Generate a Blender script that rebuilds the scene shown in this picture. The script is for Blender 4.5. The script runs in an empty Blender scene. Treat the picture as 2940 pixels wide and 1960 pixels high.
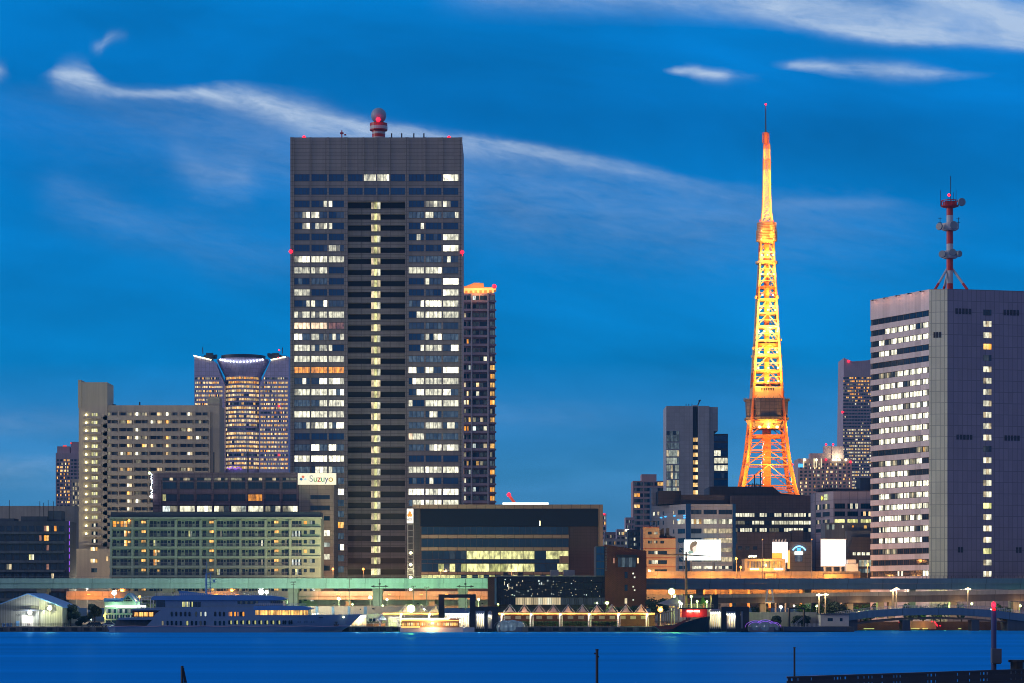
import bpy, bmesh, math, random
from mathutils import Vector
R = math.radians
random.seed(7)
sc = bpy.context.scene
COL = sc.collection

# ------------------------------------------------------------------ camera
F, CX, HY, CAMZ = 7080.0, 1470.0, 1725.0, 10.0      # focal length, principal column and horizon row (in 2940 px widths), camera height above the water
cam_d = bpy.data.cameras.new("camera")
cam = bpy.data.objects.new("camera", cam_d)
COL.objects.link(cam)
cam.location = (0, 0, CAMZ)
cam.rotation_euler = (R(90), 0, 0)
cam_d.sensor_width = 36
cam_d.lens = 36 * F / 2940
cam_d.shift_y = (HY - 980) / 2940
cam_d.clip_start, cam_d.clip_end = 1, 20000
sc.camera = cam
sc.view_settings.view_transform = 'Standard'
sc.view_settings.look = 'None'
sc.view_settings.exposure = 0
sc.view_settings.gamma = 1
try:
    sc.cycles.use_denoising = True
    sc.cycles.denoiser = 'OPENIMAGEDENOISE'
    sc.cycles.use_light_tree = True
    sc.cycles.pixel_filter_type = 'BLACKMAN_HARRIS'
    sc.cycles.filter_width = 1.0
    sc.cycles.max_bounces = 5
    sc.cycles.diffuse_bounces = 2
    sc.cycles.glossy_bounces = 3
    sc.cycles.transparent_max_bounces = 6
    sc.cycles.sample_clamp_indirect = 3
    sc.cycles.caustics_reflective = False
    sc.cycles.caustics_refractive = False
except Exception:
    pass


def X(px, d): return (px - CX) / F * d
def Z(py, d): return CAMZ + (HY - py) / F * d
def lin(r, g, b):
    f = lambda c: ((c / 255 + .055) / 1.055) ** 2.4 if c > 10.3 else c / 255 / 12.92
    return (f(r), f(g), f(b), 1)


# ------------------------------------------------------------------ sky
world = bpy.data.worlds.new("World")
sc.world = world
world.use_nodes = True
nt = world.node_tree
nt.nodes.clear()


class V:                      # a tiny arithmetic wrapper round Math nodes
    def __init__(s, k): s.k = k
    def _m(s, op, o=None, c=None, clamp=False):
        n = nt.nodes.new('ShaderNodeMath'); n.operation = op; n.use_clamp = clamp
        for i, q in enumerate((s, o, c)):
            if q is None: continue
            if isinstance(q, V): nt.links.new(q.k, n.inputs[i])
            else: n.inputs[i].default_value = q
        return V(n.outputs[0])
    def __add__(s, o): return s._m('ADD', o)
    def __sub__(s, o): return s._m('SUBTRACT', o)
    def __mul__(s, o): return s._m('MULTIPLY', o)
    def __truediv__(s, o): return s._m('DIVIDE', o)
    def mx(s, o): return s._m('MAXIMUM', o)
    def mn(s, o): return s._m('MINIMUM', o)
    def gt(s, o): return s._m('GREATER_THAN', o)
    def exp(s): return (s * 0 + math.e)._m('POWER', s)
    def clamp(s): return s._m('ADD', 0.0, clamp=True)


def maprange(v, a, b, c, d):
    n = nt.nodes.new('ShaderNodeMapRange'); n.interpolation_type = 'SMOOTHSTEP'
    nt.links.new(v.k, n.inputs[0])
    for i, q in enumerate((a, b, c, d)): n.inputs[i + 1].default_value = q
    return V(n.outputs[0])


def curve(v, pts):            # a smooth function of the sky column, given as (column, value)
    n = nt.nodes.new('ShaderNodeFloatCurve')
    c = n.mapping.curves[0]
    lo = min(p[1] for p in pts); hi = max(p[1] for p in pts); sp = (hi - lo) or 1
    a, b = -200.0, 3200.0
    P = [((x - a) / (b - a), (y - lo) / sp) for x, y in pts]
    P = [(0, P[0][1])] + P + [(1, P[-1][1])]
    c.points[0].location = P[0]; c.points[1].location = P[-1]
    for p in P[1:-1]: c.points.new(*p)
    n.mapping.update()
    nt.links.new(((v - a) / (b - a)).clamp().k, n.inputs[1])
    return V(n.outputs[0]) * sp + lo


def vnoise(x, y, scale, detail=4, rough=.55, z=0.0, dist=0.0):
    cb = nt.nodes.new('ShaderNodeCombineXYZ')
    nt.links.new(x.k, cb.inputs[0]); nt.links.new(y.k, cb.inputs[1]); cb.inputs[2].default_value = z
    n = nt.nodes.new('ShaderNodeTexNoise')
    n.inputs['Scale'].default_value = scale; n.inputs['Detail'].default_value = detail
    n.inputs['Roughness'].default_value = rough; n.inputs['Distortion'].default_value = dist
    nt.links.new(cb.outputs[0], n.inputs['Vector'])
    return V(n.outputs['Fac'])


tc = nt.nodes.new('ShaderNodeTexCoord')
sep = nt.nodes.new('ShaderNodeSeparateXYZ')
nt.links.new(tc.outputs['Generated'], sep.inputs[0])
dx, dy, dz = (V(o) for o in sep.outputs)
yy = dy.mx(.12)
sx = (dx / yy) * F + CX                    # heading, west of the bay
sy = dz / yy * -F + HY                     # elevation: smaller is higher
front = maprange(dy, .05, .45, 0, 1)


def band(center, up, low, amp, warp=18, seed=0.0, slope=0.0, rag=.55):
    wx = sx / 1000; wy = (sy - sx * slope) / 1000
    w = (vnoise(wx * 2.2, wy * 5, 2.2, 4, .6, seed) - .5) * (2 * warp) + (vnoise(wx * 9, wy * 22, 2.2, 5, .65, seed + 5) - .5) * warp
    d = sy + w - curve(sx, center)
    u, l = curve(sx, up), curve(sx, low)
    isl = d.gt(0.0)
    wid = u + (l - u) * isl
    t = d / wid
    g = (t * t * -1.0).exp()
    r = vnoise(wx * 2.6, wy * 11, 2.5, 7, .66, seed + 3, .5)
    fine = vnoise(wx * 7, wy * 20, 2.5, 6, .65, seed + 9, .6)
    return g * curve(sx, amp) * (((r - .5) * (4.2 * rag) + (fine - .5) * (1.5 * rag) + 1.0).mx(.08))


bands = [
    band([(110, 212), (220, 215), (330, 262), (450, 268), (560, 265), (640, 272), (750, 296), (900, 335), (1000, 360), (1150, 375), (1300, 400), (1470, 418), (1600, 440), (1800, 480), (2000, 522), (2150, 545)],
         [(110, 8), (220, 30), (300, 22), (450, 12), (640, 24), (850, 34), (1000, 26), (1300, 14), (1900, 14)],
         [(110, 20), (220, 42), (300, 24), (450, 18), (640, 34), (850, 46), (1000, 50), (1300, 42), (1900, 36)],
         [(100, 0), (150, .4), (225, .8), (300, .55), (400, .55), (500, .6), (640, .78), (900, .78), (1100, .66), (1400, .56), (1700, .4), (1950, .22), (2150, .05), (2300, 0)], 16, 1.0, .2),
    band([(200, 300), (700, 360), (1200, 470), (1700, 560), (2200, 600)], [(200, 60)], [(200, 150)],
         [(-200, 0), (300, .06), (700, .13), (1200, .17), (1700, .15), (2100, .12), (2500, .07), (2900, 0)], 40, 2.0, .15),
    band([(1400, -30), (1900, -10), (2150, 12), (2300, 45), (2450, 88), (2600, 106), (2800, 118), (2940, 126)],
         [(1400, 24), (2100, 50), (2300, 85), (2600, 95), (2940, 80)], [(1400, 50), (2150, 40), (2300, 32), (2600, 18), (2940, 14)],
         [(1200, 0), (1500, .35), (1900, .35), (2150, .75), (2350, .85), (2650, .95), (2800, .75), (3000, .7)], 12, 5.0, .12, .4),
    band([(2400, -90), (2600, -20), (2750, 5), (2850, 25), (2940, 60)], [(2500, 60), (2940, 60)], [(2600, 30), (2940, 40)],
         [(2500, 0), (2650, .6), (2800, .75), (3100, .7)], 12, 6.0, .25, .35),
    band([(1880, 203), (2000, 205), (2090, 214)], [(1880, 8), (2000, 14), (2090, 14)], [(1880, 8), (2000, 16), (2090, 18)],
         [(1870, 0), (1930, .45), (2000, .85), (2060, .8), (2095, .4), (2130, .12), (2300, 0)], 6, 7.0, .1),
    band([(2230, 188), (2400, 194), (2600, 204), (2800, 212)], [(2230, 10), (2500, 20), (2800, 10)], [(2230, 10), (2500, 22), (2800, 12)],
         [(2190, 0), (2270, .5), (2330, .65), (2450, .5), (2560, .62), (2640, .6), (2720, .35), (2900, .02), (3000, 0)], 8, 8.0, .05),
    band([(270, 135), (300, 122), (350, 100)], [(270, 14)], [(270, 16)], [(255, 0), (290, .3), (320, .2), (360, .05), (380, 0)], 10, 9.0, -.5),
    band([(2250, 582), (2600, 584)], [(2250, 14)], [(2250, 18)], [(2150, 0), (2300, .1), (2500, .09), (2700, 0)], 6, 10.0, 0),
    band([(400, 440), (560, 490), (740, 520)], [(400, 50)], [(400, 55)], [(450, 0), (600, .2), (700, .18), (800, 0)], 40, 11.0, .2),
    band([(100, 560), (250, 600), (500, 660), (900, 740)], [(100, 60)], [(100, 70)], [(60, 0), (250, .09), (500, .07), (900, .04), (1200, 0)], 40, 12.0, .2),
    band([(0, 1340), (300, 1350)], [(0, 30)], [(0, 50)], [(-200, .18), (100, .14), (300, .04), (600, 0)], 20, 13.0, 0),
    band([(0, 1215), (1400, 1190), (2000, 1200)], [(0, 40)], [(0, 40)], [(-200, .2), (400, .06), (1500, .06), (2000, .0)], 26, 14.0, 0),
    band([(-100, 160), (0, 205)], [(0, 20)], [(0, 20)], [(-200, .5), (0, .4), (40, 0)], 10, 15.0, .4),
]
cl = bands[0]
for b in bands[1:]: cl = cl + b
cl = cl.clamp()

ramp = nt.nodes.new('ShaderNodeValToRGB')
e = ramp.color_ramp.elements
stops = [(0, (0, 126, 208)), (.2, (0, 123, 205)), (.42, (0, 129, 206)), (.6, (0, 129, 200)), (.7, (44, 134, 199)), (.79, (62, 141, 197)), (1, (88, 144, 194))]
e[0].position = 0; e[0].color = lin(*stops[0][1]); e[1].position = 1; e[1].color = lin(*stops[-1][1])
for p, c in stops[1:-1]:
    q = e.new(p); q.color = lin(*c)
nt.links.new((sy / HY).clamp().k, ramp.inputs[0])
# darker and lighter drifts of thin high cloud
wob = vnoise(sx / 1000, (sy - sx * .12) / 300, 1.1, 4, .55, 21.0, .4)
dark = (wob - .5) * .85
for (cx, cy, rx, ry, am) in ((1150, 190, 700, 120, -.2), (2150, 400, 760, 85, -.2), (300, 60, 500, 60, -.1), (1750, 330, 500, 50, -.1), (2500, 230, 600, 40, -.05), (430, 490, 330, 60, -.1), (120, 300, 500, 60, -.05), (2700, 500, 300, 60, -.08)):
    a = (sx - cx) / rx; b2 = (sy - cy) / ry
    dark = dark + ((a * a + b2 * b2) * -1.0).exp() * am
mul = nt.nodes.new('ShaderNodeMix'); mul.data_type = 'RGBA'; mul.blend_type = 'MULTIPLY'; mul.inputs[0].default_value = 1
cmb = nt.nodes.new('ShaderNodeCombineColor')
kk = dark + 1.0
for i in range(3): nt.links.new((kk if i else kk * kk).k, cmb.inputs[i])
nt.links.new(ramp.outputs[0], mul.inputs[6]); nt.links.new(cmb.outputs[0], mul.inputs[7])
mixc = nt.nodes.new('ShaderNodeMix'); mixc.data_type = 'RGBA'
nt.links.new((cl * .82).k, mixc.inputs[0]); nt.links.new(mul.outputs[2], mixc.inputs[6])
mixc.inputs[7].default_value = lin(196, 216, 240)
# the eastern half of the dusk sky, behind the viewer: duller and greyer
back = nt.nodes.new('ShaderNodeMix'); back.data_type = 'RGBA'
nt.links.new(front.k, back.inputs[0])
back.inputs[6].default_value = (.185, .215, .345, 1)
nt.links.new(mixc.outputs[2], back.inputs[7])
bg = nt.nodes.new('ShaderNodeBackground'); nt.links.new(back.outputs[2], bg.inputs[0]); bg.inputs[1].default_value = 1.0
sky = nt.nodes.new('ShaderNodeTexSky'); sky.sky_type = 'NISHITA'; sky.sun_disc = False
sky.sun_elevation = R(-3); sky.sun_rotation = R(0)
bg2 = nt.nodes.new('ShaderNodeBackground'); nt.links.new(sky.outputs[0], bg2.inputs[0]); bg2.inputs[1].default_value = 0.002
ad = nt.nodes.new('ShaderNodeAddShader'); nt.links.new(bg.outputs[0], ad.inputs[0]); nt.links.new(bg2.outputs[0], ad.inputs[1])
wo = nt.nodes.new('ShaderNodeOutputWorld'); nt.links.new(ad.outputs[0], wo.inputs[0])
world.cycles.sampling_method = 'MANUAL'
world.cycles.sample_map_resolution = 512

# last light: the broad low afterglow off to the left, almost in the plane of the fronts
sun_d = bpy.data.lights.new("sun", 'SUN'); sun_d.energy = 1.3; sun_d.angle = R(25); sun_d.color = (1, .86, .8)
sun = bpy.data.objects.new("sun", sun_d); COL.objects.link(sun)
sun.rotation_euler = Vector((-.955, -.115, .27)).to_track_quat('Z', 'Y').to_euler()


# ------------------------------------------------------------------ materials
def mat(name, col, rough=.7, var=.12, scale=.15, metal=0.0, bump=0.0, stretch=(1, 1, 1), panel=None, seam=.55, streak=0.0):
    m = bpy.data.materials.new(name); m.use_nodes = True
    t = m.node_tree; b = t.nodes['Principled BSDF']
    b.inputs['Roughness'].default_value = rough; b.inputs['Metallic'].default_value = metal
    geo = t.nodes.new('ShaderNodeNewGeometry')
    mp = t.nodes.new('ShaderNodeMapping'); mp.inputs['Scale'].default_value = stretch
    t.links.new(geo.outputs['Position'], mp.inputs[0])
    no = t.nodes.new('ShaderNodeTexNoise'); no.inputs['Scale'].default_value = scale; no.inputs['Detail'].default_value = 6
    t.links.new(mp.outputs[0], no.inputs['Vector'])
    mr = t.nodes.new('ShaderNodeMapRange'); mr.inputs[1].default_value = .25; mr.inputs[2].default_value = .75
    mr.inputs[3].default_value = 1 - var; mr.inputs[4].default_value = 1 + var
    t.links.new(no.outputs['Fac'], mr.inputs[0])
    fac = mr.outputs[0]
    if streak:                                  # rain streaks down the wall
        m2 = t.nodes.new('ShaderNodeMapping'); m2.inputs['Scale'].default_value = (1, 1, .04)
        t.links.new(geo.outputs['Position'], m2.inputs[0])
        n2 = t.nodes.new('ShaderNodeTexNoise'); n2.inputs['Scale'].default_value = .9; n2.inputs['Detail'].default_value = 4
        t.links.new(m2.outputs[0], n2.inputs['Vector'])
        r2 = t.nodes.new('ShaderNodeMapRange'); r2.inputs[1].default_value = .3; r2.inputs[2].default_value = .7
        r2.inputs[3].default_value = 1 - streak; r2.inputs[4].default_value = 1 + streak * .5
        t.links.new(n2.outputs['Fac'], r2.inputs[0])
        mm = t.nodes.new('ShaderNodeMath'); mm.operation = 'MULTIPLY'
        t.links.new(fac, mm.inputs[0]); t.links.new(r2.outputs[0], mm.inputs[1]); fac = mm.outputs[0]
    if panel:                                   # panel joints / courses: (width, height) in metres
        sp = t.nodes.new('ShaderNodeSeparateXYZ'); t.links.new(geo.outputs['Position'], sp.inputs[0])
        ax = t.nodes.new('ShaderNodeMath'); ax.operation = 'MULTIPLY_ADD'; ax.inputs[1].default_value = .55
        t.links.new(sp.outputs[1], ax.inputs[0]); t.links.new(sp.outputs[0], ax.inputs[2])
        cb = t.nodes.new('ShaderNodeCombineXYZ'); t.links.new(ax.outputs[0], cb.inputs[0]); t.links.new(sp.outputs[2], cb.inputs[1])
        br = t.nodes.new('ShaderNodeTexBrick'); br.offset = panel[2] if len(panel) > 2 else 0.0
        br.inputs['Scale'].default_value = 1; br.inputs['Brick Width'].default_value = panel[0]; br.inputs['Row Height'].default_value = panel[1]
        br.inputs['Mortar Size'].default_value = panel[3] if len(panel) > 3 else .09
        br.inputs['Color1'].default_value = (.92, .92, .92, 1); br.inputs['Color2'].default_value = (1.06, 1.06, 1.06, 1); br.inputs['Mortar'].default_value = (seam, seam, seam, 1)
        t.links.new(cb.outputs[0], br.inputs['Vector'])
        mm = t.nodes.new('ShaderNodeMath'); mm.operation = 'MULTIPLY'
        t.links.new(fac, mm.inputs[0]); t.links.new(br.outputs['Color'], mm.inputs[1]); fac = mm.outputs[0]
    vm = t.nodes.new('ShaderNodeVectorMath'); vm.operation = 'SCALE'; vm.inputs[0].default_value = col[:3]
    t.links.new(fac, vm.inputs['Scale']); t.links.new(vm.outputs[0], b.inputs['Base Color'])
    if bump:
        bp = t.nodes.new('ShaderNodeBump'); bp.inputs['Strength'].default_value = bump; bp.inputs['Distance'].default_value = .1
        t.links.new(no.outputs['Fac'], bp.inputs['Height']); t.links.new(bp.outputs[0], b.inputs['Normal'])
    return m


def glow(name, col, strength):
    m = bpy.data.materials.new(name); m.use_nodes = True
    b = m.node_tree.nodes['Principled BSDF']
    b.inputs['Base Color'].default_value = (*[min(.8, c) for c in col[:3]], 1)
    b.inputs['Emission Color'].default_value = (*col[:3], 1); b.inputs['Emission Strength'].default_value = strength
    m.cycles.emission_sampling = 'NONE'
    return m


def shine(m):
    m.cycles.emission_sampling = 'AUTO'
    return m


def pane_mat(name, base, rough=.08, spec=.6, noise=True):
    """window glass; each pane's room light is stored with its faces"""
    m = bpy.data.materials.new(name); m.use_nodes = True
    t = m.node_tree; b = t.nodes['Principled BSDF']
    b.inputs['Base Color'].default_value = (*base, 1); b.inputs['Roughness'].default_value = rough
    b.inputs['Specular IOR Level'].default_value = spec; b.inputs['Emission Strength'].default_value = 1
    at = t.nodes.new('ShaderNodeAttribute'); at.attribute_name = 'glow'
    if noise:                                    # blinds, furniture and ceiling lamps behind the glass
        geo = t.nodes.new('ShaderNodeNewGeometry')
        mp = t.nodes.new('ShaderNodeMapping'); mp.inputs['Scale'].default_value = (1.1, 1.1, .5)
        t.links.new(geo.outputs['Position'], mp.inputs[0])
        no = t.nodes.new('ShaderNodeTexNoise'); no.inputs['Scale'].default_value = .9; no.inputs['Detail'].default_value = 3
        t.links.new(mp.outputs[0], no.inputs['Vector'])
        mr = t.nodes.new('ShaderNodeMapRange'); mr.inputs[1].default_value = .3; mr.inputs[2].default_value = .7
        mr.inputs[3].default_value = .32; mr.inputs[4].default_value = 1.6
        t.links.new(no.outputs['Fac'], mr.inputs[0])
        vm = t.nodes.new('ShaderNodeVectorMath'); vm.operation = 'SCALE'
        t.links.new(at.outputs['Color'], vm.inputs[0]); t.links.new(mr.outputs[0], vm.inputs['Scale'])
        t.links.new(vm.outputs[0], b.inputs['Emission Color'])
    else:
        t.links.new(at.outputs['Color'], b.inputs['Emission Color'])
    m.cycles.emission_sampling = 'NONE'
    return m


M = dict(
    pane=pane_mat('window_glass', (.012, .03, .055)),
    pane_blue=pane_mat('sky_reflection_glass', (.008, .06, .17), .12),  # blue base stands for dusk sky mirrored in the glass
    pane_black=pane_mat('black_glass', (.006, .01, .014), .04, .5, noise=False),
    frame=mat('dark_window_frame', (.03, .035, .045), .5, .1),
    granite=mat('granite_panel', (.255, .225, .22), .6, .1, .08, panel=(6.5, 1.5, 0, .12), streak=.12),
    granite_plain=mat('granite_spandrel', (.31, .255, .215), .6, .12, .1, panel=(6.5, 50, 0, .16), streak=.12),
    recess=mat('recess_spandrel', (.24, .215, .2), .65, .1, .1, panel=(5.9, 1.3, 0, .1), streak=.15),
    dark=mat('dark_metal', (.03, .032, .04), .5, .15, .5),
    steel=mat('grey_steel', (.22, .23, .25), .45, .12, .5),
    concrete=mat('grey_concrete', (.3, .3, .3), .8, .18, .12, streak=.2, bump=.1),
    cream=mat('cream_render', (.58, .5, .37), .8, .08, .1, streak=.12),
    cream_dim=mat('cream_soffit', (.4, .36, .3), .8, .1, .1),
    apt_green_light=mat('beige_render_green_light', (.3, .38, .3), .8, .1, .12, streak=.15),  # beige wall with green floodlight mixed into the base colour
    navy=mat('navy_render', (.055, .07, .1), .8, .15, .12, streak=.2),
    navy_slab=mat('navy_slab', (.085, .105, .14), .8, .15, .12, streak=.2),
    purple=mat('mauve_tile', (.17, .115, .145), .6, .1, .2, panel=(2.3, 1.2, 0, .08), streak=.1),
    taupe=mat('taupe_tile', (.24, .2, .18), .6, .1, .2, panel=(3, 1.6, 0, .07), streak=.1),
    lilac=mat('lilac_cladding', (.36, .31, .37), .5, .1, .06, panel=(3.4, 3.4, 0, .12), streak=.1),
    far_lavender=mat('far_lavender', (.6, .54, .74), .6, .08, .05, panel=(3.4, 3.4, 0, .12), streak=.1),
    lilac_dark=mat('violet_panel', (.3, .235, .28), .55, .08, .1, panel=(1.9, 4.0, 0, .12), seam=.62),
    beige_panel=mat('beige_panel', (.78, .72, .5), .6, .08, .1, panel=(1.25, 4.0, 0, .1), seam=.55),
    white_panel=mat('white_spandrel', (.6, .53, .54), .5, .08, .3, panel=(.6, 60, 0, .06), seam=.82, streak=.12),
    roof=mat('dark_roof', (.03, .045, .075), .6, .2, .2),
    charcoal=mat('charcoal_wall', (.045, .042, .055), .6, .2, .12, panel=(2.5, 1.3, 0, .06), streak=.2),
    maroon=mat('maroon_wall', (.045, .028, .034), .6, .15, .12, panel=(1.6, 1.2, 0, .06), streak=.15),
    tan=mat('tan_panel', (.24, .17, .12), .5, .08, .2, panel=(3.6, 50, 0, .12), seam=.4),
    brick=mat('red_brick', (.16, .052, .034), .85, .2, .3, panel=(.9, .35, .5, .05), bump=.1),
    brick_pier=mat('brown_brick', (.12, .065, .045), .85, .2, .3, panel=(.9, .35, .5, .05)),
    orange_wall=mat('ochre_render', (.5, .36, .23), .8, .1, .2, streak=.12),
    red_stripe=mat('red_stripe', (.35, .06, .04), .7, .1),
    office_grey=mat('pale_grey_panel', (.42, .42, .44), .55, .08, .1, panel=(2.6, 2.1, 0, .07), seam=.75, streak=.1),
    office_dark=mat('brown_grey_tile', (.13, .1, .1), .6, .15, .12, panel=(1.5, 1.1, 0, .05), streak=.12),
    pink=mat('pink_frame', (.42, .29, .3), .75, .1, .1, streak=.1),
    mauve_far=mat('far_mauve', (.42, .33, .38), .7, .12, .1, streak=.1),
    teal=mat('teal_girder', (.3, .52, .5), .45, .1, .06, panel=(14, 50, 0, .16), seam=.7, streak=.15),
    blue_girder=mat('blue_girder', (.08, .16, .27), .5, .12, .08, panel=(12, 50, 0, .14), seam=.6, streak=.15),
    brown_girder=mat('brown_girder', (.15, .115, .1), .7, .15, .1, panel=(9, 50, 0, .1), seam=.6, streak=.2),
    deck=mat('road_deck', (.34, .3, .27), .8, .15, .1, panel=(10, 50, 0, .12), seam=.6, streak=.2),
    white=mat('white_paint', (.62, .63, .66), .4, .06, .3, streak=.06),
    ship_white_shaded=mat('ship_white_in_shade', (.15, .235, .36), .35, .06, .3, streak=.06),  # white hull paint with dusk shade put into the colour
    blue_with_sky=mat('blue_paint_with_sky', (.09, .24, .52), .4, .08, .3),  # blue that also holds the sky's reflection on the ship roofs
    red=mat('red_paint', (.5, .02, .02), .45, .1, .3),
    grey_white=mat('dull_white_paint', (.5, .48, .5), .5, .1, .3),
    dome=mat('radome', (.3, .32, .4), .5, .12, .4, stretch=(3, 3, .2)),
    dish=mat('dish', (.2, .24, .28), .5, .1, .5),
    intl=mat('orange_tower_paint', (.7, .19, .03), .5, .1, .3),
    pale=mat('pale_tower_paint', (.72, .5, .24), .5, .1, .3),
    net=mat('scaffold_net', (.18, .13, .115), .9, .25, .25, panel=(3.2, 2.4, 0, .2), seam=.55),
    corr=mat('corrugated_wall', (.24, .27, .26), .5, .08, .4, panel=(.55, 60, 0, .1), seam=.55, streak=.2),
    shutter=mat('shutter', (.6, .62, .62), .5, .05, .3, panel=(60, .5, 0, .05), seam=.7),
    rubble=mat('quay_concrete', (.13, .125, .12), .9, .25, .3, panel=(8, 3, .5, .12), streak=.35, bump=.2),
    tent=mat('tent_fabric', (.36, .3, .32), .7, .08, .6),
    wood=mat('mast_wood', (.3, .17, .08), .7, .15, .8),
    hull_black=mat('black_hull', (.015, .015, .018), .35, .1, .5),
    hull_red=mat('red_hull', (.16, .03, .02), .4, .1, .5),
    bark=mat('bark', (.06, .045, .03), .9, .2, 1),
    leaf=mat('leaf', (.045, .09, .03), .7, .35, .9),
    leaf_dark=mat('dark_leaf', (.02, .04, .022), .7, .35, .9),
    asphalt=mat('asphalt', (.05, .05, .052), .85, .2, .1),
    pole=mat('lamp_pole', (.3, .28, .26), .5, .1, .5),
    black=mat('black_paint', (.012, .012, .014), .5, .1, .5),
    jetty=mat('jetty_steel', (.02, .024, .032), .35, .15, 1.5),
    nav=mat('nav_pole_paint', (.03, .045, .14), .4, .1, 1.5),
    box=mat('equipment_box', (.07, .075, .09), .5, .1, 1.5),
    car=mat('silver_car', (.35, .4, .45), .25, .05, .5, metal=.3),
    car_dark=mat('dark_car', (.05, .06, .07), .25, .05, .5, metal=.3),
    tyre=mat('tyre', (.012, .012, .012), .9, .1),
    boat_glass=pane_mat('curved_boat_glass', (.04, .08, .12), .1, .8),
    canvas=mat('blue_canvas', (.12, .2, .34), .8, .1, .6),
    g_white=glow('white_lamp', (1, .96, .86), 5), g_warm=glow('warm_lamp', (1, .72, .35), 5), g_sod=glow('sodium_lamp', (1, .36, .06), 4),
    g_green=glow('green_lamp', (.7, 1, .35), 6), g_red=glow('red_lamp', (1, .012, .035), 3.2), g_yel=glow('yellow_lamp', (1, .93, .5), 6),
    g_cool=glow('cool_lamp', (.8, 1, .92), 3), g_blue=glow('blue_neon', (.06, .42, 1), 1.6), g_purple=glow('purple_neon', (.4, .12, 1), .8),
    g_orange=glow('orange_trim', (1, .45, .12), 1.5), g_flood=glow('tower_floodlight', (1, .7, .28), 4),
    g_screen=shine(glow('screen', (.84, 1, .95), 1.5)), g_pinkscreen=shine(glow('pink_board', (1, .88, .84), 1.8)), g_pearl=glow('pearl_lamp', (.75, .85, 1), 5),
    g_fringe=glow('string_light', (1, .5, .14), 1.9), g_dimred=glow('dim_red', (1, .06, .03), .8),
)

# pane glow by code: room light, and faint sky reflection for dark panes
GL = {'.': (0, 0, 0), 'D': (.0, .002, .006), 'b': (0, .004, .012), 'd': (.02, .026, .03), 'g': (.055, .075, .085), 'l': (.22, .2, .13),
      'w': (1.0, .95, .68), 'W': (2.3, 2.15, 1.6), 'o': (1.15, .42, .04), 'O': (1.9, .9, .2), 'p': (1.6, 1.15, .7), 'q': (.35, .16, .1),
      'y': (1.0, .55, .14), 'Y': (1.5, 1.0, .45), 'c': (.75, .85, .8), 'n': (.5, .5, .16), 'N': (1.05, 1.0, .4), 't': (.32, .36, .3), 'v': (.3, .06, .9), 's': (.68, .55, .32)}


# ------------------------------------------------------------------ mesh helpers
class Face:
    """a vertical wall plane from plan point a to plan point b (left to right as seen from outside)"""
    def __init__(s, a, b):
        s.a = Vector((a[0], a[1])); d = Vector((b[0] - a[0], b[1] - a[1])); s.L = d.length; s.u = d / s.L
        s.n = Vector((s.u.y, -s.u.x))
    def p(s, u, z, o=0.0):
        q = s.a + s.u * u + s.n * o
        return (q.x, q.y, z)
    def at(s, px):                                # distance along the wall where a line of sight meets it
        k = (px - CX) / F
        return (k * s.a.y - s.a.x) / (s.u.x - k * s.u.y)


class Front(Face):
    """a wall parallel to the water front at distance d"""
    def __init__(s, px0, px1, d):
        super().__init__((X(px0, d), d), (X(px1, d), d)); s.d = d
    def r(s, px0, px1, py0, py1):
        return (X(px0, s.d) - s.a.x, X(px1, s.d) - s.a.x, Z(py1, s.d), Z(py0, s.d))


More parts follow.
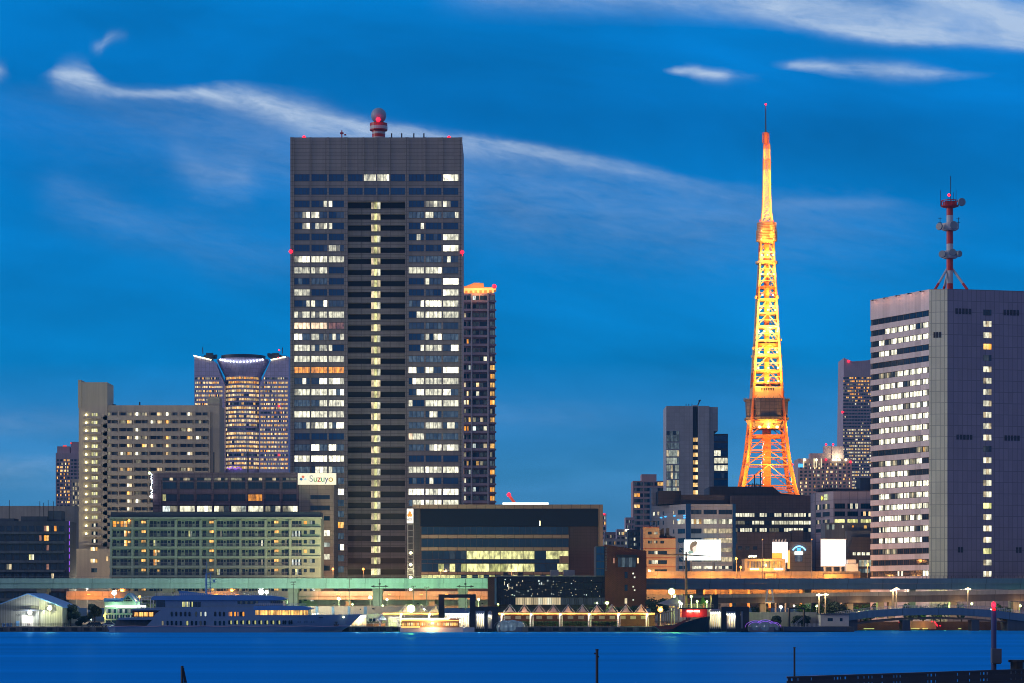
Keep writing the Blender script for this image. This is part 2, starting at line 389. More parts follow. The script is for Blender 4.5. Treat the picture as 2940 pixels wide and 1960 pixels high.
class MB:
    def __init__(s): s.v = []; s.f = []; s.g = []; s.m = []
    def face(s, pts, m=0, g=(0, 0, 0)):
        n = len(s.v); s.v += [tuple(p) for p in pts]; s.f.append(tuple(range(n, n + len(pts)))); s.m.append(m); s.g.append(g)
    def idx(s, f, m=0, g=(0, 0, 0)): s.f.append(tuple(f)); s.m.append(m); s.g.append(g)
    def hexa(s, P, m=0, g=(0, 0, 0)):             # P: 4 bottom then 4 top
        n = len(s.v); s.v += [tuple(p) for p in P]
        for f in ((0, 3, 2, 1), (4, 5, 6, 7), (0, 1, 5, 4), (1, 2, 6, 5), (2, 3, 7, 6), (3, 0, 4, 7)): s.idx([n + i for i in f], m, g)
        return s
    def box(s, x0, x1, y0, y1, z0, z1, m=0, g=(0, 0, 0)):
        return s.hexa([(x0, y0, z0), (x1, y0, z0), (x1, y1, z0), (x0, y1, z0), (x0, y0, z1), (x1, y0, z1), (x1, y1, z1), (x0, y1, z1)], m, g)
    def pbox(s, px0, px1, py0, py1, d, dep, m=0, g=(0, 0, 0)):  # a box whose front, at distance d, spans the given columns and rows
        return s.box(X(px0, d), X(px1, d), d, d + dep, Z(py1, d), Z(py0, d), m, g)
    def fbox(s, fc, u0, u1, z0, z1, o0, o1, m=0, g=(0, 0, 0)):
        return s.hexa([fc.p(u0, z0, o1), fc.p(u1, z0, o1), fc.p(u1, z0, o0), fc.p(u0, z0, o0), fc.p(u0, z1, o1), fc.p(u1, z1, o1), fc.p(u1, z1, o0), fc.p(u0, z1, o0)], m, g)
    def frect(s, fc, u0, u1, z0, z1, o, m=0, g=(0, 0, 0)):
        s.face([fc.p(u0, z0, o), fc.p(u1, z0, o), fc.p(u1, z1, o), fc.p(u0, z1, o)], m, g)
    def prism(s, poly, z0, z1, m=0, top=None):    # plan polygon, counter-clockwise
        n = len(s.v); k = len(poly)
        s.v += [(p[0], p[1], z0) for p in poly] + [(p[0], p[1], (z1 if top is None else top[i])) for i, p in enumerate(poly)]
        for i in range(k): s.idx((n + i, n + (i + 1) % k, n + k + (i + 1) % k, n + k + i), m)
        s.idx(range(n + k, n + 2 * k), m); s.idx(reversed(range(n, n + k)), m)
        return s
    def slab(s, pts, y0, y1, m=0):                # an (x, z) outline, counter-clockwise as seen from the water, given depth
        n = len(s.v); k = len(pts)
        s.v += [(p[0], y0, p[1]) for p in pts] + [(p[0], y1, p[1]) for p in pts]
        s.idx(range(n, n + k), m); s.idx(reversed(range(n + k, n + 2 * k)), m)
        for i in range(k): s.idx((n + (i + 1) % k, n + i, n + k + i, n + k + (i + 1) % k), m)
        return s
    def pslab(s, pts, d, dep, m=0): return s.slab([(X(a, d), Z(b, d)) for a, b in pts], d, d + dep, m)
    def tube(s, p, q, r0, r1=None, n=6, m=0, g=(0, 0, 0)):
        p, q = Vector(p), Vector(q); r1 = r0 if r1 is None else r1
        ax = (q - p).normalized(); a = ax.orthogonal().normalized(); b = ax.cross(a)
        k = len(s.v)
        for c, r in ((p, r0), (q, r1)):
            for i in range(n):
                t = 2 * math.pi * i / n; s.v.append(tuple(c + (a * math.cos(t) + b * math.sin(t)) * r))
        for i in range(n): s.idx((k + i, k + (i + 1) % n, k + n + (i + 1) % n, k + n + i), m, g)
        s.idx(reversed(range(k, k + n)), m, g); s.idx(range(k + n, k + 2 * n), m, g)
        return s
    def ball(s, c, r, nu=10, nv=6, m=0, sz=1.0, g=(0, 0, 0), sx=1.0):
        k = len(s.v)
        s.v.append((c[0], c[1], c[2] - r * sz))
        for j in range(1, nv):
            t = math.pi * j / nv - math.pi / 2
            for i in range(nu):
                a = 2 * math.pi * i / nu
                s.v.append((c[0] + r * sx * math.cos(t) * math.cos(a), c[1] + r * math.cos(t) * math.sin(a), c[2] + r * sz * math.sin(t)))
        s.v.append((c[0], c[1], c[2] + r * sz)); e = len(s.v) - 1
        for i in range(nu):
            s.idx((k, k + 1 + (i + 1) % nu, k + 1 + i), m, g); b = k + 1 + (nv - 2) * nu; s.idx((e, b + i, b + (i + 1) % nu), m, g)
            for j in range(nv - 2):
                q = k + 1 + j * nu; s.idx((q + i, q + (i + 1) % nu, q + nu + (i + 1) % nu, q + nu + i), m, g)
        return s
    def lathe(s, c, prof, n=20, m=0, g=(0, 0, 0)):  # prof: (radius, z) from the bottom up
        k = len(s.v)
        for r, z in prof:
            for i in range(n):
                a = 2 * math.pi * i / n; s.v.append((c[0] + r * math.cos(a), c[1] + r * math.sin(a), z))
        for j in range(len(prof) - 1):
            q = k + j * n
            for i in range(n): s.idx((q + i, q + (i + 1) % n, q + n + (i + 1) % n, q + n + i), m, g)
        s.idx(reversed(range(k, k + n)), m, g); q = k + (len(prof) - 1) * n; s.idx(range(q, q + n), m, g)
        return s
    def build(s, name, mats, parent=None, smooth=False, origin=None):
        if not isinstance(mats, (list, tuple)): mats = [mats]
        if parent is not None:
            r = parent
            while r.parent: r = r.parent
            off = Vector(r.location)
        elif origin is not None: off = Vector(origin)
        else:
            xs, ys, zs = zip(*s.v)
            off = Vector(((min(xs) + max(xs)) / 2, (min(ys) + max(ys)) / 2, min(zs)))
        me = bpy.data.meshes.new(name)
        me.from_pydata([tuple(Vector(p) - off) for p in s.v], [], s.f)
        for m in mats: me.materials.append(M[m] if isinstance(m, str) else m)
        me.polygons.foreach_set('material_index', s.m)
        if any(g != (0, 0, 0) for g in s.g) or any('pane' in str(m) or 'boat_glass' in str(m) for m in mats):
            at = me.color_attributes.new('glow', 'FLOAT_COLOR', 'CORNER')
            buf = []
            for f, g in zip(s.f, s.g): buf += [g[0], g[1], g[2], 1.0] * len(f)
            at.data.foreach_set('color', buf)
        if smooth: me.polygons.foreach_set('use_smooth', [True] * len(s.f))
        o = bpy.data.objects.new(name, me); COL.objects.link(o)
        if parent is not None: o.parent = parent
        else: o.location = off
        return o


def tag(o, label=None, cat=None, group=None, kind=None):
    if label: o['label'] = label
    if cat: o['category'] = cat
    if group: o['group'] = group
    if kind: o['kind'] = kind
    return o


def thing(name, label, cat, loc, group=None):
    o = bpy.data.objects.new(name, None); COL.objects.link(o); o.location = loc; o.empty_display_size = 2
    return tag(o, label, cat, group)


def at(px, d, z=1.65): return (X(px, d), d, z)


def twin(o, loc, label=None, group=None):       # a copy of a thing with copies of its parts and sub-parts
    c = o.copy(); COL.objects.link(c); c.location = loc
    if label: c['label'] = label
    if group: c['group'] = group
    def kids(a, b):
        for ch in list(a.children):
            k = ch.copy(); COL.objects.link(k); k.parent = b; kids(ch, k)
    kids(o, c)
    return c


def windows(parent, rows, glass='pane', frame='frame', cap=100, name='window', gap=.08):
    """rows: (wall, u0, u1, z0, z1, 'codes of the panes', offset). One mesh per window; past the cap the smallest ones go into one mesh."""
    rows = sorted(rows, key=lambda r: -abs((r[2] - r[1]) * (r[4] - r[3])))
    rest = MB(); nrest = 0
    for k, (fc, u0, u1, z0, z1, codes, o) in enumerate(rows):
        b = MB() if k < cap else rest
        b.fbox(fc, u0, u1, z0, z1, o - .25, o, 1)
        n = len(codes); wj = random.uniform(.66, 1.25); w = (u1 - u0) / n; g = min(gap, w * .12)
        for i, c in enumerate(codes):
            q = GL[c]; j = wj * random.uniform(.72, 1.25)
            gg = tuple(x * j for x in q)
            b.frect(fc, u0 + i * w + g / 2, u0 + (i + 1) * w - g / 2, z0 + g / 2, z1 - g / 2, o + .012, 0, gg)
        if k < cap: b.build(name, [glass, frame], parent)
        else: nrest += 1
    if nrest: rest.build(name, [glass, frame], parent)['kind'] = 'stuff'


def rcodes(n, lit, pool, dark='D', seed=None):
    rg = random if seed is None else random.Random(seed)
    return ''.join(rg.choice(pool) if rg.random() < lit else rg.choice(dark) for _ in range(n))


def light(kind, loc, col, power, size=.5, parent=None, rot=None, spot=None):
    d = bpy.data.lights.new('lamp_light', kind); d.energy = power; d.color = col
    if kind == 'AREA': d.size = size
    else: d.shadow_soft_size = size
    if spot: d.spot_size = spot; d.spot_blend = .6
    o = bpy.data.objects.new('lamp_light', d); COL.objects.link(o)
    loc = Vector(loc)
    if parent is not None:
        o.parent = parent; loc = loc - Vector(parent.location)
    o.location = loc
    if rot is not None: o.rotation_euler = rot
    return o


def text(name, s, size, loc, m, parent=None, align='CENTER', extrude=.03):
    cu = bpy.data.curves.new(name, 'FONT'); cu.body = s; cu.size = size; cu.align_x = align; cu.align_y = 'CENTER'; cu.extrude = extrude
    o = bpy.data.objects.new(name, cu); COL.objects.link(o)
    bpy.context.view_layer.update()
    me = bpy.data.meshes.new_from_object(o.evaluated_get(bpy.context.evaluated_depsgraph_get()))
    bpy.data.objects.remove(o); bpy.data.curves.remove(cu)
    me.materials.clear(); me.materials.append(M[m] if isinstance(m, str) else m)
    t = bpy.data.objects.new(name, me); COL.objects.link(t)
    loc = Vector(loc)
    if parent is not None:
        t.parent = parent; r = parent
        while r.parent: r = r.parent
        loc = loc - Vector(r.location)
    t.location = loc; t.rotation_euler = (R(90), 0, 0)
    return t


# ------------------------------------------------------------------ ground and water
QZ, QD = 1.65, 800.0
wm = bpy.data.materials.new('bay_water'); wm.use_nodes = True
t = wm.node_tree; wb = t.nodes['Principled BSDF']
geo = t.nodes.new('ShaderNodeNewGeometry')
mp = t.nodes.new('ShaderNodeMapping'); mp.inputs['Scale'].default_value = (.05, .16, 1)
t.links.new(geo.outputs['Position'], mp.inputs[0])
n1 = t.nodes.new('ShaderNodeTexNoise'); n1.inputs['Scale'].default_value = 1.0; n1.inputs['Detail'].default_value = 7; n1.inputs['Roughness'].default_value = .6
t.links.new(mp.outputs[0], n1.inputs['Vector'])
mp2 = t.nodes.new('ShaderNodeMapping'); mp2.inputs['Scale'].default_value = (.004, .035, 1)
t.links.new(geo.outputs['Position'], mp2.inputs[0])
n2 = t.nodes.new('ShaderNodeTexNoise'); n2.inputs['Scale'].default_value = 1.0; n2.inputs['Detail'].default_value = 5
t.links.new(mp2.outputs[0], n2.inputs['Vector'])
r2 = t.nodes.new('ShaderNodeMapRange'); r2.inputs[1].default_value = .3; r2.inputs[2].default_value = .7; r2.inputs[3].default_value = .76; r2.inputs[4].default_value = 1.2
t.links.new(n2.outputs['Fac'], r2.inputs[0])
vs = t.nodes.new('ShaderNodeVectorMath'); vs.operation = 'SCALE'; vs.inputs[0].default_value = (.0, .235, .64)  # diffuse blue stands in for sky reflected by the waves
t.links.new(r2.outputs[0], vs.inputs['Scale']); t.links.new(vs.outputs[0], wb.inputs['Base Color'])
wb.inputs['Roughness'].default_value = 1; wb.inputs['Specular IOR Level'].default_value = 0
bp = t.nodes.new('ShaderNodeBump'); bp.inputs['Strength'].default_value = .5; bp.inputs['Distance'].default_value = .6
t.links.new(n1.outputs['Fac'], bp.inputs['Height'])
gl = t.nodes.new('ShaderNodeBsdfGlossy'); gl.inputs['Color'].default_value = (.15, .6, .9, 1); gl.inputs['Roughness'].default_value = .42
t.links.new(bp.outputs[0], gl.inputs['Normal'])
mxs = t.nodes.new('ShaderNodeMixShader'); mxs.inputs[0].default_value = .16
t.links.new(wb.outputs[0], mxs.inputs[1]); t.links.new(gl.outputs[0], mxs.inputs[2]); t.links.new(mxs.outputs[0], t.nodes['Material Output'].inputs['Surface'])
w = MB(); w.face([(-2500, -400, 0), (2500, -400, 0), (2500, 905, 0), (-2500, 905, 0)])
tag(w.build('water', wm), kind='structure')
xe = X(2438, 812)
g = MB()
g.prism([(-4000, QD), (xe, QD), (xe, 846), (4000, 846), (4000, 9000), (-4000, 9000)], -3, QZ)
tag(g.build('ground', 'asphalt'), kind='structure')
q = MB()                                          # the quay face with its fenders, proud of the ground edge
q.box(X(-400, QD), xe - .02, QD - .6, QD - .02, -2, QZ + .05)
for k in range(86):
    x = X(-360, QD) + k * 4.0
    if x < xe - 4: q.box(x, x + 1.9, QD - .85, QD - .6, .35, 1.35, 1)
tag(q.build('quay', ['rubble', 'black']), kind='structure')


# ------------------------------------------------------------------ the big office tower with the radome
D = 1000
T = thing('office_tower', 'tallest grey granite office tower with dark central slot and a radome on top', 'office tower', at(1081, D))
fc = Front(836, 1326, D)
b = MB()
b.pbox(836, 998, 394, 1745, D, 42); b.pbox(1163.5, 1326, 394, 1745, D, 42)
b.pbox(998, 1163.5, 394, 578, D, 42)
b.build('wall', 'granite', T)
b = MB(); b.pbox(998, 1163.5, 578, 1745, D + 3.2, 38); b.build('recess_wall', 'black', T)
rows = []
bays_l = [(845, 891), (893, 941), (943, 988)]; bays_r = [(1173, 1219), (1221, 1268), (1272, 1317)]
pat = """DDDDDDdwwDDDDDDDllwlwlDD|ddlWwWddDDddggggwwggGggw|DDlwdwlwwDDDDDDwDDDDDDDD|DDDDDDDDDDDDDDwDDDdDwwww|DDDDDDDdwwldDDDDDDdDWwWw|lwWWwwwwwwwwggggggggdwdd
wwwwwlwwDDDDwwwwwwwWdddd|DgDDggggDDDDDDDDwdddWWWW|wwwwDDDDDDDDDDDDddDDWwww|DDdwwddWddddgddWWWWWwwww|wlwwwlwwwwwwDDwwwwwwwwww|ppppppPpqqqqddddgddgdddd
WWggwwglgwgwDDDgwDwWgggg|wwwwwgwwwDDDDDDwwwwwddWW|wwwwwwwwwwwwgggggggggggg|ooooooooooooWWddwwddWWWW|ddWdddWWwWWwDWwwwwwwwwww|lwwwwwwwwwgWDdWWwwwwWWgg
ggggggwwwwwwwDDDwwwwwwww|wwwwwwwwwwwwggggdWwdgggg|ggdwlwwWwgWWggggwwwwgwwg|bbbbbbbbbbbbpwwwgggggggg|ggggWWggWWggggggdwWWwWWw|WwWwWWWWWWWwbbbbbbbbbbbb
ggggdWWwwgggwwwwWwwwwwww|ggggggggggggbgbbbwbbbbbb|gggggggggwWWWWWWWwwWWWWW|gggggggggggggwwWWwWWwwww|ggggggggddggDDDDDDDDDDDD|ggggggggOOoyDDDDDDDDDDDD
ggggggggddggDDDDDDDDDDDD|gggggggggggWDDDDDDDDDDDD|ggggggggddggDDDDDDDDDDDD|ggggggggggggDDDDDDDDDDDD""".replace('\n', '|').replace('P', 'p').replace('G', 'g').split('|')
for i, p in enumerate(pat):
    yc = 585 + 31.8 * i
    for k, (a, c) in enumerate(bays_l + bays_r):
        cs = p[k * 4:k * 4 + 4]
        rows.append((fc, *fc.r(a, c, yc - 9.2, yc + 9), cs, .06))
for yc, codes in ((510, ['DDDD', 'DDDD', 'DDDD', 'DDDD', 'wwww', 'wwwW', 'DDDD', 'DDDD', 'DDDD', 'WWww']), (549, ['bbbb'] * 10)):
    for (a, c), cs in zip(bays_l + [(999, 1042), (1045, 1080), (1083, 1118), (1121, 1164)] + bays_r, codes):
        rows.append((fc, *fc.r(a, c, yc - 10, yc + 9.5), cs, .06))
windows(T, rows, 'pane_blue', gap=.14)
b = MB()                                          # proud vertical fins and joint lines
for px in (836, 842.5, 891.7, 941.7, 990, 995.5, 1165.5, 1171, 1219.6, 1270, 1318.5, 1325):
    b.fbox(fc, fc.at(px) - .35, fc.at(px) + .35, QZ, Z(394, D), 0, .4)
for px in (1043.5, 1081.5, 1119.5): b.fbox(fc, fc.at(px) - .3, fc.at(px) + .3, Z(578, D), Z(394, D), 0, .38)
b.build('fin', 'granite', T)
ff = Front(998, 1163.5, D + 3.2)
for i in range(34):                               # access balconies in the slot, each with its lit stair lobby
    yc = 625 + 31.8 * i
    u = ff.r(998, 1163.5, yc - 25, yc - 8.5)
    b = MB(); b.fbox(ff, u[0] + .05, u[1] - .05, u[2], u[3], .05, 1.6); b.build('balcony_front', 'recess', T)
lob = []
for i in range(34):
    yc = 593 + 31.8 * i
    lob.append((ff, *ff.r(1066, 1093, yc - 10.5, yc + 9), 'sNs' if i % 3 else 'sNw', 1.75))
windows(T, lob, name='stair_lobby_window')
b = MB(); b.lathe((X(1081, D), D + 16, 0), [(2.7, Z(394, D)), (2.7, Z(353, D))], 24); tw = b.build('radome_tower', 'red', T)
b = MB()
for y0, y1 in ((381, 373), (364, 358)): b.lathe((X(1081, D), D + 16, 0), [(2.75, Z(y0, D)), (2.75, Z(y1, D))], 24)
b.lathe((X(1081, D), D + 16, 0), [(3.68, Z(350, D)), (3.68, Z(341, D))], 24)
b.build('white_band', 'grey_white', tw)
b = MB(); b.lathe((X(1081, D), D + 16, 0), [(3.6, Z(353, D)), (3.6, Z(332, D))], 24); b.build('drum', 'red', tw)
b = MB(); b.ball((X(1081, D), D + 16, Z(309, D)), 22.5 / F * D, 28, 18); b.build('radome', 'dome', tw, smooth=True)
b = MB(); b.ball((X(1081, D), D + 12.2, Z(326, D)), .95); b.build('warning_light', 'g_red', tw)
light('POINT', (X(1081, D), D + 10.8, Z(325, D)), (1, .03, .05), 130, .4, T)
for px, py, o in ((872, 392, 1.5), (1289, 393, 1.5), (835, 722, -.5), (1327, 724, -.5)):
    b = MB(); b.ball((X(px, D), D + o, Z(py, D)), .8, 8, 6); b.tube((X(px, D), D + o + .4, Z(py, D) - 1.5), (X(px, D), D + o + .4, Z(py, D) - .6), .25); b.build('warning_light', 'g_red', T)
for px in (1123, 1152, 1187, 1216):
    b = MB(); b.tube((X(px, D), D + 4, Z(394, D)), (X(px, D), D + 4, Z(377, D)), .28); b.build('whip_antenna', 'dark', T)
b = MB(); x = X(980, D); b.tube((x, D + 3, Z(394, D)), (x, D + 3, Z(370, D)), .25); b.box(x - .7, x + .7, D + 2.5, D + 3.5, Z(380, D), Z(376, D)); b.box(x + 1, x + 1.8, D + 2.5, D + 3.5, Z(384, D), Z(381, D)); b.build('roof_mast', 'red', T)


# ------------------------------------------------------------------ other buildings
def building(name, label, cat, px0, px1, pyt, d, dep, m, wname='wall', extra=None, pyb=1745, group=None):
    t_ = thing(name, label, cat, at((px0 + px1) / 2, d), group)
    b_ = MB(); b_.pbox(px0, px1, pyt, pyb, d, dep)
    for e_ in extra or []: b_.pbox(*e_)
    b_.build(wname, m, t_)
    return t_, Front(px0, px1, d)


# tall cream apartment slab
D = 1020
T = thing('apartment_block', 'tall cream apartment slab with rows of balconies and a lift tower at its left', 'apartment block', at(430, D))
fc = Front(295, 630, D)
b = MB(); b.pbox(295, 630, 1163, 1745, D, 18); b.build('wall', 'cream', T)
b = MB(); b.pbox(226, 308, 1097, 1745, D - 1.5, 16); b.pbox(224, 233, 1090, 1170, D - 1.8, 12); b.pbox(596, 630, 1140, 1162, D + 2, 10); b.build('lift_tower', 'cream', T)
b = MB(); b.pbox(200, 316, 1575, 1745, D - 6, 12); b.build('podium', 'cream', T)
rows, rail = [], MB()
lit = ["c..lWl.yc..w..", "..lo..cyo...d.", "Y...w.....lY..", "y..ywl..o..ow.", "l..y.oy.y.....", "w.cOw...y..w..", "w...l.........", "o.Yo...y..lY..", "Y..l..........", "y..c..........", "...ol.........", "...ww.........", "...w.........."]
for r in range(17):
    yc = 1189.7 + 22.7 * r
    for k in range(7):
        a = 301.5 + 43.4 * k
        c = lit[r][2 * k:2 * k + 2].replace('.', 'D').replace('w', 'W').replace('y', 'Y').replace('o', 'O').replace('c', 'W') if r < 13 else 'DD'
        rows.append((fc, *fc.r(a + 1, a + 16, yc - 6, yc + 5), c[0] + ('D' if c[0] == 'D' else 'l'), .05))
        rows.append((fc, *fc.r(a + 20, a + 34, yc - 6, yc + 5), c[1] + ('d' if c[1] == 'D' else 's'), .05))
    for k in range(7):
        a = 301.5 + 43.4 * k
        rail.fbox(fc, *(fc.r(a - 1, a + 36, yc + 3.4, yc + 6.5)), 1.35, 1.5)
    rail.fbox(fc, *fc.r(297, 604, yc + 6.6, yc + 16.4), 0, 1.5)
    for k in range(8):
        a = 297 + 43.4 * k
        rail.fbox(fc, *fc.r(a, a + 3.2 + (k == 0) * 1, yc - 8, yc + 6.6), 0, 1.55)
windows(T, rows)
rail.build('balcony_front', 'cream', T)
f2 = Front(226, 308, D - 1.5)
rows = [(f2, *f2.r(263, 280, 1189.7 + 22.7 * r - 5, 1189.7 + 22.7 * r + 5), 'NwN' if r < 14 else 'Dw.', .05) for r in range(17)]
windows(T, rows, name='stair_window')
b = MB()
for r in range(17): b.fbox(f2, *f2.r(241, 292, 1189.7 + 22.7 * r + 5.5, 1189.7 + 22.7 * r + 12), 0, 1.3)
b.build('stair_balcony', 'cream', T)
for r in range(16):
    b = MB(); b.ball((X(250, D), D - 2.1, Z(1191.5 + 22.7 * r, D)), .42, 6, 4); b.build('balcony_lamp', 'g_yel', T)
f3 = Front(200, 316, D - 6)
windows(T, [(f3, *f3.r(260, 280, 1564 + 6 + 34 * k, 1575 + 6 + 34 * k), 'YWy', .05) for k in range(2)] + [(f3, *f3.r(305, 311, 1597, 1611), 'Y', .05), (f3, *f3.r(262, 279, 1631, 1643), 'Dg', .05)], name='podium_window')
for k, (px, py) in enumerate(((322, 1158), (396, 1156))):
    b = MB(); b.tube((X(px, D), D + 5, Z(1163, D)), (X(px, D), D + 5, Z(py - 5 * k, D)), .3 + .5 * (1 - k)); b.build('roof_vent', 'dark', T)

# distant crown-topped tower
D = 2200
T = thing('curved_skyscraper', 'distant curved skyscraper full of lit offices, its crown ringed with white lamps', 'skyscraper', at(694, D))
cx, mpp = X(693, D), D / F
b = MB()
b.pslab([(558, 1745), (644, 1745), (644, 1106), (614, 1036), (609, 1035), (558, 1023)], D - 4, 30)
b.pslab([(744, 1745), (829, 1745), (829, 1023), (821, 1024), (779, 1035), (776, 1038), (744, 1108)], D - 4, 30)
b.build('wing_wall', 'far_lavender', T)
def drum_face(r_, n=16):                          # vertical facets of the round middle body
    pts = [(cx + r_ * math.sin(a), D + 16 - r_ * math.cos(a)) for a in [R(-62 + 124 * i / n) for i in range(n + 1)]]
    return [Face(pts[i], pts[i + 1]) for i in range(n)]
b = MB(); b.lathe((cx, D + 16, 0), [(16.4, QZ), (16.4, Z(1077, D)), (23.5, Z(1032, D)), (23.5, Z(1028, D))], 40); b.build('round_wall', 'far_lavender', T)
b = MB(); b.lathe((cx, D + 16, 0), [(19.5, Z(1028, D)), (20, Z(1017, D))], 40); b.build('helipad', 'dark', T)
rows = []
for r in range(23):
    yc = 1072 + 12.25 * r
    for j, f_ in enumerate(drum_face(16.5)):
        q = .93 if r not in (7, 13, 19) else .2
        c = rcodes(1, q, 'sysYyYYs' if r not in (1, 2) else 'yyyo', 'Ddg')
        rows.append((f_, .15, f_.L - .15, Z(yc + 3.6, D), Z(yc - 3.4, D), c + c, .1))
for fcx, a0, a1 in ((Front(558, 644, D - 4), 560, 640), (Front(744, 829, D - 4), 748, 827)):
    for r in range(22):
        yc = 1086 + 12.25 * r
        n = 8
        for j in range(n):
            p0 = a0 + (a1 - a0) * j / n; p1 = a0 + (a1 - a0) * (j + .86) / n
            if a0 < 700 and p1 > 644 - max(0, (1112 - yc)) * .45: continue
            if a0 > 700 and p0 < 744 + max(0, (1112 - yc)) * .45: continue
            q = .85 if r not in (0, 8, 12, 18) else .25
            rows.append((fcx, *fcx.r(p0, p1, yc - 3, yc + 3), rcodes(3, q, 'ssYyyYso', 'Dddgl'), .1))
windows(T, rows, gap=.3)
for i in range(15):
    a = R(-52 + 104 * i / 14)
    b = MB(); b.ball((cx + 23.9 * math.sin(a), D + 16 - 23.9 * math.cos(a), Z(1030 + 11 * math.cos(a * 1.55), D)), .85, 7, 5); b.build('crown_lamp', 'g_pearl', T)
b = MB()
for s, px in ((-1, 600), (1, 790)):
    for k in range(14):
        x = X(px, D) + random.uniform(-6, 6) * 1.1; z = Z(1030 - random.uniform(2, 16), D)
        b.box(x - random.uniform(.6, 3.4), x + random.uniform(.6, 3.4), D + random.uniform(2, 8), D + 10, z - .8, z + random.uniform(.5, 1.4))
    b.box(X(px, D) - 3, X(px, D) + 3, D + 3, D + 9, Z(1032, D), Z(1012, D))
    b.tube((X(px - 19 * -s, D), D + 4, Z(1014, D)), (X(px - 20 * -s, D), D + 4, Z(996, D)), .4)
b.build('roof_crane', 'dark', T)
for px0, py0, px1, py1 in ((558, 1022, 608, 1034), (779, 1034, 821, 1025)):
    b = MB(); b.tube((X(px0, D), D - 4.3, Z(py0, D)), (X(px1, D), D - 4.3, Z(py1, D)), .45); b.build('edge_light', 'g_yel', T)
for px, py in ((803, 1006), (801, 1028), (802, 1167), (802, 1307)):
    b = MB(); b.ball((X(px, D), D - 4.6, Z(py, D)), .8, 7, 5); b.build('warning_light', 'g_red', T)
for k in range(9):
    b = MB(); b.ball((X(655 + k * 4.6, D), D - 1.5, Z(1344 + 2.5 * math.sin(k * 1.7), D)), .75, 6, 4); b.build('purple_lamp', 'g_purple', T)

# mauve office building with the sign on its roof corner
D = 950
T, fc = building('office_building', 'mauve tiled office building with eight bays and a row of lit windows', 'office building', 439, 858, 1356, D, 24, 'purple')
b = MB(); b.pbox(858, 958, 1362, 1745, D - 1, 24); b.build('end_block', 'taupe', T)
rows = []
lit3 = ['Cl', 'ww', 'wwWw', 'wld', 'wwt', 'www', 'ldw', 'lwW']
for k in range(8):
    a = 467 + 49.2 * k
    rows.append((fc, *fc.r(a, a + 40, 1419, 1438), 'NDDD' if k == 0 else 'oooo' if k == 5 else 'DDDD', .06))
    rows.append((fc, *fc.r(a, a + 43, 1452, 1468.5), lit3[k].replace('C', 'c'), .06))
    rows.append((fc, *fc.r(a, a + 40, 1384, 1403), 'bbbb', .06))
    rows.append((fc, *fc.r(a, a + 40, 1371, 1379), rcodes(4, .4, 'lsl', 'D'), .06))
windows(T, rows)
b = MB()
for k in range(9):
    a = 461 + 49.2 * k; b.fbox(fc, fc.at(a), fc.at(a + 2.6), QZ, Z(1378, D), 0, .9)
b.fbox(fc, 0, fc.at(858), Z(1449, D), Z(1440, D), 0, .6); b.fbox(fc, 0, fc.at(858), Z(1417, D), Z(1405, D), 0, .6)
b.build('pilaster', 'purple', T)
fe = Front(858, 958, D - 1)
rows = [(fe, *fe.r(891, 947, 1421, 1433), 'DDDDD', .05), (fe, *fe.r(891, 947, 1451, 1464), 'DDDDD', .05)]
for y0, y1, c in ((1481, 1494, 'D'), (1522, 1539, 'WW'), (1557, 1570, 'tt'), (1590, 1606, 'ww'), (1623, 1638, 'D')): rows.append((fe, *fe.r(930, 947, y0, y1), c, .05))
windows(T, rows, name='end_window')
for px in (612, 710):
    b = MB(); b.tube((X(px, D), D + 2, Z(1356, D)), (X(px, D), D + 2, Z(1297, D)), .28); b.build('roof_mast', 'dark', T)
b = MB()
LS = [(X(436, D) + random.uniform(-.4, .4), D - .6, Z(1360 + k * 2.7, D)) for k in range(27)]
for k in range(26): b.tube(LS[k], LS[k + 1], .14)
b.build('light_string', 'g_pearl', T)
b = MB(); b.ball((X(430, D), D - .8, Z(1358, D)), .55); b.build('roof_lamp', 'g_green', T)
b = MB(); b.ball((X(435, D), D - .8, Z(1425, D)), .6); b.build('roof_lamp', 'g_white', T)
S = thing('roof_sign', 'long white company sign with coloured letters and diamonds on the mauve office roof', 'sign', at(910, D - 2, Z(1391, D)))
b = MB(); b.pbox(855, 965, 1358, 1391, D - 2.2, .8); b.build('sign_board', glow('sign_board_lit', (1, .9, .64), .72), S)
b = MB()
for cxp, cyp, r_ in ((866, 1376, 5), (871.5, 1369.5, 5), (878, 1376.5, 4)):
    x, z, q = X(cxp, D), Z(cyp, D), r_ / F * D; y = D - 2.26
    b.face([(x - q, y, z), (x, y, z - q), (x + q, y, z), (x, y, z + q)], {866: 0, 871.5: 1, 878: 2}[cxp])
b.build('logo', [glow('logo_blue', (.05, .2, .4), .5), glow('logo_red', (.75, .18, .1), .6), glow('logo_pale', (.45, .65, .75), .7)], S)
for ch, px, c in (('S', 895, (.55, .6, .7)), ('u', 907, (.1, .5, .12)), ('z', 917.5, (.8, .1, .05)), ('u', 928, (.05, .5, .25)), ('y', 939, (.1, .12, .4)), ('o', 951, (.8, .5, .0))):
    text('letter', ch, 3.5, (X(px, D), D - 2.3, Z(1375.5, D)), glow('letter_ink', [q * .6 for q in c], .35), S)

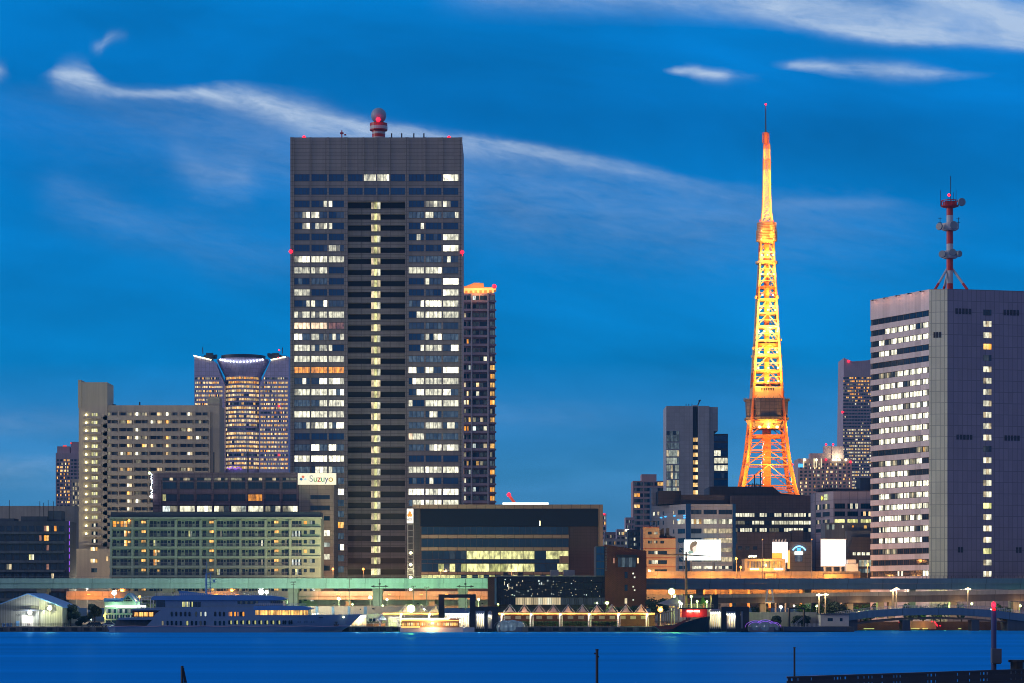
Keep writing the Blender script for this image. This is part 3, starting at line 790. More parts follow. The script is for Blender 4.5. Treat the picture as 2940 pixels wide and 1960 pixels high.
# beige apartment block in front; green floodlight is put into its wall colour
D = 925
T, fc = building('apartment_block', 'long beige apartment block coloured as green lit, with orange porch lamps on every floor', 'apartment block', 316, 921, 1484, D, 14, 'apt_green_light')
b = MB(); b.pbox(318, 920, 1470, 1484, D + 1, 12); b.build('roof', 'roof', T)
b = MB(); b.pbox(314, 924, 1484, 1489, D - 1.9, 2); b.build('eave', 'apt_green_light', T)
bays = [(324, 377), (386, 421), (430, 501), (510, 572), (581, 616), (623, 687), (695, 759), (768, 828), (838, 866)]
rows, sl, rl = [], MB(), MB()
for r in range(9):
    y0, y1 = 1494 + 27.5 * r, 1513.6 + 27.5 * r
    sl.fbox(fc, *fc.r(316, 922, y1, y1 + 6.5), 0, 1.7)
    for k, (a, c) in enumerate(bays):
        for p in ((a - 8, a) if k else (317, 324),): sl.fbox(fc, *fc.r(p[0] + 1, p[1] - .5, y0 - 2, y1 - .02), 0, 1.66)
        rl.fbox(fc, *fc.r(a, c, y1 - 9, y1 - 8.2), 1.4, 1.5)
        n = int((c - a) / 2.6)
        for j in range(n): rl.fbox(fc, *fc.r(a + (c - a) * j / n, a + (c - a) * j / n + .45, y1 - 8.2, y1 - .1), 1.42, 1.48)
        n = max(2, int((c - a) / 9)); w_ = (c - a) / n
        for j in range(n):
            if (j + k) % 3 == 1 and n > 3: wy0, wy1, wa, wc, c_ = y0 + 3, y0 + 9, .15, .75, 'D'
            else: wy0, wy1, wa, wc, c_ = y0 + 1.5, y1 - 1, .06, .94, 'DD' if random.random() > .06 else random.choice(('Nt', 'lD', 'tt', 'wD'))
            pa, pc = a + w_ * (j + wa), a + w_ * (j + wc)
            if k in (1, 4, 7) and a + w_ * j < {1: 419, 4: 615, 7: 800}[k] and a + w_ * (j + 1) > {1: 407, 4: 602, 7: 788}[k]: continue
            if k == 0 and r < 3 and j > 2: c_ = 'Yo'
            if k == 0 and r == 0 and j < 3: c_ = 'o'
            if k == 2 and r in (3, 4) and j in (1, 2): c_ = 'oY'
            if k == 2 and r == 5 and j == 2: c_ = 'y'
            if k == 8 and r in (1, 4): c_ = 'cD'
            rows.append((fc, *fc.r(pa, pc, wy0, wy1), c_, .05))
        if k in (1, 4, 7):
            pa = {1: 407, 4: 602, 7: 788}[k]; rows.append((fc, *fc.r(pa, pa + 12.5, y0 + .8, y0 + 8.5), 'yO' if r % 2 else 'Oy', .9))
    rows.append((fc, *fc.r(872, 881, y0 + 1, y0 + 11), 'oDDODDDDD'[r], .05)); rows.append((fc, *fc.r(889, 904, y0 + 0, y0 + 11.5), 'td'[r % 2] + 'D', .05))
    sl.fbox(fc, *fc.r(866.5, 872 - 1, y0 - 2, y1 - .02), 0, .3)
windows(T, rows)
sl.build('balcony_slab', 'apt_green_light', T); rl.build('balcony_rail', 'steel', T)
for px, py in ((373, 1495),):
    b = MB(); b.ball((X(px, D), D - 2.1, Z(py, D)), .5); b.build('porch_lamp', 'g_sod', T)

# dark navy apartments at the far left
D = 930
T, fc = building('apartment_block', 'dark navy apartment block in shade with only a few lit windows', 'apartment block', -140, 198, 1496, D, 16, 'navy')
rows, sl = [], MB()
for r in range(9):
    yc = 1517 + 27.4 * r
    sl.fbox(fc, *fc.r(-140, 186, yc + 9, yc + 16), 0, 1.6)
    for k in range(15):
        a = -132 + 21.5 * k
        c = {(0, 12): 'qY', (1, 12): 'oy', (3, 10): 'Nw', (4, 7): 'ls', (5, 13): 'sD', (0, 13): 'Do', (4, 12): 'Dq', (2, 12): 'Dq', (1, 11): 'Dq'}.get((r, k), 'DD')
        rows.append((fc, *fc.r(a, a + 15, yc - 8, yc + 8), c, .05))
windows(T, rows)
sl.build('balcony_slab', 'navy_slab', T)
b = MB(); b.pbox(60, 136, 1482, 1496, D + 2, 9); b.pbox(138, 176, 1466, 1496, D + 3, 8); b.pbox(-100, 40, 1488, 1496, D + 2, 9); b.build('roof_plant', 'navy', T)
for k, px in enumerate((22, 110, 121, 134, 149)):
    b = MB(); b.tube((X(px, D), D + 3, Z(1490, D)), (X(px, D), D + 3, Z(1434 + 4 * (k % 3), D)), .12); b.build('aerial', 'dark', T)
for k in range(8):
    b = MB(); b.tube((X(199.5, D), D - .3, Z(1496 + 19 * k, D)), (X(199.5, D), D - .3, Z(1508 + 19 * k, D)), .16); b.build('neon_strip', 'g_purple', T)
D = 1060
T, fc = building('warehouse_block', 'plain grey flat block behind the navy apartments', 'building', -160, 226, 1452, D, 30, 'concrete')
windows(T, [(fc, *fc.r(-150 + 30 * k, -128 + 30 * k, 1560, 1572), 'DD', .05) for k in range(12)])
D = 1600
T, fc = building('apartment_tower', 'distant violet apartment tower with orange lit windows, left of the cream slab', 'apartment tower', 160, 240, 1300, D, 30, 'mauve_far', extra=[(164, 200, 1281, 1300, D + 2, 20), (203, 240, 1268, 1300, D + 2, 20)])
rows = []
for r in range(26):
    for k in range(7):
        rg = .5 if k in (1, 2, 3) else .12
        rows.append((fc, *fc.r(163 + 10 * k, 170 + 10 * k, 1318 + 10 * r, 1324 + 10 * r), rcodes(2, rg, 'yoOYs', 'DDd'), .06))
windows(T, rows, gap=.3)
b = MB()
for px, py in ((183, 1280), (189, 1280), (204, 1272)): b.ball((X(px, D), D, Z(py, D)), .6, 6, 4)
b.build('warning_light', 'g_dimred', T)
D = 1350
T, fc = building('office_block', 'narrow cream building with fluted front squeezed behind the cream slab', 'building', 205, 240, 1375, D, 20, 'cream')
windows(T, [(fc, *fc.r(209 + 7 * k, 213 + 7 * k, 1385 + 13 * r, 1394 + 13 * r), 's' if (k + r) % 3 else 'D', .05) for k in range(3) for r in range(14)])

# slender apartment tower behind the office tower
D = 1180
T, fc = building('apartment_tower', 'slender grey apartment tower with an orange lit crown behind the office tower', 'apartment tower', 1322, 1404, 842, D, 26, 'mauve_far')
b = MB(); b.pbox(1404, 1421, 842, 1745, D + 2, 22); b.build('corner_wall', 'mauve_far', T)
b = MB()
for px in (1354, 1401): b.fbox(fc, fc.at(px - 2), fc.at(px + 2), QZ, Z(842, D), 0, 2)
b.build('pillar', 'grey_white', T)
rows, sl = [], MB(); f2 = Front(1404, 1421, D + 2); rr = random.Random(5)
for r in range(34):
    yc = 856 + 25 * r
    sl.fbox(fc, *fc.r(1322, 1403, yc + 6, yc + 13), 0, 1.7); sl.fbox(f2, *f2.r(1405, 1425, yc + 7, yc + 12), 0, 1.5)
    for a, c in ((1327, 1338), (1340, 1351), (1357, 1376), (1378, 1398)):
        lo = .1 if r < 10 else .5
        cs = ''.join(rr.choice('yoYclws') if rr.random() < lo * (1.3 if a < 1340 else .55) else rr.choice('dDd') for _ in range(2))
        rows.append((fc, *fc.r(a, c, yc - 8, yc + 5), cs, .05))
    rows.append((f2, *f2.r(1407, 1420, yc - 8, yc + 6), rr.choice(('yy', 'DD', 'gg', 'oy', 'lD')) if r > 6 else 'gg', .05))
windows(T, rows, gap=.2)
sl.build('balcony_slab', 'mauve_far', T)
b = MB(); b.pslab([(1322, 842), (1400, 842), (1424, 829), (1424, 824), (1390, 824), (1388, 812), (1362, 811), (1340, 820), (1322, 824)], D + 3, 10); b.build('crown', glow('lit_crown', (1, .36, .12), .35), T)  # crown wall given its own glow in place of lamplight
b = MB()
for k in range(7): b.box(X(1328 + 14 * k, D), X(1334 + 14 * k, D), D + 2.4, D + 2.9, Z(838, D), Z(826, D))
b.tube((X(1322, D), D + 2.2, Z(829, D)), (X(1423, D), D + 2.2, Z(827, D)), .6); b.build('crown_lamp', 'g_orange', T)
light('POINT', (X(1370, D), D - 3, Z(836, D)), (1, .42, .14), 1600, 1, T)
b = MB(); b.ball((X(1419, D), D + 1, Z(821, D)), 1.1); b.build('warning_light', 'g_red', T)

# low dark block with striped glazing and the roof sign lamp
D = 935
T, fc = building('office_building', 'wide dark glass and maroon office block with yellow lit floors and tan edging', 'office building', 1206, 1718, 1460, D, 34, 'maroon')
b = MB(); b.pbox(1184, 1731, 1448, 1459.6, D - .6, 34); b.pbox(1718.4, 1731, 1459.8, 1745, D - .6, 34); b.build('parapet', 'tan', T)
b = MB(); b.pbox(1168, 1205.6, 1462, 1745, D + 1, 30); b.build('stair_wall', 'charcoal', T)
b = MB(); b.fbox(fc, *fc.r(1207, 1718, 1460, 1511), .02, .3); b.build('upper_glass', 'pane_black', T)
rows = []
for y0, y1, n, codes in ((1512, 1534, 12, None), (1546, 1570, 12, None), (1606, 1617, 12, None)):
    for k in range(12):
        a = 1210 + 35.2 * k; rows.append((fc, *fc.r(a, a + 35, y0, y1), 'bb', .35))
lit4 = {4: 'NN', 5: 'NN', 6: 'NN', 7: 'NN', 8: 'NN', 9: 'NN', 2: 'bd', 3: 'bd'}
for y0, y1, dd in ((1581, 1605, {**lit4, 11: 'N', 12: 'NN'}), (1618, 1641, {1: 'bn', 2: 'dN', 3: 'dn', 4: 'NN', 5: 'NN', 6: 'nn', 7: 'nN', 8: 'NN', 9: 'NN', 12: 'NN'})):
    for k in range(13):
        a = 1210 + 32.5 * k; rows.append((fc, *fc.r(a, a + 32, y0, y1), dd.get(k, 'bb'), .35))
for k in range(13):
    a = 1210 + 32.5 * k; rows.append((fc, *fc.r(a, a + 32, 1650, 1659), 'NN' if k < 3 else 'nb', .35))
windows(T, rows, 'pane')
b = MB()
for y0, y1 in ((1535, 1545), (1571, 1580), (1642, 1649)): b.fbox(fc, *fc.r(1210, 1633, y0, y1), 0, .6)
b.fbox(fc, *fc.r(1606, 1633, 1596, 1617), .4, .66); b.build('panel_band', 'tan', T)
b = MB(); b.box(X(1550, D) - .12, X(1550, D) + .12, D - .5, D - .35, Z(1509, D), Z(1495, D)); b.build('wall_light', 'g_yel', T)
b = MB(); b.tube((X(1443, D), D + 3, Z(1444.5, D)), (X(1575, D), D + 3, Z(1444.5, D)), .38); b.build('roof_light_bar', 'g_cool', T)
for k, py in enumerate((1587, 1621, 1657, 1692)):
    b = MB(); b.ball((X(1179, D), D + .2, Z(py, D)), .65, 8, 6, sz=.8); b.build('stair_lamp', 'g_yel', T)
    b = MB(); b.box(X(1172, D), X(1186, D), D - .9, D + .9, Z(py + 16, D), Z(py + 14, D)); b.build('stair_landing', 'steel', T)
light('POINT', (X(1180, D), D - 2.5, Z(1640, D)), (1, .9, .5), 900, .5, T)
b = MB()
for k in range(9): b.tube((X(1171, D), D - 1, Z(1505 + 18 * k, D)), (X(1187, D), D - 1, Z(1505 + 18 * k, D)), .12)
for px in (1171, 1187): b.tube((X(px, D), D - 1, Z(1700, D)), (X(px, D), D - 1, Z(1500, D)), .16)
b.build('stair_frame', 'steel', T)
b = MB()
for k, (p0, p1) in enumerate(((1580, 1604), (1618, 1650))): b.pbox(p0, p1, 1636, 1660, 850, 5)
S = thing('shop_sign', 'white vertical sign with an orange emblem and black characters beside the dark office block', 'sign', at(1177, D - 1, Z(1501, D)))
b = MB(); b.pbox(1168, 1186.5, 1460, 1501.5, D - 1.6, 2.2); b.build('sign_board', glow('sign_white', (1, .95, .9), .7), S)
b = MB(); x, y = X(1177, D), D - 1.64
for ddx, ddz, rr_ in ((0, .9, .5), (-.42, 0, .55), (.42, 0, .55)):
    b.face([(x + ddx + rr_ * math.cos(2 * math.pi * i / 12), y, Z(1479, D) + ddz + rr_ * 1.15 * math.sin(2 * math.pi * i / 12)) for i in range(12)])
b.build('emblem', glow('emblem_orange', (1, .25, .03), .9), S)
text('lettering', '紀文', 1.05, (x, D - 1.66, Z(1492, D)), 'black', S)

# crane beacon beyond that roof
D = 1500
T = thing('tower_crane', 'small red lit crane jib rising beyond the dark office roof', 'crane', at(1470, D))
b = MB(); b.tube((X(1478, D), D, QZ), (X(1478, D), D, Z(1444, D)), .8); b.tube((X(1478, D), D, Z(1444, D)), (X(1461, D), D, Z(1421, D)), .9); b.build('jib', glow('red_lit_steel', (1, .12, .06), .45), T)  # jib steel glows itself to stand for red light on it
b = MB(); b.ball((X(1461, D), D - 1, Z(1420, D)), 1.3); b.build('warning_light', 'g_red', T)

# glass hall with brick tower by the water
D = 840
T = thing('glass_hall', 'dark glass fronted terminal hall between a brown brick pier and a red brick block', 'terminal building', at(1600, D))
b = MB(); b.pbox(1426, 1782, 1656, 1770, D + .6, 26); b.build('wall', 'charcoal', T)
b = MB(); b.pbox(1400, 1425.6, 1656, 1770, D - 1, 20); b.build('brick_pier', 'brick_pier', T)
fc = Front(1426, 1782, D)
rows = []; rr = random.Random(11)
for r, (y0, y1) in enumerate(((1655, 1672), (1673, 1691), (1692, 1714), (1715, 1736))):
    for k in range(27):
        a = 1428 + 13 * k
        c = '....'
        if r == 3: c = 'ss' if 4 <= k <= 13 else 'dd' if 14 <= k < 24 else '..'
        if r == 3 and k in (9, 11): c = 'ww'
        rows.append((fc, *fc.r(a, a + 12.6, y0, y1), c, .3))
windows(T, rows, 'pane_black', name='glass_panel', cap=99)
for k in range(80):                              # glowing specks on the glass, painted as reflections of lights behind the viewer
    px = 1448 + 325 * rr.random() ** 1.5; py = rr.uniform(1662, 1712)
    b = MB()
    if px < 1580 and py < 1690 and rr.random() < .6: b.tube((X(px, D), D - .36, Z(py, D)), (X(px + rr.uniform(-.6, .6), D), D - .36, Z(py + rr.uniform(3, 9), D)), rr.uniform(.08, .22), n=4)
    else: b.ball((X(px, D), D - .36, Z(py, D)), rr.uniform(.07, .16), 5, 3)
    b.build('reflection_speck', glow('reflection_speck_warm', (1, .8, .5), .8) if k == 0 else bpy.data.materials['reflection_speck_warm'] if k % 3 else 'g_cool', T)
b = MB(); b.pbox(1424, 1782, 1652, 1654.6, D - .5, 26); b.build('parapet', 'steel', T)
b = MB(); b.pbox(1420, 1426, 1660, 1735, D - 1.4, .3); b.build('corner_glass', 'blue_girder', T)
for p0, p1 in ((1580, 1604), (1618, 1650), (1445, 1458), (1488, 1502)):
    b = MB(); b.pbox(p0, p1, 1636 if p0 > 1550 else 1643, 1652, D + 8, 4); b.build('roof_unit', 'steel' if p0 > 1550 else 'dark', T)
T = thing('brick_building', 'red brick building with sloping roof line and a wide upper window', 'brick building', at(1790, D - 2))
b = MB(); x0, x1 = X(1737, D - 2), X(1856, D - 2)
b.pslab([(1737, 1770), (1856, 1770), (1856, 1581), (1737, 1563)], D - 2, 22); b.build('wall', 'brick', T)
b = MB(); b.pbox(1711, 1736.7, 1567, 1655, D - 1.5, 20); b.build('glass_stair', 'navy', T)
f2 = Front(1711, 1736.7, D - 1.5)
fc = Front(1737, 1856, D - 2)
rows = [(fc, *fc.r(1774, 1826, 1600, 1628), 'dgdgd', .05), (fc, *fc.r(1760, 1765, 1601, 1617), 'q', .05), (fc, *fc.r(1829, 1834, 1601, 1617), 'Y', .05), (fc, *fc.r(1793, 1802, 1641, 1660), 'D', .05),
        (fc, *fc.r(1793, 1802, 1678, 1696), 'D', .05), (fc, *fc.r(1793, 1801, 1717, 1733), 's', .05)]
for px, py in ((1818, 1646), (1822, 1657), (1818, 1684), (1822, 1694), (1818, 1722)): rows.append((fc, *fc.r(px - 2.5, px + 2.5, py - 2.5, py + 2.5), 'w', .05))
windows(T, rows)
windows(T, [(f2, *f2.r(1712, 1735, 1570 + 21 * k, 1589 + 21 * k), 'bD', .05) for k in range(4)], 'pane_blue', name='stair_window')
b = MB()
for k in range(8):
    y = 1569 + 9 * k
    for (a, c, d_, e_) in ((1738, 1742.5, y, y + .8), (1738, 1742.5, y + 5.5, y + 6.3), (1738, 1738.8, y, y + 6), (1741.8, 1742.6, y, y + 6)): b.fbox(fc, *fc.r(a, c, d_, e_), .01, .1)
b.build('wall_frame', 'steel', T)
b = MB(); b.pbox(1770, 1829, 1592, 1599.6, D - 3.4, 1.4); b.build('window_hood', 'dark', T)

# ochre building
D = 960
T, fc = building('ochre_building', 'small ochre stepped building with red stripes and a cluttered roof', 'building', 1846, 1940, 1546, D, 18, 'orange_wall', extra=[(1846, 1893, 1513, 1546.1, D, 18)])
b = MB(); b.prism([(X(1840, D + 8), D + 8), (X(1846, D), D + .02), (X(1846, D), D + 8)], QZ, Z(1513, D)); b.build('side_wall', 'pink', T)
b = MB()
for y in (1513, 1545, 1574, 1601, 1627): b.fbox(fc, *fc.r(1845.5, 1893.5 if y < 1540 else 1940.5, y - 1, y + 1), .01, .2)
b.build('stripe', 'red_stripe', T)
rows = [(fc, *fc.r(a, a + 11, y, y + 8), c, .05) for a, y, c in ((1860, 1526, 'DD'), (1877, 1526, 'st'), (1860, 1552, 'Dl'), (1877, 1552, 'sd'), (1896, 1552, 'DD'))]
rows += [(fc, *fc.r(1861, 1915, 1581, 1591), 'ddwDDD', .05), (fc, *fc.r(1862, 1915, 1608, 1619), 'dwwDDD', .05), (fc, *fc.r(1862, 1915, 1634, 1642), 'dyDdDD', .05)]
windows(T, rows)
b = MB()
for k in range(24):
    x = X(random.uniform(1895, 1932), D); z = Z(1546, D) + random.uniform(0, 4.2 if x < X(1918, D) else 1.6)
    b.box(x, x + random.uniform(.4, 1.4), D + random.uniform(1, 6), D + 8, Z(1547, D), z)
for px in (1866, 1876, 1886): b.tube((X(px, D), D + 3, Z(1513, D)), (X(px, D), D + 3, Z(1496, D)), .12)
b.tube((X(1864, D), D + 3, Z(1496, D)), (X(1888, D), D + 3, Z(1496, D)), .12); b.tube((X(1866, D), D + 3, Z(1512, D)), (X(1886, D), D + 3, Z(1498, D)), .1); b.build('roof_clutter', 'dark', T)

# white-grey office with blue corner columns
D = 1000
A, B_, C_ = (X(1870, 1022), 1022), (X(1969, D), D), (X(2112, D), D)
T = thing('office_building', 'pale grey office with navy glass corner columns behind the green-white billboard', 'office building', at(1990, D))
b = MB(); b.prism([A, B_, C_, (C_[0], 1030), (A[0], 1030)], QZ, Z(1447, D)); b.build('wall', 'office_grey', T)
b = MB(); b.pbox(1956, 2080, 1420, 1447, D + 5, 20); b.pbox(1889, 1955, 1409, 1447, D + 10, 14); b.build('roof_plant', 'charcoal', T)
b = MB(); b.pbox(1870, 1888, 1398, 1745, D + 23, 12); b.build('lift_shaft', 'office_grey', T)
fl, fr_ = Face(A, B_), Face(B_, C_)
b = MB(); b.fbox(fr_, 0, fr_.at(1983), QZ, Z(1447, D) + .2, .03, .7); b.fbox(fr_, fr_.at(2103), fr_.L, QZ, Z(1447, D) + .2, .03, .7); b.build('corner_column', 'pane_blue', T)
rows = []
def zr(y0, y1): return Z(y1, D), Z(y0, D)
for (y0, y1), cs in zip(((1463, 1476), (1490, 1504), (1517, 1531), (1544, 1558), (1572, 1585), (1599, 1612), (1624, 1633)), ('Dd|DD|DD', 'wy|ww|lw', 'DD|ss|ss', 'DD|ss|ss', 'DD|ss|ss', 'Dd|ll|ss', 'ww|ww|wd')):
    for (a, c), q in zip(((1984, 2014), (2020, 2058), (2063, 2102)), cs.split('|')): rows.append((fr_, fr_.at(a), fr_.at(c), *zr(y0, y1), q * 2, .05))
    for a, c in ((1875, 1880), (1888, 1893), (1903, 1906), (1933, 1936)): rows.append((fl, fl.at(a), fl.at(c), *zr(y0 + 1, y1 - 1), random.choice('wsDs'), .05))
    rows.append((fl, fl.at(1946), fl.at(1967), *zr(y0, y1), 'ww' if y0 == 1490 else 'DDb', .05))
windows(T, rows)
for px, py in ((1900, 1482), (1912, 1480), (1938, 1479), (1949, 1491), (1970, 1480), (1971, 1486)): 
    q = fl.p(fl.at(min(px, 1967)), Z(py, D), .3); b = MB(); b.ball(q, .42, 7, 5, sx=1.5, sz=.7); b.build('blue_sign_light', 'g_blue', T)
S = thing('billboard', 'big bright green-white video billboard showing the head of a dark-haired man', 'billboard', at(2017, 985))
D = 985
b = MB(); b.pbox(1965, 2070, 1549, 1608, D, 1.5); b.build('screen', 'g_screen', S)
b = MB(); b.tube((X(1985, D), D + 1.6, QZ), (X(1985, D), D + 1.6, Z(1552, D)), .5); b.tube((X(2050, D), D + 1.6, QZ), (X(2050, D), D + 1.6, Z(1552, D)), .5)
for px in (1948, 1962): b.tube((X(px, D), D + 1.2, QZ), (X(px, D), D + 1.2, Z(1556, D)), .18)
for k in range(5): b.tube((X(1948, D), D + 1.2, Z(1560 + 12 * k, D)), (X(1962, D), D + 1.2, Z(1572 + 12 * k, D)), .12)
b.build('support', 'steel', S)
b = MB(); y = D - .03
b.face([(X(p, D), y, Z(q, D)) for p, q in ((1980, 1572), (1983, 1583), (1990, 1584), (1994, 1575), (1999, 1566), (2003, 1556), (1997, 1553), (1988, 1555), (1982, 1562))][::1], 0)
b.face([(X(p, D), y - .01, Z(q, D)) for p, q in ((1988, 1572), (1990, 1586), (1997, 1585), (2000, 1574), (2001, 1565), (1995, 1567))], 1)
b.face([(X(p, D), y - .02, Z(q, D)) for p, q in ((1973, 1585), (1978, 1590), (1992, 1588), (1990, 1582), (1982, 1580))], 2)
b.build('picture', [glow('hair_picture', (.18, .16, .12), .8), glow('skin_picture', (1, .72, .62), 1.0), glow('cloth_picture', (.25, .45, .4), .8)], S)

# wide brown-grey building, middle distance right
D = 1080
T, fc = building('office_building', 'wide brown-grey flat office with three strips of lit windows below the orange tower', 'office building', 2100, 2338, 1422, D, 40, 'office_dark')
b = MB(); b.pslab([(2037, 1745), (2338, 1745), (2338, 1424), (2242, 1416), (2218, 1396.5), (2037, 1396.5)], D + 6, 30); b.build('rear_block', 'charcoal', T)
rows = []
for y, cs in ((1478, 'wwwwwwww..www...www.wwwwwwwww.ww'), (1500, 'dddd...wwwww...wwwwwwwwwwwwwwwww'), (1521, 'd.wwwww.d.www.dddd..wwwwwwww..ww')):
    for k in range(16): rows.append((fc, *fc.r(2111 + 14 * k, 2124 + 14 * k, y - 5.5, y + 5.5), cs[2 * k:2 * k + 2].replace('.', 'D').replace('d', 'l'), .05))
windows(T, rows, gap=.5)
b = MB()
for k in range(10): b.box(X(2154 + 4 * k, D), X(2155 + 4 * k, D), D + 8, D + 10, Z(1397, D), Z(1384 + (k % 3) * 2, D))
b.box(X(2154, D), X(2196, D), D + 8.4, D + 9.6, Z(1390, D), Z(1388, D)); b.build('roof_louvre', 'dark', T)
for px, py in ((2190, 1350), (2172, 1360)):
    b = MB(); b.tube((X(px, D), D + 9, Z(1397, D)), (X(px, D), D + 9, Z(py, D)), .25); b.build('roof_mast', 'dark', T)
D = 1030
T, fc = building('shed', 'low windowless taupe and beige building under the lit strips', 'building', 2112, 2306, 1560, D, 20, 'taupe', extra=[(2116, 2272, 1528, 1560.1, D + 2, 16), (2274, 2306, 1522, 1560.1, D + 1, 16)])
windows(T, [(fc, *fc.r(2118 + 22 * k, 2130 + 22 * k, 1568, 1578), 'DD', .05) for k in range(3)])
T, fc = building('arched_building', 'grey block with a blue neon arc over its glazed front', 'building', 2268, 2330, 1556, 1000, 16, 'taupe')
D = 1000
b = MB()
P = [(X(2294 + 24 * math.sin(a), D), D - .6, Z(1600 - 32 * math.cos(a) * 1.0, D)) for a in [R(-50 + 100 * i / 16) for i in range(17)]]
for i in range(16): b.tube(P[i], P[i + 1], .3, m=0)
arc = b.build('neon_arc', glow('blue_white_neon', (.25, .62, 1), 2.2), T)
windows(T, [(fc, *fc.r(2289, 2299, 1573, 1581), 'gg', .05), (fc, *fc.r(2282, 2304, 1594, 1612), 'bgb', .05)], 'pane_blue')
b = MB(); b.pbox(2282, 2304, 1583, 1592, D - .5, .4); b.build('lit_panel', 'g_cool', T)
b = MB(); b.pbox(2289, 2299, 1573, 1582, D - .5, .4); b.build('neon_sign', 'g_blue', T)
b = MB(); b.pbox(2264, 2268, 1580, 1632, D - 1, 4); b.build('lit_column', 'g_orange', T)

# blocks right of it
D = 1000
A, B_, C_ = (X(2339, 1016), 1016), (X(2393, D), D), (X(2510, D), D)
T = thing('office_building', 'grey office with a small yellow sign near its roof, beside the white striped tower', 'office building', at(2425, D))
b = MB(); b.prism([A, B_, C_, (C_[0], 1030), (A[0], 1030)], QZ, Z(1409, D)); b.build('wall', 'lilac', T)
b = MB(); b.pbox(2350, 2470, 1402, 1409, D + 18, 10); b.pbox(2470, 2500, 1372, 1409, D + 16, 12)
for k in range(7): b.box(X(2380 + 6 * k, D), X(2381.5 + 6 * k, D), D + 17, D + 18, Z(1402, D), Z(1386, D))
b.build('roof_plant', 'navy', T)
fl, fr_ = Face(A, B_), Face(B_, C_)
rows = []
for (y0, y1), cs in zip(((1445, 1460), (1468, 1481), (1490, 1502), (1516, 1526)), ('DD|Dw|DD', 'DD|DD|DY', 'NN|Nn|NN', 'sD|DD|DD')):
    for (a, c), q in zip(((2396, 2426), (2433, 2463), (2471, 2501)), cs.split('|')): rows.append((fr_, fr_.at(a), fr_.at(c), Z(y1, D), Z(y0, D), q * 2, .05))
    for a, c in ((2343, 2357), (2362, 2382)): rows.append((fl, fl.at(a), fl.at(c), Z(y1, D), Z(y0, D), 'Dsd' if y0 in (1445, 1490) else 'DD', .05))
windows(T, rows)
S = thing('wall_sign', 'small yellow-green lit sign with a diamond on the grey office wall', 'sign', (*fl.p(fl.at(2370), 0, .3)[:2], Z(1436, D)))
b = MB(); u = fl.at(2362); z = Z(1427, D); b.face([fl.p(u - .9, z, .4), fl.p(u, z - 1.1, .4), fl.p(u + .9, z, .4), fl.p(u, z + 1.1, .4)]); b.build('diamond', glow('sign_yellow', (1, .9, .1), 1.2), S)
b = MB()
for j in range(2):
    for k in range(4):
        u = fl.at(2368) + k * .78; z = Z(1421 + 9 * j, D)
        for q in ((0, .6, .35, .48), (0, .6, -.1, .03), (.22, .36, -.5, .48), (0, .6, -.5, -.38)): b.fbox(fl, u + q[0], u + q[1], z + q[2], z + q[3], .3, .4)
b.build('lettering', glow('sign_letters', (.8, 1, .5), .9), S)
D = 965
T, fc = building('low_building', 'low grey wedge building with lit orange doorway in front of the grey office', 'building', 2369, 2505, 1500, D + 8, 14, 'navy_slab', extra=[(2430, 2505, 1523, 1745, D + 4, 3)])
windows(T, [(fc, *fc.r(2418, 2422, 1507, 1516), 'w', .05), (fc, *fc.r(2480, 2489, 1508, 1517), 'y', .05), (fc, *fc.r(2446, 2452, 1508, 1514), 'o', .05), (fc, *fc.r(2373, 2396, 1505, 1520), 'tdt', .05)])
T = thing('dark_building', 'black sloped-front building beside the white billboard', 'building', at(2470, D))
b = MB(); b.pslab([(2432, 1745), (2504, 1745), (2504, 1541), (2448, 1541), (2434, 1585)], D, 14); b.build('wall', 'charcoal', T)
fc = Front(2432, 2504, D)
windows(T, [(fc, *fc.r(2448 + 13 * k, 2458 + 13 * k, 1585, 1594), 'ww', .05) for k in range(4)] + [(fc, *fc.r(2466, 2503, 1607, 1626), 'tstst', .05), (fc, *fc.r(2466, 2503, 1632, 1644), 'ggtg', .05)])
S = thing('billboard', 'large glaring white billboard above the elevated road', 'billboard', at(2393, 950))
D = 950
b = MB(); b.pbox(2358, 2428, 1549, 1624, D, 1.5); b.build('screen', 'g_pinkscreen', S)
b = MB(); b.pbox(2355.5, 2430.5, 1546.5, 1548.5, D - .4, 2.2); b.pbox(2356, 2430, 1625, 1627, D - .6, 2.4)
for px in (2370, 2393, 2416): b.tube((X(px, D), D + 2, QZ), (X(px, D), D + 2, Z(1560, D)), .5)
b.build('frame', 'grey_white', S)
b = MB(); b.pbox(2382, 2404, 1587, 1588.2, D - .02, .01); b.build('faint_mark', glow('faint_print', (.8, .72, .7), 1.2), S)
T = thing('rooftop_tank', 'pale pink water tank with a mast right of the white billboard', 'tank', at(2447, 945))
b = MB(); b.pbox(2430, 2464, 1618, 1645, 945, 5); b.pbox(2434, 2458, 1606, 1618, 946, 4); b.build('tank', 'grey_white', T)
S = thing('billboard', 'narrow glaring pinkish board with stars on top above an orange diner', 'billboard', at(2240, 960))
D = 960
b = MB(); b.pslab([(2218, 1587), (2246, 1587), (2246, 1604), (2250, 1614), (2261.5, 1614), (2261.5, 1556), (2218, 1556)], D, 1.4); b.build('screen', 'g_pinkscreen', S)
b = MB(); b.tube((X(2228, D), D + 1.6, QZ), (X(2228, D), D + 1.6, Z(1558, D)), .35); b.tube((X(2256, D), D + 1.6, QZ), (X(2256, D), D + 1.6, Z(1558, D)), .35)
for k in range(9): b.tube((X(2220 + 4.6 * k, D), D + .6, Z(1556, D)), (X(2222 + 4.6 * k + (2 if k % 2 else -2), D), D + .6, Z(1548, D)), .12)
b.build('frame', 'grey_white', S)
T, fc = building('diner', 'low orange lit diner with slatted windows under the pinkish board', 'restaurant', 2138, 2254, 1607, 955, 12, 'orange_wall', pyb=1700)
D = 955
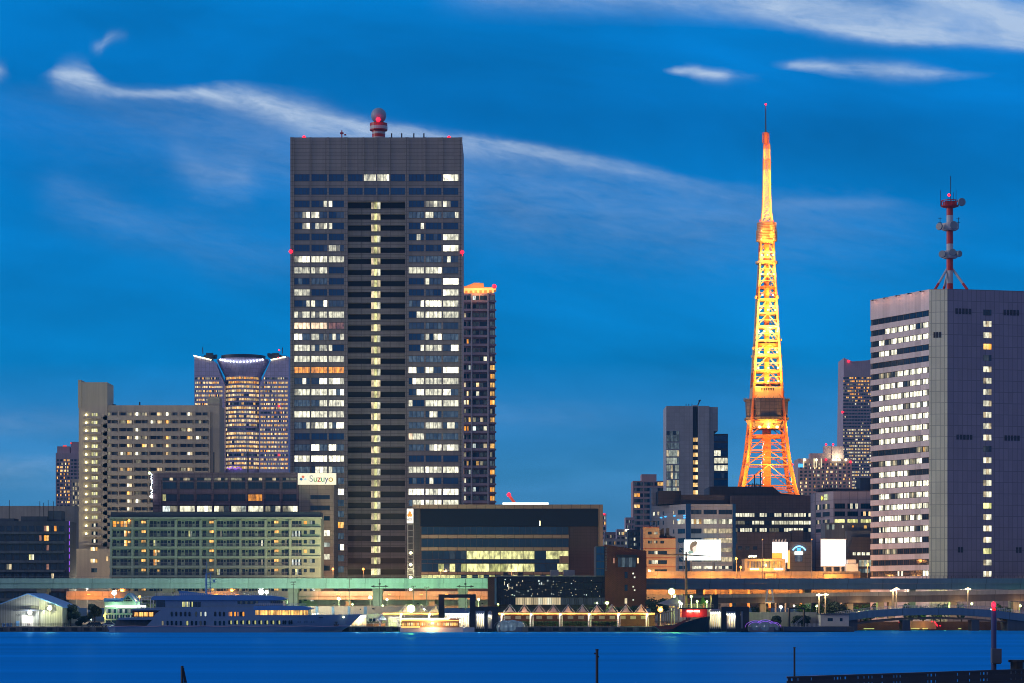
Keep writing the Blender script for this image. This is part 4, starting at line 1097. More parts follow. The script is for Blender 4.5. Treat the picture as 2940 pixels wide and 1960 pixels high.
windows(T, [(fc, *fc.r(2146 + 17 * k, 2161 + 17 * k, 1611, 1630), 'oyo' if k > 3 else 'qoq', .05) for k in range(6)])
b = MB(); b.pbox(2138, 2255, 1604, 1607, D - 1.2, 13); b.build('roof', 'orange_wall', T)
b = MB(); b.pbox(2218, 2246, 1588, 1603, D - .1, 2); b.build('upper_sign', glow('orange_panel', (1, .4, .06), .8), T)
for px, m_ in ((2166, 'g_green'), (2236, 'g_white')):
    b = MB(); b.pbox(px - 12, px + 12, 1631, 1635, D - .5, .4); b.build('light_strip', m_, T)
for k in range(4):
    b = MB(); b.ball((X(2154 + 6 * k, D), D + 3, Z(1597 - (k % 2), D)), .42, 7, 5); b.build('roof_lamp', 'g_yel', T)
light('POINT', (X(2200, D), D - 3, Z(1622, D)), (1, .5, .12), 2500, .6, T)

# grey tower with the lit stair column
D = 1300
T = thing('office_tower', 'grey concrete tower with a yellow lit stair column, left of the orange tower', 'office tower', at(1985, D))
b = MB(); b.pbox(1913, 1989, 1165, 1745, D, 26); b.pbox(2004, 2037, 1165, 1745, D, 26); b.pbox(2037.2, 2061, 1168, 1237, D + 1.5, 24); b.pbox(2037.2, 2049, 1237, 1745, D + 1.5, 24); b.pbox(1989.2, 2003.8, 1163, 1745, D + 2, 24); b.build('wall', 'office_grey', T)
b = MB(); b.pbox(1989.5, 2003.5, 1166, 1745, D + 1.7, .3); b.build('slot', 'navy', T)
b = MB(); b.pbox(2049.2, 2090, 1245, 1745, D + 4, 20); b.build('side_wing', 'navy_slab', T)
fc = Front(1913, 1989, D); fs = Front(1989, 2004, D + 1.7); fw = Front(2049, 2090, D + 4)
rows = [(fc, *fc.r(1913.5, 1950, 1237 + 21.5 * r, 1248 + 21.5 * r), 'bgbg', .05) for r in range(1)] + [(fc, *fc.r(1913.5, 1950, 1249 + 21.5 * r, 1267 + 21.5 * r), 'gggggg' if r < 2 else rcodes(6, .85, 'tttsg', 'g'), .05) for r in range(8)]
windows(T, rows)
windows(T, [(fs, *fs.r(1989.5, 2003.5, 1256 + 21.6 * r, 1268 + 21.6 * r), 'yY', .05) for r in range(8)], name='stair_window')
windows(T, [(fw, *fw.r(2050, 2089, 1250 + 21.3 * r, 1266 + 21.3 * r), ('bbbb', 'bbbb', 'wwbb', 'wwww', 'wwww', 'bbdb', 'bbbb', 'ssss')[r], .05) for r in range(8)], 'pane_blue', name='wing_window')
b = MB(); b.tube((X(2004, D), D + 6, Z(1165, D)), (X(2011, D), D + 6, Z(1148, D)), .3); b.tube((X(2008, D), D + 6, Z(1149, D)), (X(2014, D), D + 6, Z(1146, D)), .4)
for px in (1972, 1980, 1989): b.tube((X(px, D), D + 6, Z(1165, D)), (X(px, D), D + 6, Z(1156, D)), .18)
b.build('roof_mast', 'dark', T)
# pink framed tower
D = 1500
T, fc = building('apartment_tower', 'pinkish framed apartment tower with small roof box, far left of the orange tower', 'apartment tower', 1817, 1907, 1380, D, 24, 'pink', extra=[(1842, 1885, 1361, 1380.1, D + 4, 14)])
rows = []
for r in range(15):
    for k in range(3): rows.append((fc, *fc.r(1820 + 29.5 * k, 1846 + 29.5 * k, 1384 + 16 * r, 1394 + 16 * r), {(0, 2): 'Dyy', (2, 0): 'yoD', (4, 0): 'YyD'}.get((r, k), 'dDd'), .05))
windows(T, rows)
# small blocks in the gap
for nm, lb, p0, p1, pt, d_, m_, n in (('house_block', 'low grey-violet block with balconies in the gap right of the dark office', 1796, 1822, 1485, 1420, 'mauve_far', 3), ('house_block', 'thin far violet slab at the right edge of the dark office', 1728, 1741, 1474, 1900, 'mauve_far', 1),
                                      ('house_block', 'low pinkish rooftop building with a balcony in the gap', 1737, 1775, 1527, 1200, 'pink', 3), ('house_block', 'grey house block with a lit yellow roof lamp in the gap', 1771, 1806, 1519, 1150, 'lilac', 3),
                                      ('house_block', 'dark slate house block left of the ochre building', 1803, 1846, 1520, 1080, 'navy_slab', 3), ('house_block', 'white-grey low house block low in the gap beside the brick building', 1733, 1806, 1546, 1110, 'office_grey', 6)):
    T, fc = building(nm, lb, 'building', p0, p1, pt, d_, 14, m_, group='small buildings in the gap')
    rows = []
    for r in range(6):
        for k in range(n):
            w_ = (p1 - p0) / n; a = p0 + w_ * k
            rows.append((fc, *fc.r(a + w_ * .15, a + w_ * .8, pt + 8 + 15 * r, pt + 17 + 15 * r), rcodes(2, .22, 'wyst', 'Dd'), .05))
    windows(T, rows)
    if p0 == 1771:
        b = MB(); b.ball((X(1801, d_), d_ - .5, Z(1522, d_)), .75, 8, 6, sx=1.4, sz=.7); b.build('roof_lamp', 'g_yel', T)
    if p0 == 1728:
        b = MB(); b.ball((X(1735, d_), d_ - .5, Z(1475, d_)), .7, 6, 4); b.build('warning_light', 'g_red', T)
# far blocks right of the orange tower
D = 1900
T, fc = building('hotel_block', 'distant mauve block with floodlit piers along its roof, right of the orange tower', 'hotel', 2292, 2446, 1316, D, 30, 'mauve_far', extra=[(2326, 2370, 1301, 1316.1, D + 6, 10), (2367, 2388, 1280, 1316.1, D + 8, 10), (2388.4, 2422, 1281, 1316.1, D + 7, 10)])
rows = []
for r in range(12):
    for k in range(12): rows.append((fc, *fc.r(2297 + 12.4 * k, 2304 + 12.4 * k, 1330 + 10.5 * r, 1336 + 10.5 * r), rcodes(2, .3 if 5 < k < 10 or r > 5 else .14, 'yYsw', 'Dd'), .05))
windows(T, rows)
b = MB()
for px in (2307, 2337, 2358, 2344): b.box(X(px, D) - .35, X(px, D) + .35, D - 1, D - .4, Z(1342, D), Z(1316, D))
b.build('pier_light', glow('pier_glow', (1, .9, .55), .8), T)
for px in (2310, 2343, 2392, 2400, 2409, 2428):
    b = MB(); b.ball((X(px, D), D - 1.5, Z(1320, D)), .9, 7, 5); b.build('roof_lamp', 'g_yel', T)
for px, py in ((2371, 1276), (2391, 1276), (2371, 1319), (2441, 1326)):
    b = MB(); b.ball((X(px, D), D - 1.6, Z(py, D)), .9, 7, 5); b.build('warning_light', 'g_red', T)
b = MB(); b.pbox(2292, 2305, 1331, 1341, D - .8, .6); b.build('blue_sign', 'g_blue', T)
light('POINT', (X(2405, D), D + 2, Z(1312, D)), (1, .9, .5), 5000, 1, T)
D = 2300
T = thing('glass_skyscraper', 'dark far glass skyscraper with lit floors just left of the white striped tower', 'skyscraper', at(2465, D))
b = MB(); b.pslab([(2413, 1745), (2540, 1745), (2540, 1022), (2490, 1034), (2447, 1037), (2423, 1027)], D, 40); b.build('wall', 'mauve_far', T)
fc = Front(2413, 2540, D)
rows = []
for r in range(36):
    yc = 1085 + 9.3 * r
    for k in range(10):
        a = 2421 + 8.4 * k
        q = .04 if 7 < r < 15 else .6 if r < 8 else .85
        if r in (15, 19, 27, 28, 31): q = .12
        rows.append((fc, *fc.r(a, a + 7.4, yc - 2.6, yc + 2.2), rcodes(2, q if k > 1 else q * .5, 'oyl' if r < 8 else 'ssswy', 'Ddb'), .05))
windows(T, rows, gap=.4)
for px, py in ((2436, 1037), (2418, 1183)):
    b = MB(); b.ball((X(px, D), D - 1, Z(py, D)), 1.2, 7, 5); b.build('warning_light', 'g_red', T)

# white striped tower at the right
PA, PB, PC, PD = (X(2499, 903), 903), (X(2668, 871.5), 871.5), (X(2720, 870), 870), (X(3060, 880), 880)
T = thing('office_tower', 'white striped office tower with plain violet side wall and red-white antenna mast', 'office tower', at(2720, 871))
fa, fb, fd = Face(PA, PB), Face(PB, PC), Face(PC, PD)
zt = Z(829, 870.5)
core = [PA, PB, PC, PD, (PD[0], 925), (PA[0], 925)]
def inset(p, k): c = Vector((170, 900)); v = Vector(p); return tuple(v + (c - v).normalized() * k)
b = MB(); b.prism([fa.p(0, 0, -.4)[:2], fa.p(fa.L, 0, -.4)[:2], (PB[0] + 2, PB[1] + 1), (PB[0] + 8, 915), (PA[0] + 2, 915)], QZ, zt - 1); b.build('striped_core', 'frame', T)
b = MB(); b.prism([PB, PC, (PC[0] + .5, 912), (PB[0] + .5, 912)], QZ, zt); b.build('beige_wall', 'beige_panel', T)
b = MB(); b.prism([(PC[0] + .02, PC[1]), PD, (PD[0], 912), (PC[0] + .52, 912)], QZ, zt); b.build('violet_wall', 'lilac_dark', T)
dC = 871.0
bands_ = MB(); rows = []
pats = "DDDDDDDDD DDWWWWWdW DWdWWWWWW DWWWDDDDD DDDDDDDDD DlldWWWWW DWWWWdWWW DWWWWWWWW DWWWWlWWW DWWWWWWWW DWWWWWWWW DWWWWWWlW DDDDDDDlo DlWldWlWD DWWWWWDDD DWWWWWWWW DWWdWWlWW DWWWWWWWW DWWWWlWWD DwWWWWWdW DWWWWWWWD DdllDDDDD DDDDDDDDD DDDDwDDDW".split()
ztop = zt
for k, p in enumerate(pats):
    yc = 897.5 + 32.5 * k
    z0, z1 = Z(yc + 8.5, dC), Z(yc - 8.5, dC)
    bands_.fbox(fa, 0, fa.L - .02, z1, ztop, -1.2, 0); ztop = z0
    w_ = (fa.L - 1.6) / 9
    for j, c in enumerate(p):
        u = 1.2 + w_ * j
        cs = {'W': random.choice(('WwW', 'wWw', 'WWl', 'wWW')), 'D': 'DDD', 'd': 'dDl', 'l': 'lsl', 'w': 'wDw', 'o': 'ysl'}[c]
        rows.append((fa, u, u + w_ - .55, z0 + .12, z1 - .12, cs, -.34))
bands_.fbox(fa, 0, fa.L - .02, QZ, ztop, -1.2, 0)
bands_.build('white_band', 'white_panel', T)
windows(T, rows, gap=.1)
for k in range(5):  # lamps added along the roof edge to warm the top band
    b = MB(); u = 3.5 + 7.2 * k; b.fbox(fa, u - .15, u + .15, zt - .5, zt - .3, 0, 1.8); b.fbox(fa, u - .4, u + .4, zt - .75, zt - .5, 1.4, 1.9); b.build('added_cornice_lamp', 'dark', T)
    light('POINT', fa.p(u, zt - 1.1, 2.4), (1, .42, .26), 130, .3, T)
rows = []
for k in range(24):
    yc = 897.5 + 32.6 * k
    c = 'DDD' if k in (0,) else 'ddD' if k in (4, 12) else 'yyo' if k in (3,) else 'NNn' if k in (17, 21) else random.choice(('wsw', 'wws', 'sww'))
    rows.append((fd, fd.at(2823), fd.at(2846.5), Z(yc + 8.3, 874), Z(yc - 8.3, 874), c, .05))
windows(T, rows, name='stair_window')
b = MB()
for f_, p0, p1, y0, y1, n in ((fd, 2743, 2791, 886, 902, 5), (fd, 2881, 2928, 886, 902, 5), (fd, 2746, 2794, 1248, 1262, 5), (fd, 2884, 2930, 1248, 1263, 5), (fd, 2750, 2767, 1570, 1586, 2), (fd, 2917, 2935, 1570, 1586, 2), (fb, 2680, 2704, 954, 970, 3)):
    for k in range(n):
        a = p0 + (p1 - p0) * k / n; b.fbox(f_, f_.at(a), f_.at(a + (p1 - p0) / n * .72), Z(y1, 872), Z(y0, 872), .01, .12)
b.build('louvre', 'charcoal', T)
# antenna mast on that roof
D = 885
T = thing('antenna_mast', 'red and white banded antenna mast with dishes on the white striped tower roof', 'antenna mast', at(2727, D, zt))
x = X(2727, D); rp = 1.2
zz = lambda y: Z(y, D)
for y0, y1, m_ in ((836, 814, 'red'), (813.8, 777, 'grey_white'), (776.8, 742.5, 'red'), (719.5, 700, 'grey_white'), (699.8, 662, 'red'), (640, 618.2, 'grey_white'), (618, 597, 'red')):
    b = MB(); b.lathe((x, D, 0), [(rp, zz(y0)), (rp, zz(y1))], 14); b.build('pole_section', m_, T)
for y0, y1, m_, r_ in ((742, 720, 'grey_white', 2.9), (661.5, 640.5, 'grey_white', 3.1)):
    b = MB(); b.lathe((x, D, 0), [(r_ * .75, zz(y0)), (r_, zz(y0) + .5), (r_, zz(y1) - .2), (r_ * .7, zz(y1))], 16); b.build('platform', m_, T)
b = MB(); b.lathe((x, D, 0), [(1.6, zz(596.5)), (3.1, zz(593)), (3.2, zz(590.5))], 16)
for k in range(12):
    a = 2 * math.pi * k / 12; b.tube((x + 3.1 * math.cos(a), D + 3.1 * math.sin(a), zz(591)), (x + 3.1 * math.cos(a), D + 3.1 * math.sin(a), zz(576)), .12)
    a2 = 2 * math.pi * (k + 1) / 12; b.tube((x + 3.1 * math.cos(a), D + 3.1 * math.sin(a), zz(576.5)), (x + 3.1 * math.cos(a2), D + 3.1 * math.sin(a2), zz(576.5)), .16)
b.box(x - 2, x + 2, D - 2, D + 2, zz(590), zz(579)); b.build('top_platform', 'red', T)
for px, py, r_, dx_ in ((2757, 583, 1.5, .3), (2694, 653, 1.35, -1), (2734, 649, 1.5, .1), (2702, 732, 1.35, -.6), (2731, 727, 1.35, 0), (2750, 731, 1.2, .8)):
    b = MB(); c = Vector((X(px, D), D - 2.6, zz(py))); ax = Vector((dx_, -1, 0)).normalized()
    b.tube(c - ax * .1, c + ax * .5, r_, r_ * .92, 16); b.tube(c - ax * 1.2, c, .25, r_ * .8, 12); b.build('dish', 'dish', T)
for px0, py0, px1, oy in ((2735, 772, 2773, -3), (2719, 772, 2680, -3), (2732, 775, 2738, 6), (2722, 775, 2716, 6)):
    b = MB(); p, q = Vector((X(px0, D), D, zz(py0))), Vector((X(px1, D), D + oy, zz(834)))
    b.tube(p, p.lerp(q, .7), .45); s_ = b.build('strut', 'grey_white', T)
    b = MB(); b.tube(p.lerp(q, .7), q, .47); b.build('strut_foot', 'red', s_)
b = MB(); b.tube((x + .3, D, zz(590)), (x + .3, D, zz(505)), .13)
for px, y0, y1 in ((2700, 592, 546), (2737, 590, 552), (2745, 592, 545), (2722, 590, 560)): b.tube((X(px, D), D, zz(y0)), (X(px, D), D, zz(y1)), .09)
for px in (2699, 2752): b.tube((X(px, D), D, zz(656)), (X(px, D), D, zz(624)), .1); b.tube((X(px - 5, D), D, zz(638)), (X(px + 5, D), D, zz(638)), .08); b.tube((X(px - 6, D), D, zz(626)), (X(px + 5, D), D, zz(626)), .08)
b.build('whip_antenna', 'dark', T)
b = MB(); b.ball((X(2724, D), D - .4, zz(560)), .55); b.build('warning_light', 'g_red', T)


# ------------------------------------------------------------------ the orange lattice tower
D = 1760
TX = X(2201, D)
T = thing('lattice_tower', 'tall floodlit orange and white steel lattice tower with two observation decks', 'lattice tower', (TX, D, QZ))
prof = [(1760, 160), (1700, 143), (1600, 118), (1500, 95), (1420, 78), (1397, 72), (1337, 61), (1290, 54.5), (1252, 51), (1210, 47), (1147, 42), (1102, 39.5), (1040, 36), (964, 31), (861, 26), (771, 21), (694, 18), (640, 15)]
ant = [(640, 15.5), (630, 14.3), (615, 12.5), (600, 11.3), (560, 10), (530, 9.2), (474, 8.6), (414, 7.2)]
def hw(py, P):
    for (a, x), (b_, y) in zip(P, P[1:]):
        if b_ <= py <= a: return (x + (y - x) * (a - py) / (a - b_)) / F * D
    return P[-1][1] / F * D if py < P[-1][0] else P[0][1] / F * D
def corners(py, P, k=1.0):
    h = hw(py, P) * k; z = Z(py, D)
    return [Vector((TX + sx_ * h, D + sy_ * h, z)) for sx_, sy_ in ((-1, -1), (1, -1), (1, 1), (-1, 1))]
lv_low = [1760, 1700, 1600, 1500, 1420, 1397, 1337, 1295, 1252, 1210]
lv_up = [1210, 1147, 1102, 1067, 1023, 981, 940, 902, 861, 826, 790, 757, 725, 692, 640]
lv_ant = [640, 622, 604, 587, 570, 553, 536, 520, 504, 489, 474, 459, 444, 429, 414]
def is_pale(py): return 700 <= py < 822 or 860 < py < 1060 or 476 < py < 632 or 424 < py < 455
for ci in range(4):
    b = MB()
    for lv, P, r0 in ((lv_low, prof, 1.15), (lv_up, prof, 1.0)):
        for a, c in zip(lv, lv[1:]):
            ra = r0 * (.55 + .45 * hw(a, prof) / hw(1200, prof) if P is prof else .4)
            b.tube(corners(a, P)[ci], corners(c, P)[ci], min(1.9, ra), n=6, m=1 if is_pale(c) else 0)
    b.build('leg', ['intl', 'pale'], T)
def lattice(levels, P, nm, rb, rh, sub=False):
    mb, pale = MB(), None
    for i, (a, c) in enumerate(zip(levels, levels[1:])):
        A_, B2 = corners(a, P), corners(c, P)
        if pale is not None and is_pale(c) != pale: mb.build(nm, 'pale' if pale else 'intl', T); mb = MB()
        pale = is_pale(c)
        for f in range(4):
            p0, p1, q0, q1 = A_[f], A_[(f + 1) % 4], B2[f], B2[(f + 1) % 4]
            mb.tube(q0, q1, rh, n=4)
            if sub:
                mid = (q0 + q1) / 2; pm = (p0 + p1) / 2
                mb.tube(p0, mid, rb, n=4); mb.tube(p1, mid, rb, n=4); mb.tube(p0.lerp(mid, .5), (p0 + q0) / 2, rb * .7, n=4); mb.tube(p1.lerp(mid, .5), (p1 + q1) / 2, rb * .7, n=4)
                mb.tube(p0.lerp(q0, .5), p1.lerp(q1, .5), rb * .8, n=4)
            else:
                mb.tube(p0, q1, rb, n=4); mb.tube(p1, q0, rb, n=4)
    mb.build(nm, 'pale' if pale else 'intl', T)
lattice(lv_low, prof, 'lower_bracing', .42, .6, True)
lattice(lv_up, prof, 'upper_bracing', .46, .62, True)
lattice(lv_ant, ant, 'antenna_bracing', .3, .3)
b = MB()
for ci in range(4):
    for a, c in zip(lv_ant, lv_ant[1:]): b.tube(corners(a, ant)[ci], corners(c, ant)[ci], .55, n=5, m=1 if is_pale(c) else 0)
b.build('antenna_frame', ['intl', 'pale'], T)
b = MB()                                          # lift shaft and stair inside the legs
s = 11.5 / F * D
for a in range(1210, 1745, 9): b.box(TX - s, TX + s, D - s, D + s, Z(a + 8.4, D), Z(a, D))
b.box(TX - s * .9, TX + s * .9, D - s * .9, D + s * .9, QZ, Z(1210, D)); b.build('lift_shaft', 'intl', T)
b = MB(); s = 7 / F * D; b.box(TX - s, TX + s, D - s, D + s, Z(1147, D), Z(700, D)); b.build('upper_shaft', 'intl', T)
b = MB()                                          # stair lights in the pinkish tube to the left
for k in range(34): b.ball((TX - 13 / F * D + random.uniform(-1.3, 1.3), D - 4.5, Z(1270 + 3.9 * k, D)), random.uniform(.25, .42), 5, 3)
b.build('stair_light', glow('stair_pink', (1, .62, .75), 1.6), T)
def hexring(r, n=8): return [(TX + r * math.cos(R(22.5 + 45 * i)), D + r * math.sin(R(22.5 + 45 * i))) for i in range(n)]
px_ = lambda v: v / F * D
b = MB()
for y0, y1, r0, r1 in ((1206, 1200, 66, 67), (1200, 1151, 62, 64), (1151, 1147, 67, 67)):
    n = len(b.v); a_, c_ = hexring(px_(r0)), hexring(px_(r1))
    b.v += [(p[0], p[1], Z(y0, D)) for p in a_] + [(p[0], p[1], Z(y1, D)) for p in c_]
    for i in range(8): b.idx((n + i, n + (i + 1) % 8, n + 8 + (i + 1) % 8, n + 8 + i))
    b.idx(range(n + 8, n + 16)); b.idx(reversed(range(n, n + 8)))
dk = b.build('main_deck', 'net', T)
b = MB()
for k in range(60):
    a = random.uniform(0, 2 * math.pi); r_ = px_(65.5)
    p = (TX + r_ * math.cos(a), D + r_ * math.sin(a)); b.tube((*p, Z(1151, D)), (*p, Z(1147 - random.uniform(1, 5), D)), .2, n=4)
b.build('scaffold_pole', 'steel', dk)
b = MB(); b.lathe((TX, D, 0), [(px_(46), Z(1232, D)), (px_(58), Z(1212, D)), (px_(60), Z(1206.5, D))], 8); b.build('deck_cone', 'pale', T)
b = MB(); b.lathe((TX, D, 0), [(px_(52), Z(1258, D)), (px_(53), Z(1250, D))], 8); b.build('ring_platform', 'intl', T)
td = None
for y0, y1, r0, r1, m_ in ((661.5, 640, 27, 28, 'intl'), (692, 661.7, 29.5, 28.5, 'intl'), (698, 692.2, 19, 29, 'pale')):
    b = MB()
    b.lathe((TX, D, 0), [(px_(r0), Z(y0, D)), (px_(r1), Z(y1, D))], 24)
    if m_ == 'intl':
        for k in range(int((y0 - y1) / 4.6) + 1):
            y = y1 + 1.5 + 4.6 * k; b.lathe((TX, D, 0), [(px_(r0 + 1.3), Z(y + 1, D)), (px_(r0 + 1.3), Z(y - 1, D))], 24, m=1)
    b.build('top_deck', [m_, 'pale'], T)
for py, r_ in ((754, 32), (826, 24.5), (862, 27), (902, 28.5), (940, 34), (981, 36), (992, 39), (1023, 45), (1067, 41), (1102, 42)):
    b = MB(); b.lathe((TX, D, 0), [(px_(r_), Z(py + 3, D)), (px_(r_), Z(py, D)), (px_(r_ + .4), Z(py - 3.5, D))], 12)
    b.build('ring_platform', 'intl' if py in (826, 992) else 'pale', T)
b = MB(); s = px_(44)
b.box(TX - s, TX + s, D - s * .97, D + s * .97, Z(1145, D), Z(1113, D)); b.build('plant_room', 'pale', T)
b = MB()
for k in range(6): b.box(TX - px_(20) + k * px_(6.6), TX - px_(20) + k * px_(6.6) + px_(4), D - s * .97 - .1, D - s * .97 - .02, Z(1124, D), Z(1117, D))
b.build('plant_window', 'frame', T)
for px, py, r_ in ((2168, 856, 5), (2229, 856, 6.5), (2164, 1085, 5), (2246, 1127, 5), (2160, 1002, 5), (2240, 978, 4)):
    b = MB(); b.ball((X(px, D), D - 6, Z(py, D)), px_(r_), 10, 6, sx=.8); b.build('dish', 'pale', T)
b = MB(); b.tube((X(2198.5, D), D, Z(414, D)), (X(2198.5, D), D, Z(380, D)), px_(6.4), n=8)
for k in range(9):
    for s_ in (-1, 1): b.box(X(2198.5 + s_ * 8.5 - 1.3, D), X(2198.5 + s_ * 8.5 + 1.3, D), D - 1, D + 1, Z(383 + 3.4 * k, D), Z(381.2 + 3.4 * k, D))
b.build('antenna_box', 'intl', T)
b = MB(); b.tube((X(2198.5, D), D, Z(380, D)), (X(2198.5, D), D, Z(301, D)), px_(1.9), px_(1.3), n=6); b.build('antenna_rod', 'charcoal', T)
for px, py, r_ in ((2198.5, 299, 3.2), (2191, 459, 2.2), (2206, 459, 2.2), (2181, 635, 2.4), (2217, 636, 2.4), (2138, 1337, 2.8), (2268, 1337, 2.8)):
    b = MB(); b.ball((X(px, D), D - px_(14) if py < 1000 and py > 320 else D - (px_(66) if py > 1000 else 0), Z(py, D)), px_(r_), 8, 6); b.build('warning_light', 'g_red', T)
light('POINT', (X(2198.5, D), D - 2.5, Z(304, D)), (1, .05, .15), 900, .4, T)
OR, YE = (1, .5, .06), (1, .44, .06)
for py, n, pw in ((666, 4, 1700), (690, 4, 3600), (735, 3, 13000), (790, 3, 11000), (850, 2, 5500), (893, 3, 13000), (955, 4, 30000), (1015, 3, 16000), (1060, 3, 13000), (1098, 3, 16000)):
    h = hw(py, prof) + px_(5)
    for k in range(n):
        x = TX + (k - (n - 1) / 2) * 2 * h / n
        b = MB(); b.ball((x, D - h, Z(py, D)), px_(2.6 if n < 4 else 2.4), 7, 5); b.build('floodlight', 'g_flood', T)
    light('POINT', (TX - h * .6, D - h - 4, Z(py, D)), YE, pw, .6, T)
    light('POINT', (TX + h * .7, D - h - 3, Z(py - 12, D)), YE, pw * .8, .6, T)
    light('POINT', (TX + h * .2, D - h * .45, Z(py - 8, D)), OR, pw * .6, .5, T)
for py, pw in ((612, 15000), (560, 11000), (515, 10000), (475, 8000), (440, 6000), (398, 2200)):
    light('POINT', (TX, D - 9, Z(py, D)), YE, pw, .4, T); light('POINT', (TX + 7, D - 3, Z(py + 18, D)), YE, pw * .5, .4, T)
for px in (2176, 2201, 2226):
    b = MB(); b.ball((X(px, D), D - px_(50), Z(1229, D)), px_(5), 9, 6, sz=.8); b.build('floodlight', 'g_flood', T)
for x, py, pw in ((-16, 1226, 6000), (0, 1226, 6000), (16, 1226, 6000)): light('POINT', (TX + x, D - px_(58), Z(py, D)), OR, pw, .6, T)
for x, py, pw in ((-20, 1300, 27000), (20, 1300, 27000), (-26, 1375, 32000), (26, 1375, 32000), (0, 1340, 27000)): light('POINT', (TX + x, D - px_(95), Z(py, D)), OR, pw, .8, T)
for x in (-14, 14): light('POINT', (TX + x, D - 12, Z(1280, D)), OR, 9000, .6, T); light('POINT', (TX + x, D - 16, Z(1390, D)), OR, 12000, .6, T)


# ------------------------------------------------------------------ elevated roads
def girder(name, label, px0, px1, y0, ym, y1, d, dep, m, cat='viaduct', my=None):
    t_ = thing(name, label, cat, at((px0 + px1) / 2, d))
    b_ = MB(); b_.pbox(px0, px1, ym, y1, d, dep); b_.build('girder', m, t_)
    b_ = MB(); b_.pbox(px0, px1, y0, ym - .15, d - .35, .45); b_.build('parapet', my or m, t_)
    return t_
T = girder('viaduct', 'long straight teal-green steel viaduct along the waterfront, left of the brick building', -420, 1780, 1660, 1674, 1689, 885, 12, 'teal')
for px in (481, 841, 1084, 1329, 120):
    b = MB(); b.pbox(px - 13, px + 13, 1700, 1745, 888, 5); b.pbox(px - 15, px + 15, 1689.2, 1700.2, 887, 7); b.build('pier', 'concrete', T)
T = girder('viaduct', 'blue-grey straight steel viaduct running on to the right edge of the picture', 1781, 3300, 1660, 1675, 1692, 857, 9, 'blue_girder')
for px in (2010, 2320, 2620, 2910):
    b = MB(); b.pbox(px - 9, px + 9, 1692.2, 1748, 859, 4); b.build('pier', 'concrete', T)
b = MB()
for k in range(38):
    px = 2600 + 12 * k; b.tube((X(px, 857), 856.9, Z(1660, 857)), (X(px, 857), 856.9, Z(1653, 857)), .07, n=4)
b.tube((X(2590, 857), 856.9, Z(1653, 857)), (X(3040, 857), 856.9, Z(1653, 857)), .06, n=4); b.build('railing', 'dark', T)
b = MB()
for k in range(60):
    px = -150 + 32 * k; b.tube((X(px, 885), 884.8, Z(1660, 885)), (X(px, 885), 884.8, Z(1655.5, 885)), .06, n=4)
b.tube((X(-150, 885), 884.8, Z(1655.5, 885)), (X(1770, 885), 884.8, Z(1655.5, 885)), .05, n=4)
b.build('railing', 'steel', bpy.data.objects['viaduct'])
T = girder('road_deck', 'orange lit lower road deck behind the teal viaduct', 190, 1430, 1697, 1711, 1721, 912, 14, 'deck', 'elevated road')
for px in (330, 640, 1000, 1240):
    b = MB(); b.pbox(px - 8, px + 8, 1721.2, 1745, 915, 4); b.build('pier', 'concrete', T)
b = MB(); b.pbox(912, 1420, 1721.5, 1745, 922, 1); b.build('back_wall', 'concrete', T)
for px in (254, 620, 680, 970, 1118, 1209, 1282):
    b = MB(); b.box(X(px, 908) - .6, X(px, 908) + .6, 908.5, 909, Z(1706, 908), Z(1705, 908)); b.build('deck_lamp', 'g_sod', T)
for px, pw in ((225, 5000), (285, 5000), (620, 4000), (950, 5000), (1040, 5000), (1140, 5000), (1240, 5000), (1350, 5000)): light('SPOT', (X(px, 900), 898, Z(1695, 900)), (1, .3, .04), pw * 3.4, .6, T, rot=(R(66), 0, 0), spot=R(75))
T = girder('road_deck', 'tan upper ramp lit orange, above the blue viaduct', 1856, 2470, 1640, 1652, 1666, 920, 12, 'deck', 'elevated road')
for px, py in ((2200, 1650), (2226, 1652)):
    b = MB(); b.pbox(px - 2, px + 2, 1646, 1661, 918, 1); b.pbox(px - 2, px + 22 if px < 2210 else px + 3, 1646, 1652, 918.05, .9); b.build('road_sign_frame', 'orange_wall', T)
b = MB(); b.pbox(2366, 2450, 1647, 1661, 918.6, .8); b.build('lit_barrier', 'orange_wall', T)
for px, pw in ((1900, 4500), (2040, 4000), (2210, 3500), (2390, 4500)): light('POINT', (X(px, 912), 913.5, Z(1655, 912)), (1, .42, .09), pw, .6, T)
for px in (1890, 2010, 2130, 2250, 2370, 2470): light('SPOT', (X(px, 927), 927, Z(1634, 927)), (1, .56, .24), 13000, .4, T, rot=(R(98), 0, 0), spot=R(160))  # bare spots added to light the fronts behind, no lamp built
T = girder('road_deck', 'orange lit ramp passing under the blue viaduct', 1856, 2620, 1692, 1701, 1707, 930, 12, 'deck', 'elevated road')
for px, pw in ((1880, 4500), (2030, 5500), (2130, 5500), (2240, 5500), (2380, 4000), (2520, 2500)): light('POINT', (X(px, 915), 917, Z(1700, 915)), (1, .33, .05), pw * 1.7, .5, T)
for px in (2020, 2055, 2098, 2150, 2210, 2300):
    b = MB(); b.pbox(px - 3, px + 3, 1690, 1745, 926, 3); b.build('pier', 'orange_wall', T)
T = thing('ramp_bridge', 'grey ramp bridge with a brown girder sloping down to the left under the blue viaduct', 'ramp', at(2450, 848))
b = MB(); b.pslab([(1980, 1732), (2450, 1730), (3200, 1722), (3200, 1702), (2450, 1711), (1980, 1717)], 845, 8); b.build('girder', 'brown_girder', T)
b = MB(); b.pslab([(1980, 1717), (2450, 1711), (3200, 1701), (3200, 1689), (2450, 1700), (1980, 1707)], 844.5, .4); b.build('parapet', 'deck', T)
for px in (2191, 2441, 2529, 2560, 2738, 2918, 2060):
    b = MB(); b.pbox(px - 9, px + 9, 1732.5 if px < 2500 else 1727, 1775, 847.5, 3.5); b.build('pier', 'deck', T)
